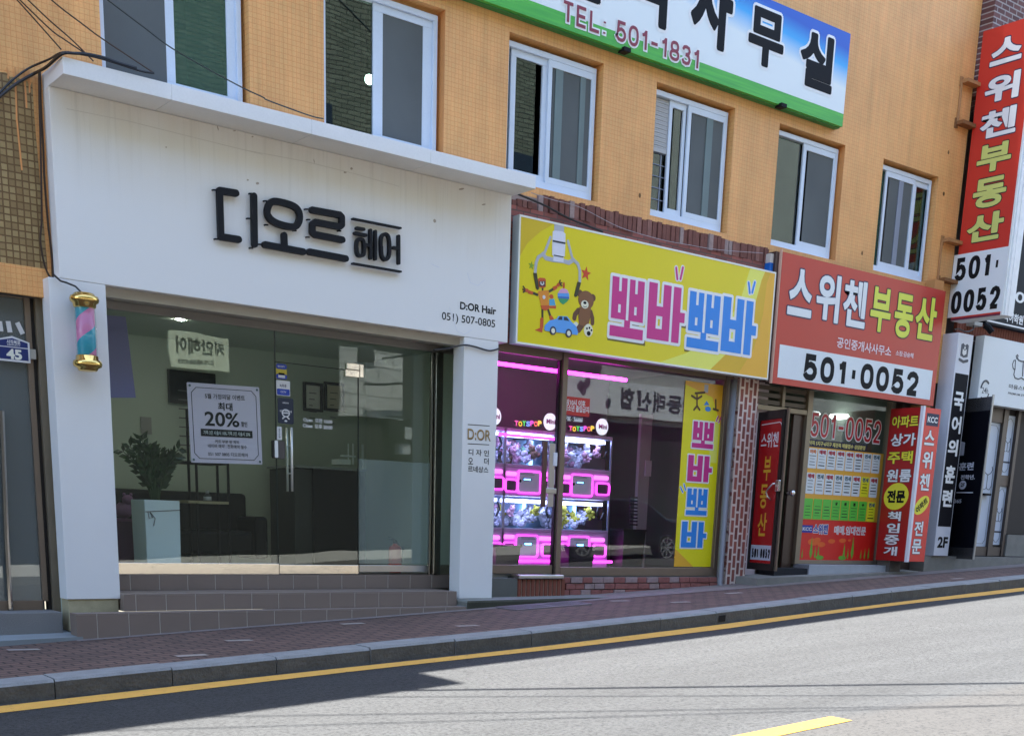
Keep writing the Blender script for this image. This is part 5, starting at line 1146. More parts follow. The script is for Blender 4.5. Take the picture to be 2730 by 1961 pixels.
cl = lambda ps: [(min(max(p[0], x0 + t_), x1 - t_), min(max(p[1], z0 + t_), z1 - t_)) for p in zp(ps)]
m = B(); m.poly(YS, cl([(1680, 1390), (1880, 1180), (1990, 990), (2070, 700), (2100, 600), (2190, 620), (2130, 1480), (1700, 1420)]), .0015, .0032); m.obj('orange_swirl', M('print_amber', c(200, 160, 30, 1.3), rough=.4, var=.03), ys)
m = B(); m.poly(YS, cl([(1890, 1430), (2010, 1220), (2080, 960), (2110, 720), (2140, 620), (2200, 640), (2130, 1480)]), .0015, .0036); m.obj('orange_swirl', org, ys)
m = B(); m.poly(YS, cl([(235, 200), (500, 275), (400, 330), (300, 420), (240, 520)]), .0015, .003); m.obj('amber_corner', M('print_pale_amber', c(196, 168, 22, 1.3), rough=.4, var=.03), ys)
m = B(); m.poly(YS, cl([(1400, 1400), (1300, 1300), (1500, 1250), (1700, 1130), (1600, 1260), (1450, 1350)]), .0015, .0028); m.m.free()
for kind, mt, pts in (('ppo', mag, ((932, 900), (1176, 900), (1060, 690), (1040, 1136))), ('ba', mag, ((1208, 950), (1488, 950), (1330, 733), (1285, 1152))), ('ppo', bluel, ((1515, 1000), (1748, 1000), (1635, 800), (1618, 1222))), ('ba', bluel, ((1768, 1050), (2028, 1050), (1880, 838), (1845, 1246)))):
    blockglyph(ys, YS, kind, YS.r4('z7', *pts), mt, .038, .004, True)
ticks(ys, YS, 'z7', [[(1424, 608), (1432, 690)], [(1474, 606), (1456, 690)]], mag, .036); ticks(ys, YS, 'z7', [[(1972, 720), (1980, 796)], [(2018, 716), (1998, 792)]], bluel, .036)
# the printed toys
A8 = lambda ps: YS.pts('w8', ps)
def art(name, mat, fn): m = B(); fn(m); return m.obj(name, mat, ys)
pd_ = lambda nm, col: M('print_' + nm, c(*col, 1.25), rough=.45, var=.04)
gcl = pd_('claw_steel', (165, 168, 175)); gl2 = pd_('claw_white', (205, 205, 225)); obr = pd_('olive_black', (48, 45, 22)); rob = pd_('robot_red', (185, 75, 28)); roo = pd_('robot_orange', (205, 130, 35)); bea = pd_('bear_brown', (118, 75, 42)); be2 = pd_('bear_dark', (90, 55, 32)); cre = pd_('cream', (222, 214, 192)); cbl = pd_('car_blue', (85, 150, 215)); cb2 = pd_('car_deep_blue', (40, 100, 180)); blk = ink
def e8(m, cx, cy, rx_, ry_, d, n=22, rot=0):
    p = YS.px('w8', cx, cy); a_ = YS.px('w8', cx + rx_, cy + rx_ * .22); b_ = YS.px('w8', cx, cy - ry_); m.ell(YS, p[0], p[1], a_[0] - p[0], b_[1] - p[1], .0015, d, n, rot)
E1, E2, E3, E4, E5 = .004, .006, .008, .010, .012
art('claw_arms', gcl, lambda m: (m.poly(YS, A8([(487, 165), (602, 190), (602, 300), (485, 270)]), .0015, E1), m.stroke(YS, A8([(440, 330), (370, 510)]), .035, .0015, E1), m.stroke(YS, A8([(650, 375), (705, 590)]), .035, .0015, E1),
    m.stroke(YS, A8([(350, 530), (385, 580), (470, 600), (600, 615), (660, 635), (715, 600)]), .05, .0015, E1), m.stroke(YS, A8([(350, 530), (290, 570), (265, 640), (255, 750)]), .04, .0015, E1), m.stroke(YS, A8([(715, 600), (770, 650), (792, 730), (792, 860)]), .04, .0015, E1)))
art('claw_hub', gl2, lambda m: (m.poly(YS, A8([(468, 255), (500, 248), (580, 258), (618, 285), (618, 400), (610, 560), (460, 545), (462, 370)]), .0015, E2), m.poly(YS, A8([(472, 545), (598, 570), (594, 632), (472, 612)]), .0015, E2)))
art('claw_bands', navy, lambda m: (m.stroke(YS, A8([(465, 372), (616, 402)]), .02, .0015, E3, cap=False), m.stroke(YS, A8([(478, 545), (592, 567)]), .012, .0015, E3, cap=False)))
art('claw_tips', obr, lambda m: (m.poly(YS, A8([(230, 758), (272, 760), (300, 950), (285, 965), (265, 945)]), .0015, E3), m.poly(YS, A8([(765, 863), (806, 876), (760, 1040), (738, 1048), (724, 1030)]), .0015, E3)))
art('robot_limbs', obr, lambda m: (m.stroke(YS, A8([(345, 930), (345, 980)]), .025, .0015, E1), m.stroke(YS, A8([(280, 1020), (220, 995)]), .03, .0015, E1), m.stroke(YS, A8([(410, 990), (475, 950)]), .03, .0015, E1), m.stroke(YS, A8([(342, 1190), (342, 1310)]), .03, .0015, E1), m.stroke(YS, A8([(408, 1190), (442, 1290)]), .03, .0015, E1)))
art('robot_red_parts', rob, lambda m: (m.poly(YS, A8([(290, 830), (310, 815), (365, 820), (382, 835), (382, 925), (350, 940), (300, 930)]), .0015, E2), m.poly(YS, A8([(168, 960), (232, 985), (222, 1020), (170, 1005)]), .0015, E2), m.poly(YS, A8([(465, 925), (520, 905), (520, 945), (478, 975)]), .0015, E2),
    m.stroke(YS, A8([(160, 970), (125, 965)]), .04, .0015, E2), m.stroke(YS, A8([(530, 905), (555, 885)]), .04, .0015, E2), m.poly(YS, A8([(320, 1150), (425, 1150), (415, 1195), (375, 1212), (335, 1195)]), .0015, E3), m.stroke(YS, A8([(335, 1320), (332, 1405)]), .05, .0015, E2), m.stroke(YS, A8([(445, 1295), (460, 1320)]), .05, .0015, E2), m.poly(YS, A8([(250, 1445), (310, 1420), (345, 1425), (340, 1475)]), .0015, E2)))
art('robot_fingers', obr, lambda m: [m.stroke(YS, A8(p), .016, .0015, E3) for p in ([(130, 950), (110, 920)], [(125, 965), (105, 955)], [(130, 975), (112, 990)], [(545, 880), (555, 848)], [(558, 885), (575, 878)], [(555, 895), (575, 912)])])
art('robot_torso', roo, lambda m: m.poly(YS, A8([(285, 990), (300, 975), (410, 965), (422, 990), (415, 1080), (420, 1150), (325, 1150), (310, 1080)]), .0015, E2))
art('robot_face', pd_('robot_face', (60, 30, 35)), lambda m: m.poly(YS, A8([(298, 858), (375, 855), (372, 918), (304, 920)]), .0015, E3))
art('robot_smile', wht, lambda m: (m.stroke(YS, A8([(320, 890), (338, 902), (355, 888)]), .014, .0015, E4), e8(m, 320, 872, 8, 9, E4), e8(m, 352, 872, 8, 9, E4), e8(m, 357, 1050, 17, 24, E4)))
art('stacking_toy', pd_('stack_blue', (70, 150, 190)), lambda m: m.poly(YS, A8([(425, 1075), (485, 1070), (500, 1150), (425, 1150)]), .0015, E1))
art('stacking_toy_ends', rob, lambda m: (e8(m, 450, 1042, 25, 27, E1), m.poly(YS, A8([(425, 1158), (507, 1152), (505, 1188), (425, 1180)]), .0015, E1)))
art('spinning_top_pink', pd_('top_pink', (205, 150, 185)), lambda m: m.poly(YS, A8([(530, 1000), (560, 955), (600, 940), (640, 960), (662, 1000)]), .0015, E1))
art('spinning_top_blue', cbl, lambda m: m.poly(YS, A8([(528, 1002), (662, 1002), (666, 1045), (528, 1040)]), .0015, E1))
art('spinning_top_teal', cb2, lambda m: m.poly(YS, A8([(528, 1042), (666, 1047), (664, 1070), (532, 1062)]), .0015, E1))
art('spinning_top_green', pd_('top_green', (45, 140, 90)), lambda m: m.poly(YS, A8([(532, 1064), (664, 1072), (640, 1105), (592, 1140), (555, 1110)]), .0015, E1))
art('spinning_top_pin', rob, lambda m: m.ell(YS, *YS.px('w8', 601, 908), .016, .04, .0015, E1))
def star(m, cx, cy, r, d): p = YS.px('w8', cx, cy); m.poly(YS, [(p[0] + (r if i % 2 == 0 else r * .42) * math.sin(i * PI / 5 + .1), p[1] + (r if i % 2 == 0 else r * .42) * math.cos(i * PI / 5 + .1)) for i in range(10)], .0015, d)
art('red_star', pd_('star_red', (190, 60, 25)), lambda m: star(m, 867, 766, .085, E1)); art('green_star', pd_('star_green', (120, 150, 30)), lambda m: star(m, 210, 668, .05, E1))
art('bear_limbs', be2, lambda m: (e8(m, 795, 1005, 34, 45, E1), e8(m, 948, 1058, 36, 46, E1), m.stroke(YS, A8([(775, 1210), (735, 1260), (728, 1300)]), .065, .0015, E1), m.stroke(YS, A8([(925, 1230), (945, 1300), (945, 1360)]), .06, .0015, E1), m.stroke(YS, A8([(815, 1385), (775, 1440)]), .085, .0015, E1)))
art('bear_body', bea, lambda m: (e8(m, 868, 1085, 92, 112, E2), m.poly(YS, A8([(790, 1165), (925, 1175), (918, 1300), (895, 1385), (850, 1400), (785, 1380), (775, 1290)]), .0015, E2 + .0006)))
art('bear_pads', cre, lambda m: (e8(m, 852, 1138, 44, 50, E3), e8(m, 895, 1450, 52, 78, E3), e8(m, 745, 1415, 36, 68, E1 + .001)))
art('bear_marks', ink, lambda m: (e8(m, 851, 1118, 18, 17, E4), e8(m, 897, 1487, 22, 28, E4), e8(m, 876, 1428, 10, 14, E4), e8(m, 906, 1420, 10, 14, E4), e8(m, 930, 1448, 10, 14, E4)))
art('bear_smile', ink, lambda m: m.stroke(YS, A8([(832, 1160), (852, 1170), (874, 1162)]), .006, .0015, E4))
art('car_body', cbl, lambda m: m.poly(YS, A8([(365, 1440), (370, 1390), (430, 1330), (515, 1310), (535, 1278), (640, 1282), (690, 1350), (745, 1400), (768, 1470), (760, 1505), (380, 1455)]), .0015, E4 + .001))
art('car_windows', navy, lambda m: (m.poly(YS, A8([(522, 1322), (545, 1282), (578, 1284), (576, 1326)]), .0015, E5), m.poly(YS, A8([(595, 1328), (597, 1288), (630, 1290), (662, 1340)]), .0015, E5)))
art('car_wheels', pd_('wheel_navy', (30, 40, 70)), lambda m: (e8(m, 466, 1453, 38, 52, E5), e8(m, 655, 1484, 38, 52, E5)))
art('car_hubs', cre, lambda m: (e8(m, 466, 1455, 22, 32, E5 + .002), e8(m, 655, 1486, 22, 32, E5 + .002)))

# ------------------------------------------------------------------ upper blue and white signboard
OS = FP(.05); x1 = OS.px('s', 2268, 91)[0]; z1 = OS.px('s', 2268, 91)[1]; z0 = OS.px('s', 2242, 337)[1]; x0 = 6.3
os_ = thing('office_sign', ((x0 + x1) / 2, .1, z0), 'long white and blue office signboard with a green lower edge, high on the orange wall', 'sign')
sg = bpy.data.materials.new('printed_sky_blend'); sg.use_nodes = True; t = NT(sg); b = t.t.nodes['Principled BSDF']; co = t.n('ShaderNodeTexCoord'); sp = t.n('ShaderNodeSeparateXYZ'); t.l(co.outputs['Object'], sp.inputs[0])
mx_ = t.n('ShaderNodeMath', operation='MULTIPLY_ADD'); t.l(sp.outputs[0], mx_.inputs[0]); mx_.inputs[1].default_value = .085; mx_.inputs[2].default_value = -.36
ad_ = t.n('ShaderNodeMath', operation='ADD'); t.l(sp.outputs[2], ad_.inputs[0]); t.l(mx_.outputs[0], ad_.inputs[1])
rp = t.n('ShaderNodeValToRGB'); t.l(ad_.outputs[0], rp.inputs[0]); e = rp.color_ramp.elements
e[0].position = .50; e[0].color = (*c(200, 208, 225, 1.4), 1); e[1].position = 1.0; e[1].color = (*c(25, 80, 175, 1.3), 1); k_ = e.new(.78); k_.color = (*c(50, 150, 225, 1.35), 1)
t.l(rp.outputs[0], b.inputs['Base Color']); b.inputs['Roughness'].default_value = .4
gb = OS.px('z3', 2268, 690)[1] - .01
gh = OS.px('z4', 855, 880)[1]
m = B(); m.wb(x0, x1, .05, .1, gh, z1); m.obj('face', sg, os_)
grn = M('print_green', c(50, 160, 60, 1.3), rough=.4, var=.3, vs=1.2)
gr_ = bpy.data.materials.new('printed_green'); gr_.use_nodes = True; t = NT(gr_); b = t.t.nodes['Principled BSDF']; co = t.n('ShaderNodeTexCoord'); mp = t.n('ShaderNodeMapping'); mp.inputs['Scale'].default_value = (.6, 1, 14); t.l(co.outputs['Object'], mp.inputs[0]); nz = t.n('ShaderNodeTexNoise', Scale=2.0, Detail=3.0); t.l(mp.outputs[0], nz.inputs['Vector'])
a = mixrgb(t, c(25, 125, 55, 1.3), c(90, 185, 60, 1.3), nz.outputs['Fac']); t.l(a, b.inputs['Base Color']); b.inputs['Roughness'].default_value = .4
m = B(); m.wb(x0, x1, .05, .1, z0, gh - .001); m.obj('green_edge', gr_, os_)
m = B(); m.wb(x0, x1 + .006, .1005, .199, z0 - .01, z1 + .01); m.obj('box', M('sign_green_box', c(40, 120, 60, 1.2), rough=.5), os_, bevel=.004)
def word(par, pl, items, mat, z, bold, dil, omat, d=.004):
    if omat:
        m = B()
        for ch, p in items: m.text(pl, ch, pl.r4(z, *p), d, bold, dil, 14)
        m.obj('letter_outline', omat, par)
    for ch, p in items:
        m = B(); m.text(pl, ch, pl.r4(z, *p), d + .002, bold); m.obj('letter', mat, par)
inkb = M('sign_black', (.010, .010, .012), rough=.6, spec=.15)
word(os_, OS, [('무', ((130, 290), (408, 300), (275, 78), (250, 520))), ('실', ((535, 380), (800, 400), (690, 262), (665, 700)))], inkb, 'z4', .045, .035, outl)
hgl = OS.px('z4', 275, 78)[1]; hgb = OS.px('z4', 250, 520)[1]
def word_r(par, pl, items, mat, bold, dil, omat, d=.004):
    if omat:
        m = B()
        for ch, r_ in items: m.text(pl, ch, r_, d, bold, dil, 14)
        m.obj('letter_outline', omat, par)
    for ch, r_ in items: m = B(); m.text(pl, ch, r_, d + .002, bold); m.obj('letter', mat, par)
sa = OS.px('z3', 1745, 230)[0]; sb = OS.px('z3', 2110, 200)[0]; sbt = OS.px('z3', 2020, 450)[1]
ka, kb = OS.px('z3', 1215, 0)[0], OS.px('z3', 1592, 60)[0]; kbt = OS.px('z3', 1520, 262)[1]
ha, hb = OS.px('s', 1440, -40)[0], OS.px('z3', 1050, 60)[0]; hbt = OS.px('z3', 1000, 62)[1]
word_r(os_, OS, [('사', (sa, sb, sbt, sbt + .98)), ('국', (ka, kb, kbt, kbt + .98)), ('한', (ha - .35, hb, hbt, hbt + .98))], inkb, .045, .035, outl)
r_ = OS.r4('z3', (645, 100), (1828, 520), (690, 14), (685, 200)); digits(os_, 'digit_outline', outl, OS, 'TEL: 501-1831', r_, .036, .005, .02)
digits(os_, 'digit', M('print_maroon', c(125, 38, 58, 1.2), rough=.4), OS, 'TEL: 501-1831', r_, .036, .010)
m = B()
for z, x_, y_ in (('z3', 1190, 440), ('z4', 390, 825)): p = OS.px(z, x_, y_); m.wb(p[0] - .06, p[0] + .05, .0, .12, p[1] - .02, p[1] + .025)
m.obj('bracket', ink, os_)

# ------------------------------------------------------------------ estate agent: big red sign
RS = FP(-.02); x0, x1 = RS.px('s', 2087, 671)[0], RS.px('s', 2488, 1074)[0] + .0; z1 = RS.px('s', 2087, 671)[1]; z0 = RS.px('s', 2059, 1021)[1]
red_s = M('sign_red', c(178, 44, 28, 1.2), rough=.3, var=.05, vs=1.0, bump=.06, bs=4); ylw = M('letter_yellow', c(200, 205, 70, 1.3), rough=.4, var=.02); dol = M('outline_dark', (.014, .014, .02), rough=.5); dnavy = M('outline_navy', (.015, .02, .075), rough=.5)
lil = M('letter_white', c(205, 208, 228, 1.35), rough=.4, var=.02)
rs_ = thing('estate_sign', ((x0 + x1) / 2, .05, z0), 'wide red estate agent sign with white and yellow letters over a white number panel', 'sign')
m = B(); m.wb(x0, x1, -.0195, .12, z0, z1); m.obj('box', M('sign_box_dark', (.03, .022, .02), rough=.5), rs_)
m = B(); m.wb(x0 - .02, x0 - .002, -.02, .02, z0, z1 + .03); m.obj('edge_trim', M('edge_pale', c(200, 160, 140)), rs_)
m = B(); m.wb(x0, x1, -.024, -.02, z0, z1); m.obj('face', red_s, rs_)
RS = FP(-.024)
r_ = (RS.px('z8', 205, 1260)[0], RS.px('z8', 1310, 1430)[0], RS.px('z8', 600, 1432)[1], RS.px('z8', 600, 1200)[1])
m = B(); m.box(RS, *r_, .0005, .003); m.obj('number_panel', M('panel_white', c(196, 202, 218, 1.4), rough=.4, var=.03), rs_)
digits(rs_, 'digit', inkb, RS, '501.0052', RS.r4('z8', (380, 1330), (1216, 1420), (440, 1204), (420, 1396)), .088, .005)
word(rs_, RS, [('스', ((266, 880), (450, 790), (370, 590), (345, 930))), ('위', ((476, 820), (648, 800), (640, 640), (600, 980))), ('첸', ((672, 830), (842, 830), (830, 685), (790, 1018)))], lil, 'z8', .034, .018, dnavy)
word(rs_, RS, [('부', ((867, 920), (1022, 850), (900, 712), (930, 1045))), ('동', ((1036, 1000), (1186, 850), (1060, 755), (1085, 1085))), ('산', ((1197, 920), (1350, 910), (1330, 800), (1300, 1110)))], ylw, 'z8', .034, .016, dol)
m = B(); m.text(RS, '공인중개사사무소', RS.r4('z8', (626, 1125), (1020, 1185), (645, 1082), (640, 1158)), .005, .02); m.text(RS, '소장:김승혜', RS.r4('z8', (1052, 1195), (1180, 1212), (1070, 1178), (1065, 1216)), .005, .02); m.obj('small_letters', M('letter_pink_white', c(225, 195, 200, 1.3)), rs_)
# slim blue edged panel tucked behind the yellow sign
bp2 = FP(.06); r_ = bp2.rect('v7', 205, 935, 318, 1330); m = B(); m.wb(r_[0], r_[1], .06, .17, 4.2, r_[3] - .12); o = m.obj('slim_panel', M('slim_blue', c(20, 95, 175, 1.2), rough=.4)); tag(o, 'slim blue edged sign panel squeezed between the yellow and red signs', 'sign')
m = B(); m.wb(r_[0], r_[1], .06, .17, r_[3] - .119, r_[3]); m.obj('cap', M('slim_cap', c(190, 180, 172)), o)
r_ = FP(.02).rect('v7', 322, 890, 425, 1400); m = B(); m.wb(r_[0], r_[1] + .02, .02, .15, z0 + .02, r_[3]); tag(m.obj('wrapped_post', M('brown_wrap', c(70, 50, 48, 1.0), rough=.35, var=.3, vs=8, bump=.5, bs=14)), 'dark brown wrapped post between the yellow and red signs', 'post')
# brick pier and downpipe
px0, px1 = W.px('s', 1940, 1500)[0] - .02, W.px('s', 1990, 1500)[0] - .02
pb_m = brick('pier_brick', c(160, 96, 84, 1.25), c(112, 66, 60, 1.25), c(205, 188, 180, 1.3), .205, .092, .017, vec='ZX', rough=.85, var=.010, bumpd=.01)
m = B(); m.wb(px0, px1, .2, .55, .3, 3.62); tag(m.obj('brick_pier', pb_m, base=(0, 0, .03)), 'brick pier with upright bricks and white joints between the two shops', 'brick pier')
m = B(); xp = W.px('y5', 610, 700)[0]; m.tube([(xp - .02, .2, 3.5), (xp - .02, .2, .62), (xp - .03, .12, .56)], .05, 12); tag(m.obj('downpipe', M('grey_pipe', c(115, 115, 118, 1.1), rough=.4, var=.15), smooth=True), 'grey downpipe between the claw shop window and the brick pier', 'pipe')
m = B(); m.wb(px0 - .2, px0 - .02, .31, .5, .3, 3.62); tag(m.obj('window_jamb', alu_brown), 'bronze jamb strip beside the grey downpipe', 'jamb')

# ------------------------------------------------------------------ estate agent shopfront
EPn = FP(.35)
est = thing('estate_shopfront', (16, .35, .8), 'estate agent shopfront with a bronze frame under the wide red sign', 'shopfront')
ex0 = EPn.px('y6', 428, 400)[0]; ex1 = EPn.px('y6', 1035, 600)[0]; ezb = EPn.px('y6', 640, 1432)[1]; ezt = 3.72
fxl, fxr = EPn.px('y6', 395, 800)[0], EPn.px('y6', 412, 800)[0]
lxl = 14.12
m = B()
m.wb(fxl - .04, fxr + .02, .30, .40, ezb - .06, ezt); m.wb(ex1 + .02, ex1 + .14, .30, .40, ezb - .06, ezt); m.wb(fxr + .021, ex1 + .019, .31, .39, ezb - .06, ezb); m.wb(lxl, ex1 + .14, .28, .42, ezt, ezt + .3)
dzt = EPn.px('y6', 350, 300)[1]
m.wb(lxl, fxl - .041, .31, .39, dzt, dzt + .07); m.wb(lxl, lxl + .07, .30, .4, .75, dzt - .001)
xm = EPn.px('y6', 245, 200)[0]; m.wb(xm - .03, xm + .03, .31, .39, dzt + .071, ezt - .001)
m.obj('frame', M('bronze_pale', c(140, 128, 108, 1.0), rough=.4, metal=.3, var=.12), est, bevel=.004)
m = B()
for i in range(4): m.wb(lxl + .02, xm - .04, .34, .37, dzt + .09 + .1 * i, dzt + .15 + .1 * i); m.wb(xm + .04, fxl - .05, .34, .37, dzt + .09 + .1 * i, dzt + .15 + .1 * i)
m.obj('transom_louvre', M('louvre_brown', c(92, 80, 66, 1.0), rough=.5), est)
m = B(); m.wb(fxr + .02, ex1 + .02, .352, .36, ezb, ezt); m.obj('window_pane', TG, est)
ifx = EPn.px('y6', 310, 800)[0]
m = B(); m.wb(ifx - .02, fxl - .045, .36, .40, .86, dzt); idf = m.obj('inner_door_frame', M('brown_film', c(70, 52, 42, 1.0), rough=.35, var=.15), est)
m = B(); m.wb(14.1, 17.7, 3.2, 3.3, .6, 4.0); m.wb(14.0, 14.1, .56, 3.3, .6, 4.0); m.wb(17.7, 17.8, .4, 3.3, .6, 4.0); m.wb(14.0, 17.8, .43, 3.3, 3.9, 4.0); m.obj('room_walls', M('office_wall', c(105, 112, 100, 1.0), rough=.8), est)
m = B(); m.wb(14.0, 17.8, .41, 3.3, .6, .82); m.obj('room_floor', M('office_floor', (.08, .07, .06), rough=.4), est)
for i, (x_, y_) in enumerate(((465, 300), (690, 318), (885, 330))):
    P_ = FP(1.4); p = P_.px('y6', x_, y_); m = B(); m.lathe((p[0], 1.4, p[1] - .05), [(.03, 0), (.13, .015), (.17, .05), (.15, .08), (.02, .09)], 18); tag(m.obj('ceiling_light', glow('office_light', (.85, 1, .95), 1.0)), ('leftmost', 'middle', 'rightmost')[i] + ' of the three round ceiling lights inside the estate office', 'ceiling light', 'round ceiling lights in the estate office')
# window film: number, navy strip, listings, red lower panel
EF = FP(.346)
nm = thing('window_number', (16.4, .346, 2.9), 'large red telephone number with white outline on the estate office glass', 'lettering')
r_ = EF.r4('y6', (466, 440), (1014, 450), (510, 278), (500, 480)); r_ = (EF.px('y6', 468, 400)[0], EF.px('y6', 1012, 440)[0], EF.px('y6', 500, 475)[1], EF.px('y6', 510, 292)[1])
digits(nm, 'digit_outline', M('print_pinkish', c(225, 205, 210, 1.4)), EF, '501-0052', r_, .044, .001, .018); digits(nm, 'digit', M('number_red', c(160, 15, 30, 1.4), rough=.4), EF, '501-0052', r_, .044, .0045)
r_ = (fxr + .03, EF.px('y6', 905, 540)[0], EF.px('y6', 600, 540)[1] - .02, EF.px('y6', 600, 506)[1] + .035)
r_ = (fxr + .03, EF.px('y6', 905, 540)[0], EF.px('y6', 420, 545)[1], EF.px('y6', 425, 488)[1])
o = flat('navy_strip', EF, r_, M('strip_navy', (.012, .013, .045)), 'navy strip with yellow lettering under the red window number', 'notice', r=.002); m = B(); m.text(EF, '사직 5지구·6지구 재건축 매물접수 상담환영', (r_[0] + .02, r_[1] - .04, r_[2] + .02, r_[3] - .02), .003, .035); m.obj('lettering', M('print_pale_yellow', c(200, 190, 110, 1.4)), o)
ot = EF.px('y6', 415, 548)[1]; ob = EF.px('y6', 370, 1112)[1]; ox0, ox1 = fxr + .03, ex1 - .0
lb = thing('listing_board', ((ox0 + ox1) / 2, .346, ob), 'amber listing board filling the middle of the estate office window', 'board')
m = B(); m.box(EF, ox0, ox1, ob, ot, 0, .003); m.obj('sheet', M('board_amber', c(205, 150, 50, 1.45), rough=.4, var=.03), lb)
rows = [(558, 714, 412), (748, 912, 398), (948, 1108, 372)]
cw = (ox1 - ox0 - .10) / 8
cwhite = M('card_white', c(190, 196, 208, 1.5), rough=.3, var=.04); cgreen = M('card_green', c(80, 175, 60, 1.4), rough=.3, var=.05); cyel = M('card_yellow', c(210, 200, 40, 1.4), rough=.3, var=.04)
heads = [['전세'] * 8, ['매매'] * 8, ['상가'] * 8]
hw = [['아파', '매매', '매매', '매매', '매매', '매매', '전세', '전세'], ['매매', '전세', '매매', '전세', '전세', '매매', '전세', '매매'], ['', '', '', '상', '원', '점', '수', '전세']]
hc = {'매매': M('head_red', c(150, 35, 50, 1.4)), '아파': M('head_orange', c(190, 105, 50, 1.4)), '전세': M('head_slate', c(70, 95, 105, 1.3))}
ordn = ('first', 'second', 'third', 'fourth', 'fifth', 'sixth', 'seventh', 'last')
for ri, (ya, yb2, xr) in enumerate(rows):
    za, zb_ = EF.px('y6', xr, ya)[1], EF.px('y6', xr, yb2)[1]
    for ci in range(8):
        xa_ = ox0 + .03 + cw * ci; xb_ = xa_ + cw - .022
        yellow = (ri == 1 and ci == 6) or (ri == 2 and ci == 7); green = ri == 2 and not yellow
        mt = cyel if yellow else cgreen if green else cwhite
        colr = 'yellow' if yellow else 'green' if green else 'white'
        ln = 'yellow listing card in the ' + ('middle' if ri == 1 else 'bottom') + ' row of the amber board' if yellow else '%s card from the left in the %s row of the amber listing board' % (ordn[ci] + (' green' if green else ' white'), ('top', 'middle', 'bottom')[ri])
        ln = ln.replace('last white card from the left', 'last white card at the right')
        m = B(); m.poly(EF, rrect(EF, (xa_, xb_, zb_, za), .015), .004, .008); cd = m.obj('listing_card', mt); tag(cd, ln, 'card', 'listing cards on the amber board')
        h_ = za - zb_; wd_ = xb_ - xa_
        hd = hw[ri][ci]
        if hd:
            m = B()
            m.text(EF, hd, (xa_ + wd_ * .12, xb_ - wd_ * .12, za - h_ * .27, za - h_ * .05) if len(hd) == 2 else (xa_ + wd_ * .35, xb_ - wd_ * .35, za - h_ * .27, za - h_ * .10), .0095, .06); m.obj('heading', hc.get(hd, ink), cd)
        m = B()
        for k in range(4):
            zz_ = za - h_ * (.36 + .15 * k); iw = random.uniform(.05, .28) * wd_; hh_ = h_ * random.choice((.03, .05, .02)); m.box(EF, xa_ + wd_ * .1 + iw * .4, xb_ - wd_ * .1 - iw * .6, zz_ - hh_, zz_, .0085, .0092)
        m.obj('print', ink if not green else M('print_dark_green', (.02, .08, .02)), cd)
rp_ = thing('red_window_panel', ((ox0 + ox1) / 2, .346, ezb), 'red lower window panel with clouds and little trees on the estate office', 'panel')
rt_ = ob - .004
m = B(); m.box(EF, ox0, ox1, ezb, rt_, 0, .003); m.obj('sheet', M('panel_red', c(190, 32, 25, 1.45), rough=.35, var=.05), rp_)
hh = rt_ - ezb; ww = ox1 - ox0
m = B(); kr = EF.r4('y6', (398, 1185), (482, 1190), (440, 1160), (440, 1218)); m.box(EF, kr[0], kr[1], kr[2], kr[3], .0035, .005); m.obj('logo_block', M('logo_blue', c(30, 50, 140, 1.4)), rp_)
m = B(); m.text(EF, 'KCC', (kr[0] + .02, kr[1] - .02, kr[2] + .03, kr[3] - .03), .0065, .04); m.text(EF, '매매.임대전문', EF.r4('y6', (650, 1195), (895, 1205), (780, 1168), (780, 1238)), .0045, .04); m.text(EF, '스위첸', EF.r4('y6', (488, 1195), (600, 1195), (545, 1155), (545, 1228)), .0045, .03, .012, 10); m.obj('lettering', wht, rp_)
m = B(); m.text(EF, '스위첸', EF.r4('y6', (488, 1195), (600, 1195), (545, 1155), (545, 1228)), .0065, .03); m.obj('blue_letters', M('logo_blue', (.02, .03, .2)), rp_)
m = B()
for x_, y_, a_, b_ in ((490, 1290, .14, .055), (550, 1310, .10, .04), (520, 1275, .08, .04), (630, 1285, .09, .035), (715, 1280, .09, .035), (768, 1278, .04, .018)): m.ell(EF, *EF.px('y6', x_, y_), a_, b_, .003, .004 + .0003 * (x_ % 7))
m.obj('cloud_print', M('cloud_orange', c(205, 90, 35, 1.4)), rp_)
m = B()
for x_, y_, s_ in ((470, 1360, .16), (500, 1385, .09), (525, 1380, .1), (345, 1385, .09), (370, 1395, .07), (400, 1395, .07), (725, 1375, .12), (755, 1385, .08), (790, 1360, .17), (855, 1395, .07), (885, 1390, .08), (915, 1385, .09)):
    p = EF.px('y6', x_, y_); bz = ezb + .03; m.poly(EF, [(p[0] - s_ * .22, bz + s_ * .5), (p[0], bz + s_ * 2.1), (p[0] + s_ * .22, bz + s_ * .5), (p[0] + .01, bz), (p[0] - .01, bz)], .0035, .0046 + .0002 * (x_ % 5))
for x_ in (535, 710): p = EF.px('y6', x_, 1420); m.ell(EF, p[0], ezb + .04, .1, .035, .0035, .0062)
m.obj('tree_print', M('tree_green', c(95, 150, 45, 1.4)), rp_)
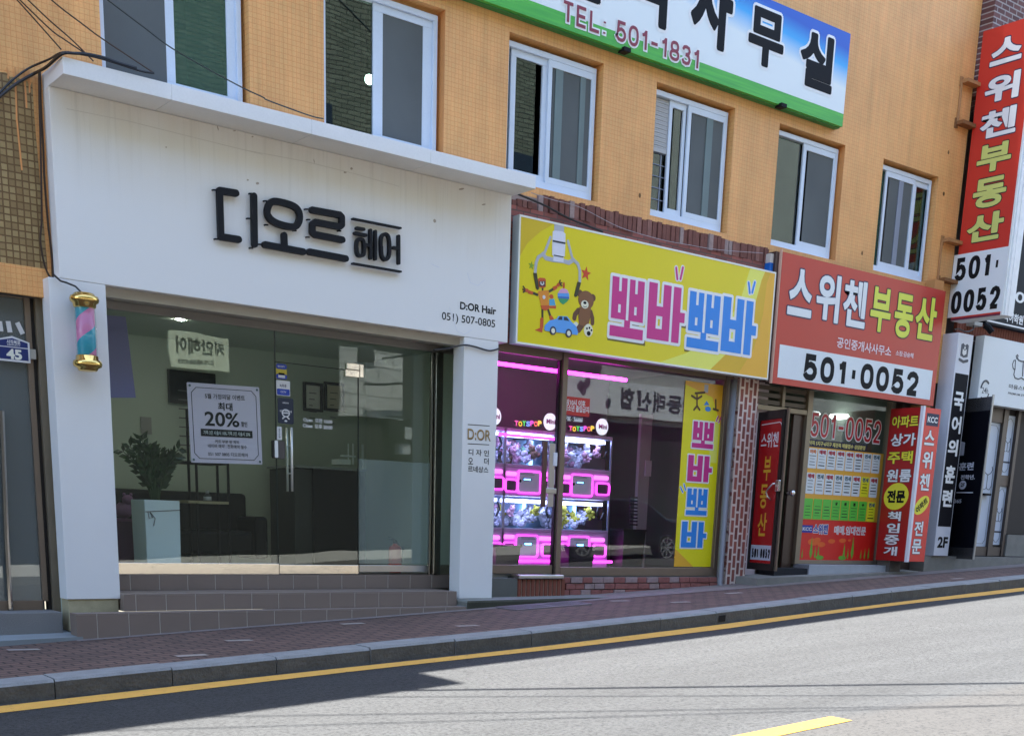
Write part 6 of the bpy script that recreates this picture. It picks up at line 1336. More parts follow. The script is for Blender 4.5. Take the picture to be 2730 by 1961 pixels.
# threshold and pavement step in front of the office
m = B(); m.poly3([Vector((14.0, -.22, .3)), Vector((14.0, -.22, .72)), Vector((14.0, .42, .74)), Vector((14.0, .42, .3))], [Vector((18.2, -.10, .3)), Vector((18.2, -.10, .83)), Vector((18.2, .42, .86)), Vector((18.2, .42, .3))])
tag(m.obj('office_step', concrete), 'worn grey concrete step before the estate office door', 'step')
m = B(); m.wb(fxl - .02, ex1 + .1, .02, .34, .70, ezb - .065); tag(m.obj('door_sill', M('sill_pale', c(160, 165, 172, 1.1), rough=.6, var=.2, vs=4)), 'pale sill slab under the estate office window', 'sill')
m = B(); m.wb(ifx - .55, fxl - .02, .05, .40, .72, .86); tag(m.obj('door_mat', M('mat_black', (.012, .013, .018), rough=.9)), 'dark mat in front of the estate office doorway', 'mat')
# open door leaf with red film
hd_ = ray('s', 197, 1356); ux = -Vector((hd_.x, hd_.y, 0)).normalized()
hin = FP(.28).px('y6', 35, 800)
DR = PL((hin[0], .28, 0), ux)
dl = thing('office_door', (hin[0], .28, .8), 'red filmed glass door of the estate office standing open', 'door')
R4 = lambda L, R, T_, Bo: DR.r4('y6', L, R, T_, Bo)
wD = DR.px('y6', 232, 800)[0]; zt_ = DR.px('y6', 180, 275)[1]; zb_ = DR.px('y6', 100, 1455)[1]; zf0 = DR.px('y6', 180, 340)[1]
m = B(); m.box(DR, 0, wD, zb_ - .1, zb_, -.02, .02); m.box(DR, 0, wD, zf0, zt_, -.02, .02); m.box(DR, 0, .06, zb_, zf0, -.02, .02); m.box(DR, wD - .05, wD, zb_, zf0, -.02, .02); m.obj('door_frame', M('door_black', (.015, .012, .012), rough=.3, metal=.2), dl)
m = B(); m.box(DR, wD - .012, wD + .05, zb_ - .1, zt_ + .02, -.045, -.021); m.obj('edge_frame', alu_brown, dl)
m = B(); m.box(DR, .06, wD - .05, zb_, zf0, -.006, .006); m.obj('red_film', M('film_red', c(140, 10, 14, 1.5), rough=.25, var=.04), dl)
m = B(); p = DR.pts('y6', [(95, 385), (235, 362), (245, 372), (250, 400), (262, 405), (170, 1270)]); m.stroke(DR, p[:5], .012, .006, .008); m.stroke(DR, [p[4], (p[4][0], DR.px('y6', 170, 1270)[1])], .012, .006, .008); m.obj('white_line', wht, dl)
m = B(); m.text(DR, '스위첸', R4((88, 520), (222, 500), (190, 440), (200, 555)), .007, .015); m.obj('lettering', wht, dl)
m = B()
for ch, p in (('부', ((108, 720), (165, 700), (135, 628), (130, 815))), ('동', ((80, 940), (140, 900), (105, 845), (110, 1030))), ('산', ((60, 1180), (132, 1130), (105, 1065), (105, 1245)))): m.text(DR, ch, R4(*p), .007, .02)
m.obj('amber_lettering', M('letter_amber', c(185, 140, 30, 1.4)), dl)
r_ = (.06, wD - .08, DR.px('y6', 80, 1430)[1], DR.px('y6', 80, 1315)[1]); m = B(); m.box(DR, *r_, .006, .008); m.obj('number_panel', M('panel_grey', c(165, 168, 178, 1.3)), dl); digits(dl, 'digit', ink, DR, '501.0052', (r_[0] + .04, r_[1] - .02, r_[2] + .03, r_[3] - .05), .03, .009)
a_ = DR.px('y6', 205, 840); b_ = DR.px('y6', 168, 965); m = B(); m.tube([DR.P(a_[0] + .02, a_[1], .006), DR.P(a_[0], a_[1], .06), DR.P(a_[0] - .1, a_[1] - .07, .07), DR.P(b_[0] - .06, (a_[1] + b_[1]) / 2, .07), DR.P(b_[0] - .03, b_[1] + .05, .06), DR.P(b_[0], b_[1], .008)], .014, 8); m.obj('handle', M('chrome', (.8, .8, .8), rough=.12, metal=1), dl, smooth=True)
m = B(); p = DR.px('y6', 232, 850); m.box(DR, p[0] - .06, p[0] + .03, p[1] - .09, p[1] + .07, .006, .05); m.obj('lock', M('chrome', (.8, .8, .8)), dl, bevel=.01)
m = B(); kx = EPn.px('y6', 283, 912); m.ball((kx[0], .24, kx[1]), .05, .05, .05, 10); m.tube([(kx[0], .25, kx[1]), (kx[0], .37, kx[1])], .03, 8); m.obj('door_knob', M('chrome', (.8, .8, .8)), idf, smooth=True)
# pilaster, dark column
m = B(); m.wb(17.95, 18.2, .02, .5, 3.3, 5.4); tag(m.obj('pilaster', M('orange_render', c(186, 130, 76, 1.2), rough=.7, var=.15)), 'orange painted strip of wall between the red sign and the dark column', 'pilaster')
m = B(); m.wb(17.72, 18.64, .22, .6, .4, 5.2); tag(m.obj('dark_column', M('dark_column', c(66, 52, 44, 1.0), rough=.6, var=.25)), 'dark brown column behind the narrow red lightbox', 'column')
# narrow red lightbox at right angles, with a front face
lx = 17.40; ly0, ly1 = .2, -.41; lz0, lz1 = 1.0, 3.395; lx1 = FP(ly1).px('s', 2509, 1092)[0]
lbx = thing('narrow_lightbox', ((lx + lx1) / 2, -.1, lz0), 'narrow upright red lightbox lettered on its side and front', 'sign')
m = B(); m.wb(lx + .002, lx1, ly1 + .003, ly0, lz0, lz1); m.obj('box', M('lightbox_shell', c(150, 150, 155)), lbx)
LS = SP(lx); LF = FP(ly1)
m = B(); m.box(LS, -ly0, -ly1 - .05, lz0, lz1, 0, .002); m.obj('side_face', M('side_red', c(148, 26, 26, 1.4), rough=.35, var=.03), lbx)
m = B(); m.wb(lx - .004, lx + .05, ly1 - .004, ly1 + .05, lz0 - .01, lz1 + .02); m.obj('corner_trim', M('trim_white', c(205, 205, 215, 1.3), rough=.4), lbx)
m = B(); m.box(LF, lx + .051, lx1, lz0, lz1, 0, .002); m.obj('front_face', M('front_red', c(195, 50, 40, 1.4), rough=.35, var=.03), lbx)
LR = lambda L, R, T_, Bo: LS.r4('y6', L, R, T_, Bo)
yl2 = M('letter_straw', c(205, 195, 50, 1.4)); w2 = M('letter_paper', c(205, 208, 225, 1.4))
def words2(pl, z, items, bold=.03, d=.003):
    for ch, p, mt in items:
        r_ = pl.r4(z, *p); m = B(); m.text(pl, ch, r_, d, bold, .008, 8); m.obj('letter_outline', dol, lbx); m = B(); m.text(pl, ch, r_, d + .002, bold); m.obj('letter', mt, lbx)
words2(LS, 'y6', [('아파트', ((1102, 360), (1308, 345), (1200, 312), (1200, 405)), yl2), ('상가', ((1090, 500), (1285, 490), (1190, 450), (1190, 548)), w2), ('주택', ((1068, 635), (1262, 630), (1160, 588), (1160, 685)), yl2), ('원룸', ((1060, 775), (1250, 775), (1150, 728), (1150, 826)), w2),
    ('책', ((1066, 1095), (1170, 1090), (1120, 1055), (1115, 1128)), w2), ('임', ((1060, 1180), (1160, 1180), (1110, 1145), (1105, 1220)), w2), ('중', ((1040, 1270), (1155, 1270), (1098, 1235), (1095, 1312)), w2), ('개', ((1035, 1360), (1140, 1360), (1085, 1325), (1080, 1395)), w2)])
p = LS.px('y6', 1132, 938); rx_ = (LS.px('y6', 1232, 920)[0] - LS.px('y6', 1032, 960)[0]) / 2
m = B(); m.ell(LS, p[0], p[1], rx_ * .98, .21, .002, .004, 28, .3); m.obj('oval', yl2, lbx)
m = B(); m.text(LS, '전문', (p[0] - rx_ * .72, p[0] + rx_ * .72, p[1] - .1, p[1] + .1), .006, .05); m.obj('oval_lettering', ink, lbx)
words2(LF, 'y7', [('스', ((148, 735), (208, 735), (180, 680), (178, 772)), w2), ('위', ((135, 860), (195, 855), (165, 808), (163, 915)), w2), ('첸', ((118, 995), (178, 995), (150, 945), (148, 1048)), w2), ('전', ((85, 1280), (138, 1280), (112, 1235), (110, 1325)), w2), ('문', ((70, 1390), (128, 1390), (100, 1345), (98, 1435)), w2)])
r_ = LF.r4('y7', (160, 615), (234, 615), (198, 578), (198, 655)); m = B(); m.box(LF, *r_, .002, .004); m.obj('logo_block', M('logo_navy', (.015, .02, .06)), lbx); m = B(); m.text(LF, 'KCC', (r_[0] + .03, r_[1] - .03, r_[2] + .05, r_[3] - .05), .006, .03); m.obj('logo_letters', w2, lbx)
p = LF.px('y7', 130, 1138); m = B(); m.ell(LF, p[0], p[1], .215, .12, .002, .004, 28, .55); m.obj('oval', yl2, lbx)
PO = PL(LF.P(p[0], p[1], 0), (math.cos(.62), 0, math.sin(.62)), (-math.sin(.62), 0, math.cos(.62))); m = B(); m.text(PO, '아파트', (-.165, .165, -.055, .055), .006, .04); m.obj('oval_lettering', ink, lbx)
m = B(); m.wb(17.45, 17.75, -.05, .2, .78, .998); tag(m.obj('concrete_block', M('chipped_block', c(105, 98, 92, 1.0), rough=.9, var=.3, bump=.5)), 'chipped concrete block under the narrow red lightbox', 'block')

# ------------------------------------------------------------------ tall projecting sign
VX = 18.645; V = SP(VX); vz0, vz1 = 4.865, 9.09; vy0, vy1 = .12, -.80
vs_ = thing('projecting_sign', (VX + .2, -.3, vz0), 'tall red projecting sign with a white telephone panel at its foot', 'sign')
xw = FP(vy1).px('s', 2703, 820)[0]
m = B(); m.wb(VX + .003, xw, vy1, vy0, vz0, vz1); m.obj('box', M('tin_white', c(205, 212, 225, 1.35), rough=.5, var=.12, vs=5), vs_)
m = B(); m.box(V, -vy0, -vy1 - .03, vz0 + .02, vz1, -.002, .0); m.obj('face', M('faded_red', c(182, 46, 36, 1.3), rough=.4, var=.05, vs=1.0), vs_)
m = B(); m.wb(VX + .05, xw - .02, vy1 - .02, vy1 - .001, vz0, vz1); m.wb(VX + .12, VX + .15, vy1 - .03, vy1 - .021, vz0, vz1); m.obj('tin_edge', M('tin_edge', c(215, 222, 235, 1.35), rough=.45, var=.15, vs=9), vs_, bevel=.004)
VR = lambda L, R, T_, Bo: V.r4('y8', L, R, T_, Bo)
r_ = (V.px('y8', 100, 1380)[0], V.px('y8', 360, 1350)[0], V.px('y8', 200, 1518)[1], V.px('y8', 240, 1210)[1])
m = B(); m.box(V, *r_, .0005, .003); m.obj('number_panel', M('panel_white', (.7, .7, .75)), vs_)
m = B(); m.box(V, -vy0, -vy1 - .03, vz0 + .0, vz0 + .03, .0005, .004); m.obj('foot_trim', M('maroon_trim', (.13, .02, .05)), vs_)
def w3(items, mt, om):
    for ch, p in items:
        r_ = VR(*p); m = B(); m.text(V, ch, r_, .002, .04, .016, 12); m.obj('letter_outline', om, vs_); m = B(); m.text(V, ch, r_, .005, .04); m.obj('letter', mt, vs_)
w3([('스', ((287, 310), (448, 205), (395, 172), (300, 322))), ('위', ((264, 445), (438, 350), (430, 335), (330, 490))), ('첸', ((242, 600), (416, 580), (410, 505), (300, 662)))], lil, dnavy)
w3([('부', ((224, 795), (394, 720), (380, 675), (300, 825))), ('동', ((206, 950), (370, 890), (340, 845), (280, 998))), ('산', ((178, 1105), (358, 1045), (330, 1015), (250, 1162)))], M('letter_olive', c(182, 188, 105, 1.35)), dol)
digits(vs_, 'digit', inkb, V, '501.', VR((120, 1310), (340, 1270), (275, 1222), (150, 1352)), .07, .005); digits(vs_, 'digit', inkb, V, '0052', VR((102, 1460), (338, 1420), (310, 1378), (150, 1508)), .07, .005)
for i, (z, pts) in enumerate((('y8', ((150, 395), (185, 400))), ('y8', ((125, 595), (185, 592))), ('y8', ((58, 1160), (100, 1165))), ('y8', ((38, 1350), (90, 1348))))):
    p0 = W.px(z, *pts[0]); m = B(); m.wb(p0[0] - .02, VX + .02, .06, .199, p0[1] - .025, p0[1] + .025); m.wb(p0[0] - .05, p0[0] + .03, .185, .199, p0[1] - .07, p0[1] + .07)
    tag(m.obj('sign_bracket', rust if i in (1, 3) else M('painted_bracket', c(170, 122, 76, 1.1), rough=.7, var=.2)), ('topmost', 'second from top', 'third from top', 'lowest')[i] + ' of the four wall brackets holding the tall projecting sign', 'bracket', 'wall brackets of the projecting sign')
for i, (ya, yb3, xx) in enumerate(((400, 600, 148), (1165, 1350, 52))):
    a_ = W.px('y8', xx, ya); b_ = W.px('y8', xx - 6, yb3); m = B(); m.tube([(a_[0], .185, a_[1]), (a_[0], .185, b_[1])], .022, 6); tag(m.obj('bracket_pipe', M('painted_bracket', (.3, .2, .1))), ('upper' if i == 0 else 'lower') + ' orange painted pipe between two brackets of the projecting sign', 'pipe')
st_m = M('rust_stain', c(120, 84, 46, 1.0), rough=.8, var=.3, vs=10)
m = B()
for z, x_, y_ in (('y8', 88, 735), ('y8', 66, 935), ('z7', 1150, 60), ('z8', 810, 475), ('z8', 1400, 45)):
    p = W.px(z, x_, y_); m.ell(W, p[0], p[1], .022, .03, 0, .0015, 7)
m.obj('rust_spots', st_m, bld)

# ------------------------------------------------------------------ brick building at the right, study cafe
rb_m = brick('dark_brick', c(108, 70, 66, 1.05), c(84, 54, 52, 1.05), c(150, 140, 135, 1.05), .21, .078, .010, rough=.85, bumpd=.01, var=.003)
rbl = thing('brick_building', (24, .3, 1), 'dark red brick building beyond the tall projecting sign', 'building')
m = B(); m.wb(18.66, 19.5, -.02, .6, 8.2, 12.0); m.wb(19.5, 32, .22, .6, 4.6, 12.0); m.obj('wall', rb_m, rbl)
m = B(); f = [(18.66, .65), (32, 1.2), (32, 9), (18.66, 9)]; m.poly3([Vector((x, y, 12.5)) for x, y in f], [Vector((x, y, 12.0)) for x, y in f]); m.wb(18.66, 32, 8.9, 9, 0, 12); m.wb(31.8, 32, .6, 9, 0, 12); m.obj('roof', M('roof_concrete', (.3, .3, .29)), rbl)
m = B(); m.wb(18.66, 32, .23, .5, 8.2, 12.0); m.m.free()
rcw = FP(.2).rect('w7', 815, -10, 935, 310); m = B(); m.wb(19.72, 22, .18, .22, rcw[2], rcw[2] + .14); m.wb(19.72, 19.80, .18, .22, rcw[2] + .141, 10.5); m.obj('window', white_pvc, rbl); m = B(); m.wb(19.81, 22, .2, .215, rcw[2] + .141, 10.5); m.obj('pane', M('black_pane', (.01, .01, .02), rough=.1), rbl)
# soldier brick strip and dark beam above the study cafe
m = B(); x = 18.9
while x < 26: m.wb(x, x + .066, .16, .219, 4.72, 5.02); x += .078
m.obj('upright_bricks', M('upright_brick', (.2, .1, .07)), rbl)
m = B(); m.wb(18.7, 27, .221, .6, .6, 4.6); m.obj('ground_floor_wall', M('dark_wall', (.03, .027, .025), rough=.8), rbl)  # near-black wall colour behind the study doors
# white post sign
ax0, ax1 = 18.59, 19.0; az0, az1 = 1.09, 4.665
A_ = FP(-.1); ps_ = thing('post_sign', (18.8, -.05, az0), 'slim white post sign with a black lettered panel and a book emblem', 'sign')
m = B(); m.wb(ax0, ax1 + .02, -.097, .2, az0, az1); m.obj('box', M('post_white', c(188, 190, 198, 1.35), rough=.45, var=.08), ps_, bevel=.008)
A_ = FP(-.0975)
tb, bb_ = A_.px('y7', 375, 335)[1], A_.px('y7', 270, 1268)[1]
m = B(); m.box(A_, ax0 + .03, ax1 + .0, bb_, tb, 0, .002); m.obj('black_panel', M('panel_black', (.006, .006, .010), rough=.7, spec=.15), ps_)
for ch, p in (('국', ((328, 500), (388, 500), (360, 445), (355, 560))), ('어', ((314, 645), (372, 645), (345, 592), (340, 700))), ('의', ((292, 785), (352, 785), (325, 735), (320, 838))), ('훈', ((275, 945), (335, 945), (308, 895), (303, 1005))), ('련', ((258, 1090), (318, 1090), (292, 1042), (288, 1148)))):
    m = B(); m.text(A_, ch, A_.r4('y7', *p), .003, .04); m.obj('letter', w2, ps_)
m = B(); m.text(A_, '2F', A_.r4('y7', (228, 1365), (290, 1365), (262, 1330), (258, 1398)), .002, .04); m.obj('floor_mark', ink, ps_)
e0 = A_.px('w5', 617, 790); s_ = .105
m = B(); m.poly(A_, [(e0[0] - s_, e0[1] - s_ * .8), (e0[0] - s_, e0[1] + s_ * .9), (e0[0] - s_ * .5, e0[1] + s_ * 1.1), (e0[0], e0[1] + s_ * .8), (e0[0] + s_ * .5, e0[1] + s_ * 1.1), (e0[0] + s_, e0[1] + s_ * .9), (e0[0] + s_, e0[1] - s_ * .8), (e0[0], e0[1] - s_ * 1.0)], .0, .002); m.stroke(A_, [(e0[0] - s_ * 1.1, e0[1] - s_ * 1.35), (e0[0], e0[1] - s_ * 1.6), (e0[0] + s_ * 1.1, e0[1] - s_ * 1.35)], .045, 0, .002); m.obj('emblem', navy, ps_)
m = B(); m.poly(A_, [(e0[0] - .01, e0[1] - s_ * .7), (e0[0] - s_ * .55, e0[1] - s_ * .4), (e0[0] - s_ * .5, e0[1] + s_ * .3), (e0[0], e0[1] + s_ * .02), (e0[0] + s_ * .5, e0[1] + s_ * .3), (e0[0] + s_ * .55, e0[1] - s_ * .4)], .0025, .004); m.ell(A_, e0[0], e0[1] + s_ * .45, s_ * .18, s_ * .25, .0025, .0041); m.obj('emblem_book', wht, ps_)
# open black door leaf
bd0 = FP(.2).px('s', 2545, 1097)[0]
hdv = Vector((-.30, -.954, 0)); BX = FP(-.2).px('v4', 500, 700)
# the leaf runs from its hinge at the wall (left) out to the pavement (right)
hinge = FP(.2).px('v4', 190, 700); BD = PL((hinge[0], .2, 0), (-.224, -.975, 0))
wB = BD.px('v4', 430, 760)[0]; zt_ = BD.px('v4', 400, 153)[1]; zb_ = BD.px('v4', 300, 1362)[1]
bdl = thing('black_door', (hinge[0], .2, zb_), 'black filmed glass door standing open beside the slim white post sign', 'door')
m = B(); m.box(BD, 0, wB, zb_, zt_, -.01, .006); m.obj('film', M('film_black', (.004, .004, .008), rough=.4, spec=.2), bdl)
m = B(); m.box(BD, 0, wB, zt_ + .001, zt_ + .22, -.02, .012); m.box(BD, 0, wB, zb_ - .19, zb_ - .001, -.02, .012); m.obj('rail', M('rail_dark_steel', (.16, .15, .15), rough=.25, metal=.8), bdl)
m = B(); m.box(BD, wB, wB + .02, zb_ - .19, zt_ + .25, -.02, .012); m.obj('edge_strip', M('edge_steel', (.45, .45, .44), rough=.3, metal=.6), bdl)
m = B()
for bdy, p in (('훈련', ((225, 640), (355, 640), (295, 604), (290, 675))), ('전학년.', ((238, 738), (365, 742), (300, 714), (300, 758))), ('365', ((182, 948), (245, 948), (215, 930), (213, 965)))): m.text(BD, bdy, BD.r4('v4', *p), .0075, .03)
a_ = BD.px('v4', 205, 872); b_ = BD.px('v4', 345, 872); m.stroke(BD, [a_, b_], .018, .006, .008); p = BD.px('v4', 256, 805); m.ell(BD, p[0], p[1], .085, .075, .006, .0075); p2 = BD.px('v4', 250, 480); m.poly(BD, [(p2[0] - .05, p2[1] - .12), (p2[0] - .05, p2[1] + .12), (p2[0] + .06, p2[1] + .09), (p2[0] + .06, p2[1] - .12)], .006, .0072); m.obj('lettering', M('film_print', c(190, 190, 200, 1.3)), bdl)
m = B(); m.text(BD, '2F', (p[0] - .04, p[0] + .05, p[1] - .03, p[1] + .035), .009, .03); m.obj('floor_mark', ink, bdl)
# study cafe white doors
SD = FP(.21)
stf = thing('study_shopfront', (21.0, .2, 1.0), 'white filmed study room doors in a grey frame beyond the open black door', 'shopfront')
wf = M('white_film', c(170, 180, 195, 1.35), rough=.4, var=.05); gfr = M('grey_bronze', c(88, 78, 72, 1.0), rough=.4, metal=.3)
def film(name, z, x0, y0, x1, y1, mid):
    r_ = (SD.px(z, x0, mid)[0], SD.px(z, x1, mid)[0], SD.px(z, (x0 + x1) / 2, y1)[1], SD.px(z, (x0 + x1) / 2, y0)[1]); m = B(); m.box(SD, *r_, 0, .004); o = m.obj(name, wf, stf)
    m = B(); i_ = .05; c_ = .07; m.stroke(SD, [(r_[0] + i_, r_[3] - i_ - c_), (r_[0] + i_ + c_, r_[3] - i_), (r_[1] - i_ - c_, r_[3] - i_), (r_[1] - i_, r_[3] - i_ - c_), (r_[1] - i_, r_[2] + i_ + c_), (r_[1] - i_ - c_, r_[2] + i_), (r_[0] + i_ + c_, r_[2] + i_), (r_[0] + i_, r_[2] + i_ + c_)], .006, .004, .006, True); m.obj('border_line', navy, o)
    return r_, o
r1, o1 = film('door_panel', 'v4', 405, 242, 522, 1350, 800); r2, o2 = film('door_panel', 'v4', 607, 188, 690, 722, 450); r3, o3 = film('door_panel', 'v4', 530, 815, 612, 1335, 1080)
def cup(m, pl, cx, cy, s, d, wd):
    m.stroke(pl, [(cx - s * .7, cy + s * .6), (cx - s * .7, cy - s * .5), (cx - s * .45, cy - s * .8), (cx - s * .1, cy - s * .75), (cx, cy - s * .6), (cx + s * .1, cy - s * .75), (cx + s * .45, cy - s * .8), (cx + s * .7, cy - s * .5), (cx + s * .7, cy + s * .6)], wd, d - .002, d)
    m.stroke(pl, [(cx, cy - s * .6), (cx, cy + s * .3)], wd, d - .002, d)
    m.stroke(pl, [(cx - s * .5, cy + s * 1.0), (cx - s * .6, cy + s * .75), (cx - s * .4, cy + s * .5), (cx, cy + s * .35), (cx + s * .4, cy + s * .5), (cx + s * .6, cy + s * .75), (cx + s * .5, cy + s * 1.0)], wd, d - .002, d)
    m.stroke(pl, [(cx - s * .75, cy + s * .5), (cx - s * 1.05, cy + s * .4), (cx - s * 1.05, cy - s * .1), (cx - s * .75, cy - s * .3)], wd, d - .002, d)
for r_, o_ in ((r2, o2), (r3, o3)):
    m = B(); cup(m, SD, (r_[0] + r_[1]) / 2, (r_[2] + r_[3]) / 2, .13, .007, .008); m.box(SD, (r_[0] + r_[1]) / 2 - .14, (r_[0] + r_[1]) / 2 + .14, (r_[2] + r_[3]) / 2 - .3, (r_[2] + r_[3]) / 2 - .27, .004, .006); m.obj('cup_emblem', navy, o_)
m = B(); cup(m, SD, (r1[0] + r1[1]) / 2, (r1[2] + r1[3]) / 2 + .1, .22, .007, .010); m.obj('cup_emblem', navy, o1)
m = B(); m.wb(r1[1] + .002, r2[0] - .003, .15, .22, 1.1, 4.0); m.wb(r2[1] + .003, r2[1] + .09, .15, .22, 1.1, 4.0); m.wb(r1[0], r1[1], .17, .22, r1[3] + .003, r1[3] + .25); m.wb(r2[0], r2[1], .18, .22, r3[3] + .004, r2[2] - .004); m.wb(r1[0], r2[1], .17, .22, 1.1, min(r1[2], r3[2]) - .004); m.obj('frame', gfr, stf)
m = B(); m.wb(r2[1] + .1, r2[1] + .75, .17, .22, 1.5, 4.1); m.obj('dark_boards', M('dark_boards', (.02, .013, .01), rough=.7, var=.3), stf); m = B(); m.wb(r2[1] + .1, r2[1] + .8, .12, .22, 1.1, 1.49); m.obj('plinth', concrete, stf)
m = B(); a_ = SD.px('v4', 440, 890); m.wb(a_[0] - .12, a_[0] + .1, .12, .2, a_[1] - .015, a_[1] + .02); m.obj('lever_handle', ink, stf)
m = B(); m.wb(18.4, 24, -.06, .221, .6, 1.085); tag(m.obj('study_step', concrete), 'concrete step running under the study room doors and post sign', 'step')
# white study cafe sign
WS = FP(-.05); wx0 = WS.px('s', 2626, 893)[0]; wz1 = WS.px('s', 2626, 893)[1]; wz0 = WS.px('s', 2602, 1072)[1]
wsn = thing('study_cafe_sign', (wx0 + 2, 0, wz0), 'plain white box sign with a thin line cup emblem', 'sign')
m = B(); m.wb(wx0, wx0 + 4.2, -.05, .12, wz0, wz1); m.obj('box', M('study_white', (.74, .78, .80), rough=.4, var=.03), wsn, bevel=.004)
m = B(); ce = WS.px('w5', 1425, 1000); 
def S5(ps, wd): m.stroke(WS, WS.pts('w5', ps), wd, 0, .002)
S5([(1345, 895), (1325, 890), (1318, 860), (1335, 842), (1345, 860), (1330, 885), (1350, 915), (1395, 932), (1440, 930), (1500, 915)], .022); S5([(1308, 915), (1285, 920), (1268, 970), (1275, 1020), (1290, 1040), (1302, 1030), (1308, 930), (1308, 915)], .016); S5([(1302, 1030), (1285, 1110), (1300, 1155), (1345, 1172), (1385, 1155), (1425, 1180), (1480, 1180), (1510, 1160)], .018); S5([(1415, 935), (1402, 1130)], .018)
m.text(WS, '마음스터디카페', (WS.px('w5', 1218, 1270)[0], WS.px('w5', 1218, 1270)[0] + 1.05, WS.px('w5', 1250, 1302)[1], WS.px('w5', 1250, 1240)[1]), .002, .02)
m.text(WS, 'PREMIUM STUDY CAFE', (WS.px('w5', 1208, 1360)[0], WS.px('w5', 1208, 1360)[0] + .95, WS.px('w5', 1230, 1378)[1], WS.px('w5', 1230, 1348)[1]), .002, .02)
p = WS.px('w5', 893, 1328); m.stroke(WS, [(p[0] + .13 * math.cos(t_), p[1] + .16 * math.sin(t_)) for t_ in [.9 + i * .22 for i in range(10)]], .028, 0, .002); m.stroke(WS, [(p[0] + .13 * math.cos(t_), p[1] + .16 * math.sin(t_)) for t_ in [4.0 + i * .22 for i in range(10)]], .028, 0, .002); m.text(WS, '24h', (p[0] - .09, p[0] + .1, p[1] - .045, p[1] + .05), .002, .01)
m.obj('emblem_and_lettering', navy, wsn)
# black academy sign above
AS = FP(.02); kx0 = AS.px('w5', 905, 400)[0]; kz0 = AS.px('w5', 920, 412)[1]; as_ = thing('academy_sign', (kx0 + 2, .1, kz0), 'black sign with white lettering high behind the tall projecting sign', 'sign')
m = B(); m.wb(kx0, kx0 + 4, .02, .18, kz0, kz0 + 3.2); m.obj('box', M('academy_black', (.014, .016, .02), rough=.6, spec=.2), as_)
m = B(); m.box(AS, kx0 + .03, kx0 + 3.9, kz0 + .03, kz0 + .055, 0, .002); m.box(AS, kx0 + .03, kx0 + .055, kz0 + .056, kz0 + 3.0, 0, .002); m.text(AS, '국어학원', AS.r4('w5', (1150, 350), (1412, 380), (1380, 305), (1360, 432)), .002, .03); m.text(AS, '어의', (AS.px('w5', 1300, 100)[0], AS.px('w5', 1300, 100)[0] + 1.0, AS.px('w5', 1390, 190)[1], AS.px('w5', 1390, -20)[1]), .002, .03)
m.obj('lettering', w2, as_)
m = B(); r_ = FP(-.0).rect('w5', 760, 385, 860, 460); m.wb(r_[0], r_[1], .0, .2, r_[2], r_[3]); ob_ = m.obj('flood_light', M('lamp_grey', c(150, 150, 145))); tag(ob_, 'small grey floodlight bracket under the foot of the projecting sign', 'floodlight')
m = B(); a_ = FP(0).px('w5', 890, 440); b_ = FP(-.1).px('w5', 990, 540); m.tube([(a_[0], 0, a_[1]), ((a_[0] + b_[0]) / 2, -.05, (a_[1] + b_[1]) / 2 + .02), (b_[0], -.1, b_[1])], .05, 8); o = m.obj('lamp_arm', ink); o.parent = ob_; o.location = o.location - ob_.location

# ------------------------------------------------------------------ left neighbour
LP = FP(.32)
lft = thing('old_shopfront', (3.0, .3, .2), 'old dark framed shopfront beside the barber pole pillar, carrying plate 45', 'shopfront')
lzb = LP.px('w6', 100, 1440)[1]; lzt = LP.px('v6', 300, 830)[1]
X6 = lambda x, y=900: LP.px('w6', x, y)[0]
m = B(); m.wb(1.5, 3.93, .22, .5, lzt + .12, tz0 - .262); m.obj('head_beam', M('head_beam', c(70, 72, 72, 1.0), rough=.6, var=.2), lft)
m = B(); m.wb(1.5, 3.85, .25, .4, lzt + .02, lzt + .119); m.obj('head_track', alu_dark, lft)
a_, b_, c_, d_ = X6(152, 300), X6(178, 300), X6(208, 300), X6(238, 300)
m = B(); m.wb(a_ - .015, a_ + .04, .30, .36, lzb, lzt); m.wb(1.5, a_ - .016, .30, .36, LP.px('w6', 120, 1435)[1] - .17, LP.px('w6', 120, 1435)[1]); m.wb(1.5, a_, .31, .35, lzt - .05, lzt + .019); m.obj('door_frame', alu_brown, lft, bevel=.004)
m = B(); m.wb(a_ + .041, b_ + .03, .33, .4, .2, lzt); m.wb(c_ + .075, 3.96, .32, .5, .2, lzt + .1); m.obj('dark_jamb', M('jamb_dark', (.016, .013, .012), rough=.6), lft)
m = B(); m.wb(b_ + .031, c_ + .074, .27, .4, .25, lzt + .1); m.obj('pale_jamb', M('jamb_beige', c(120, 108, 90, 1.0), rough=.5, var=.2), lft)
m = B(); m.wb(1.5, a_ - .016, .325, .333, lzb, lzt - .05); m.obj('glass_panel', glassmat('grey_glass', (.72, .76, .78), 2.2, .05, haze=.5, hazecol=(.36, .39, .385)), lft)
m = B(); s0 = LP.px('w6', 16, 800)[0]; m.tube([LP.P(*LP.px('w6', 2, 470), .04), LP.P(*LP.px('w6', 28, 1150), .04), LP.P(*LP.px('w6', 48, 1490), .04)], .028, 8); m.obj('door_stile', M('stile_chrome', (.4, .38, .36), rough=.1, metal=1), lft)
m = B()
for p0, p1 in (((78, 1095), (98, 1205)), ((168, 1108), (224, 1222)), ((-5, 1095), (8, 1195))): m.stroke(LP, LP.pts('v6', [p0, p1]), .045, .002, .004, cap=False)
m.obj('white_strips', wht, lft)
m = B(); m.wb(1.5, 3.9, .6, .7, .2, 3.6); m.obj('room_wall', M('left_room', c(120, 130, 128, 1.0), rough=.9), lft)
gran = M('granite_step', c(120, 118, 116, 1.1), rough=.7, var=.1, vs=4, fine=.5, fs=110)
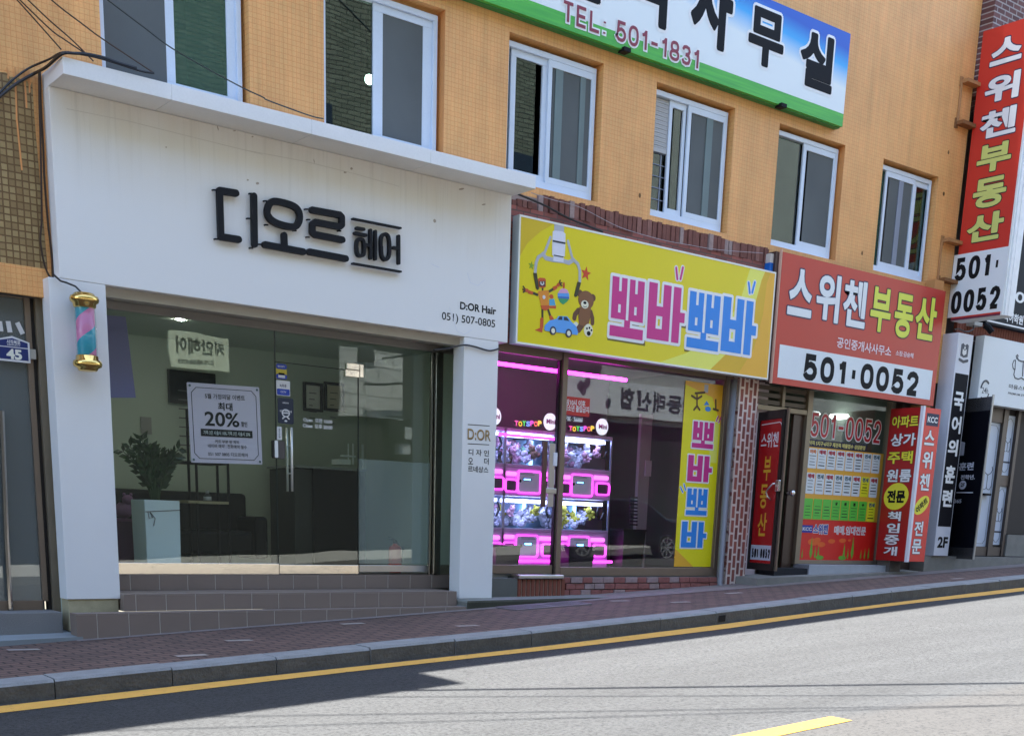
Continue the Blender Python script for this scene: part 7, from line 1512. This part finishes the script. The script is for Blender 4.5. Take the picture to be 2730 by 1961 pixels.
r0 = FP(.0).px('w6', 320, 1560)
m = B(); m.wb(1.0, r0[0], .0, .4, .0, FP(.0).px('w6', 150, 1497)[1]); tag(m.obj('granite_step', gran, bevel=.008), 'speckled granite doorstep of the old dark framed shop', 'step')
m = B(); m.poly3([Vector((.5, -.35, -.1)), Vector((.5, -.35, .10)), Vector((.5, .3, .16)), Vector((.5, .3, -.1))], [Vector((r0[0] + .10, -.30, -.1)), Vector((r0[0] + .10, -.30, .17)), Vector((r0[0] + .1, .3, .2)), Vector((r0[0] + .1, .3, -.1))]); tag(m.obj('cement_apron', M('apron_cement', c(128, 134, 136, 1.1), rough=.9, var=.2)), 'cement ramp below the granite doorstep', 'ramp')
NPp = FP(.26); pq = NPp.pts('v6', [(-60, 1280), (-30, 1262), (125, 1240), (290, 1308), (300, 1510), (-60, 1482)])
pq = [(pq[0][0], pq[4][1]), (pq[0][0], pq[3][1]), (NPp.px('v6', 118, 1240)[0], NPp.px('v6', 118, 1240)[1]), (pq[3][0], pq[3][1]), (pq[3][0], pq[4][1])]
wmid = pq[2][0]; half = pq[3][0] - wmid; pq[0] = (wmid - half, pq[0][1]); pq[1] = (wmid - half, pq[1][1])
npl = thing('house_number_plate', (wmid, .26, pq[0][1]), 'navy house number plate with white border reading 45', 'number plate')
m = B(); m.poly(NPp, pq, -.006, 0); m.obj('plate', wht, npl)
ins = .018
m = B(); m.poly(NPp, [(pq[0][0] + ins, pq[0][1] + ins), (pq[1][0] + ins, pq[1][1] - ins * .4), (pq[2][0], pq[2][1] - ins * 1.1), (pq[3][0] - ins, pq[3][1] - ins * .4), (pq[4][0] - ins, pq[4][1] + ins)], .0005, .0015); m.obj('navy_field', M('plate_navy', c(22, 38, 96, 1.3), rough=.35), npl)
m = B(); ly = NPp.px('v6', 120, 1355)[1]; m.box(NPp, pq[0][0] + ins, pq[3][0] - ins, ly, ly + .008, .002, .003); m.text(NPp, '사직북로', NPp.r4('v6', (65, 1300), (200, 1305), (130, 1280), (130, 1322)), .003, .03); m.text(NPp, 'Sajikbuk-ro', NPp.r4('v6', (70, 1328), (198, 1332), (130, 1320), (130, 1340)), .003, .02); m.obj('lettering', wht, npl)
m = B(); m.text(NPp, '45', NPp.r4('v6', (62, 1425), (216, 1430), (150, 1372), (150, 1474)), .003, .045); m.obj('number', M('plate_cream', c(235, 232, 200, 1.3)), npl)
m = B(); m.wb(pq[3][0] + .002, pq[3][0] + .05, .24, .30, LP.px('v6', 310, 1475)[1], LP.px('v6', 310, 1380)[1]); m.obj('bracket', M('bracket_pale', c(150, 145, 135)), npl)
# cables
def cable(pts, r, lab, mat=None):
    m = B(); P_ = [Vector(p) for p in pts]; out = []
    for i in range(len(P_) - 1):
        p0, p1, p2, p3 = P_[max(i - 1, 0)], P_[i], P_[i + 1], P_[min(i + 2, len(P_) - 1)]
        for k in range(6):
            t_ = k / 6; out.append(.5 * ((2 * p1) + (p2 - p0) * t_ + (2 * p0 - 5 * p1 + 4 * p2 - p3) * t_ ** 2 + (3 * p1 - p0 - 3 * p2 + p3) * t_ ** 3))
    out.append(P_[-1]); m.tube(out, r, 6); return tag(m.obj('cable', mat or black_pl), lab, 'cable')
CB = FP(.15); CF_ = FP(-.43)
K3 = lambda pl, z, ps: [pl.P(*pl.px(z, *p)) for p in ps]
cable(K3(CB, 'z1', [(-150, 960), (0, 835), (150, 720), (290, 640)]) + K3(FP(-.1), 'z1', [(400, 580)]) + K3(CF_, 'z1', [(535, 468), (640, 462), (760, 470), (900, 500), (1010, 540), (1180, 590)]), .014, 'thicker black cable looping over the corner of the white ledge')
cable(K3(CB, 'z1', [(-110, 920), (0, 800), (110, 690), (250, 590)]) + K3(FP(-.1), 'z1', [(420, 515)]) + K3(CF_, 'z1', [(540, 455), (700, 470), (900, 515), (1200, 610), (1330, 632)]), .010, 'thinner black cable running up to the corner of the white ledge')
cbr = M('brown_cable', (.045, .022, .012), rough=.5)
VA = FP(-.2)
cable(K3(VA, 'z1', [(120, -30), (340, 215), (530, 430)]), .006, 'thin brown wire slanting down to the ledge corner, steepest of the group', cbr)
cable(K3(VA, 'z1', [(140, -30), (430, 250), (560, 345), (740, 465)]), .006, 'thin brown wire slanting down across the orange wall, second of the group', cbr)
cable(K3(VA, 'z1', [(210, -30), (420, 170), (620, 345), (808, 530)]), .006, 'thin brown wire ending just over the white ledge, third of the group', cbr)
cable(K3(VA, 'z1', [(420, -20), (540, 80), (700, 200), (860, 320), (1100, 480), (1330, 632)]), .006, 'thin brown wire crossing the green paned window towards the ledge', cbr)
cable(K3(VA, 'z1', [(915, -10), (1240, 235), (1520, 440), (2040, 730), (2270, 840)]) + K3(VA, 'z2', [(200, 810), (530, 930), (640, 955)]), .006, 'long thin wire slanting across the whole green paned window', M('grey_wire', (.02, .03, .03), rough=.5))
cable(K3(FP(.16), 'z1', [(345, 615), (352, 900), (372, 1250), (385, 1560)]) + K3(FP(.16), 'v6', [ (475, 140), (490, 260), (515, 500), (520, 640), (522, 690)]), .010, 'dark brown cable hugging the edge of the white fascia by the mosaic tiles', cbr)
cable(K3(FP(.14), 'z1', [(338, 625), (340, 900), (352, 1300)]) + K3(FP(.14), 'v6', [(412, 60), (404, 180), (400, 320), (430, 500), (470, 620), (525, 700)]), .009, 'dark brown cable bowing out over the bare mosaic tiles', cbr)
cable(K3(FP(-.02), 'y3', [(930, 168), (1000, 162), (1090, 142), (1150, 150), (1230, 172), (1285, 160)]), .010, 'black lead sagging across the head of the pillar lettered in gold')
cable(K3(FP(.10), 'z7', [(230, 50), (420, 130), (620, 235), (760, 290), (870, 335)]), .012, 'black cable slanting across the brick band above the yellow sign')
cable(K3(FP(.12), 'z7', [(330, 40), (500, 95), (700, 150), (1000, 300), (1300, 390), (1500, 430), (1750, 470), (2080, 495)]), .004, 'thin pale wire slung along the brick band', M('pale_wire', c(150, 140, 140), rough=.5))
cable(K3(FP(.0), 'w5', [(480, 500), (540, 490), (640, 530), (730, 500), (740, 440)]), .012, 'dark cable bundle over the slim white post sign')
# overhead lines that throw thin shadows on the road
def wire_over(pa, pb, H, r, lab):
    k_ = -SUND / SUND.z
    a_ = ground(*pa, RD); b_ = ground(*pb, RD); d_ = b_ - a_; a_ = a_ - d_ * 1.2; b_ = b_ + d_ * 1.0
    up = lambda p: p + SUND / SUND.z * 0 + Vector((SUND.x / SUND.z, SUND.y / SUND.z, 1)) * (H - p.z)
    m = B(); m.tube([up(a_), up(b_)], r, 6); tag(m.obj('overhead_line', black_pl), lab, 'overhead line', 'overhead lines above the street')
wire_over(('w2', 480, 655), ('w3', 2260, 855), 9.4, .034, 'thick overhead power line above the street'); wire_over(('w2', 250, 695), ('w3', 1800, 930), 9.3, .013, 'thin overhead line beside the thick one')
wire_over(('w2', 400, 798), ('w3', 2200, 992), 9.9, .013, 'second thin overhead line above the road'); wire_over(('w2', 200, 855), ('w3', 1600, 1010), 10.1, .012, 'third thin overhead line above the road')

# ------------------------------------------------------------------ the other side of the street, seen mirrored in the glass
OYW = -16.5
def mirr(gy): return FP(2 * gy - OYW)
OPW = PL((0, OYW, 0), (-1, 0, 0))
opp = thing('opposite_building', (16, OYW - .1, 0), 'pale stone and brick building across the street, mirrored in the shop glass', 'building')
ob_m = brick('opposite_stone', c(120, 118, 108, .9), c(95, 92, 84, .9), c(60, 58, 52, .9), .9, .42, .02, rough=.8, var=.02)
ob_b = brick('opposite_brick', c(128, 132, 116, 1.0), c(104, 108, 94, 1.0), c(62, 66, 58, 1.0), .36, .10, .014, rough=.8, var=.01)
ob_d = M('opposite_dark_grey', (.05, .05, .05), rough=.7, var=.3)  # dark grey for one window of the mirrored building
m = B(); m.wb(-30, 80, OYW - .6, OYW, -2, 4.6); m.obj('ground_floor_wall', M('opposite_dark_stone', (.022, .023, .022), rough=.8, var=.4, vs=.5), opp)
m = B(); m.wb(-30, 26, OYW - .5, OYW + .0, 7.501, 16); m.obj('brick_wall', ob_b, opp)
m = B(); m.wb(-30, 26, OYW - .5, OYW - .001, 4.601, 7.5); m.obj('plain_wall', M('opposite_dark_stone', (.085, .08, .07)), opp)
m = B(); m.wb(26.001, 80, OYW - .5, OYW, 4.601, 16); m.obj('stone_wall', M('opposite_pale_wall', (.36, .36, .33), rough=.8, var=.15), opp)
M1 = mirr(GY_); s1 = M1.rect('y3', 415, 150, 760, 552); m = B(); m.box(OPW, -s1[1], -s1[0], s1[2], s1[3], 0, .05); m.obj('stone_panel', brick('white_split_stone', (.62, .62, .58), (.5, .5, .46), (.3, .3, .28), .9, .36, .02, rough=.9, var=.05, bumpd=.05), opp)
m = B()
for x_ in range(-20, 70, 7): m.wb(x_, x_ + 1.6, OYW, OYW + .04, 9.2, 11.4)
m.obj('window', M('opposite_window', (.02, .03, .05), rough=.1), opp)
m = B(); s2 = M1.rect('y3', 515, 140, 595, 240); m.box(OPW, -s2[1], -s2[0], s2[2], s2[3], .051, .09); m.obj('dark_window', ob_d, opp)
m = B(); r_ = M1.rect('y3', 648, 545, 730, 655); m.box(OPW, -r_[1], -r_[0], r_[2], r_[3], .06, .4); m.obj('meter_box', ink, opp)
m = B(); r_ = M1.rect('y3', 733, 588, 772, 650); m.box(OPW, -r_[1], -r_[0], r_[2], r_[3], .06, .35); r_ = M1.rect('y3', 706, 672, 770, 740); m.box(OPW, -r_[1], -r_[0], r_[2], r_[3], .06, .3); m.obj('grey_box', M('opp_box_grey', (.4, .42, .42)), opp)
m = B(); m.tube([OPW.P(-p[0], p[1], .25) for p in M1.pts('y3', [(910, 190), (925, 330), (930, 430), (905, 500), (840, 530), (790, 550), (775, 600), (782, 780)])], .075, 6); m.tube([OPW.P(-p[0], p[1], .25) for p in M1.pts('y3', [(530, 350), (700, 352), (835, 355), (845, 450), (850, 510), (800, 530), (650, 530)])], .03, 6); m.obj('service_cable', black_pl, opp)
def osign(name, pl, z, rc_, mat, txts, lab):
    r_ = pl.rect(z, *rc_); o = thing(name, ((r_[0] + r_[1]) / 2, OYW + .1, r_[2]), lab, 'sign')
    m = B(); m.box(OPW, -r_[1], -r_[0], r_[2], r_[3], .06, .16); m.obj('face', mat, o)
    m = B()
    for tx, (u0, u1, v0, v1) in txts:
        w_ = r_[1] - r_[0]; h_ = r_[3] - r_[2]; m.text(OPW, tx, (-r_[1] + w_ * u0, -r_[1] + w_ * u1, r_[2] + h_ * v0, r_[2] + h_ * v1), .165, .03)
    m.obj('lettering', ink, o); return o
osign('mirrored_hair_sign', M1, 'y2', (375, 203, 683, 425), M('opp_sign_cream', (.72, .76, .56)), [('커안헤어', (.08, .9, .42, .86)), ('010.8558.0703', (.3, .88, .14, .26))], 'pale hair shop sign across the street, mirrored in the salon window')
M2 = mirr(TY)
r_a = M2.px('y4', 480, 240); r_b = M2.px('y5', 318, 400)
osn = thing('mirrored_bank_sign', ((r_a[0] + r_b[0]) / 2, OYW + .1, r_b[1]), 'long white sign across the street, mirrored in the claw shop window', 'sign')
zt_, zb_ = M2.px('y4', 800, 270)[1], M2.px('y4', 800, 482)[1]
m = B(); m.box(OPW, -r_b[0] - 4, -r_a[0], zb_, zt_, .06, .16); m.obj('face', M('opp_sign_white', (.74, .76, .74)), osn)
ta, tb_ = M2.px('y4', 805, 390)[0], M2.px('y5', 300, 320)[0]; m = B(); m.text(OPW, '부산동래신협', (-tb_ - 1.2, -ta, zb_ + (zt_ - zb_) * .2, zb_ + (zt_ - zb_) * .82), .165, .035)
for kx, ky in ((560, 300), (600, 285), (578, 330), (725, 405)): p = M2.px('y4', kx, ky); m.ell(OPW, -p[0], p[1], .13, .15, .16, .164)
m.obj('lettering', M('opp_ink', (.05, .055, .07)), osn)
# pavement opposite and a dark parked car
m = B(); f = lambda x, y: Vector((x, y, gz(x, y) + RD + .14))
m.poly3([f(-40, -11.6), f(90, -11.0), f(90, -16.5), f(-40, -16.5)], [p - Vector((0, 0, .4)) for p in (f(-40, -11.6), f(90, -11.0), f(90, -16.5), f(-40, -16.5))]); struct(m.obj('far_pavement', M('far_concrete', (.22, .21, .19), rough=.9, var=.2), base=(0, 0, 0)))
cx_ = FP(2 * TY + 9.0).px('y4', 1115, 1180)[0]
car = thing('parked_car', (cx_ - 1.4, -9.9, gz(cx_, -9.9) + RD), 'dark saloon car parked across the street, mirrored in the claw shop window', 'car')
g0 = gz(cx_ - 1.4, -9.9) + RD; CPl = PL((cx_ - 1.4, -9.05, g0), (1, 0, 0))
prof = [(-2.25, .35), (-2.3, .75), (-2.1, .95), (-1.35, 1.02), (-.75, 1.38), (-.2, 1.46), (.5, 1.44), (1.25, 1.08), (2.1, .92), (2.3, .7), (2.3, .35)]
CPF = PL((cx_ - 1.4, -9.0, g0), (-1, 0, 0))
m = B(); m.poly(CPF, prof, -1.75, 0); m.obj('body', M('car_paint', (.015, .018, .022), rough=.15, coat=.6), car, bevel=.06)
m = B(); m.poly(CPF, [(-1.2, 1.03), (-.7, 1.33), (-.2, 1.4), (.45, 1.38), (1.05, 1.08)], .0, .01); m.obj('side_window', M('car_glass', (.02, .025, .03), rough=.03), car)
for x_ in (-1.4, 1.4):
    m = B(); m.ell(CPF, x_, .33, .33, .33, -.22, .02, 28); wo = m.obj('wheel', M('tyre', (.015, .015, .015), rough=.8), car)
    m = B()
    for k in range(8): a_ = k * PI / 4; m.stroke(CPF, [(x_, .33), (x_ + .23 * math.cos(a_), .33 + .23 * math.sin(a_))], .05, .02, .035)
    m.stroke(CPF, [(x_ + .24 * math.cos(k * PI / 8), .33 + .24 * math.sin(k * PI / 8)) for k in range(16)], .03, .02, .035, True); m.obj('rim', M('alloy', (.7, .7, .7), rough=.2, metal=.8), wo)
bpy.context.view_layer.update()
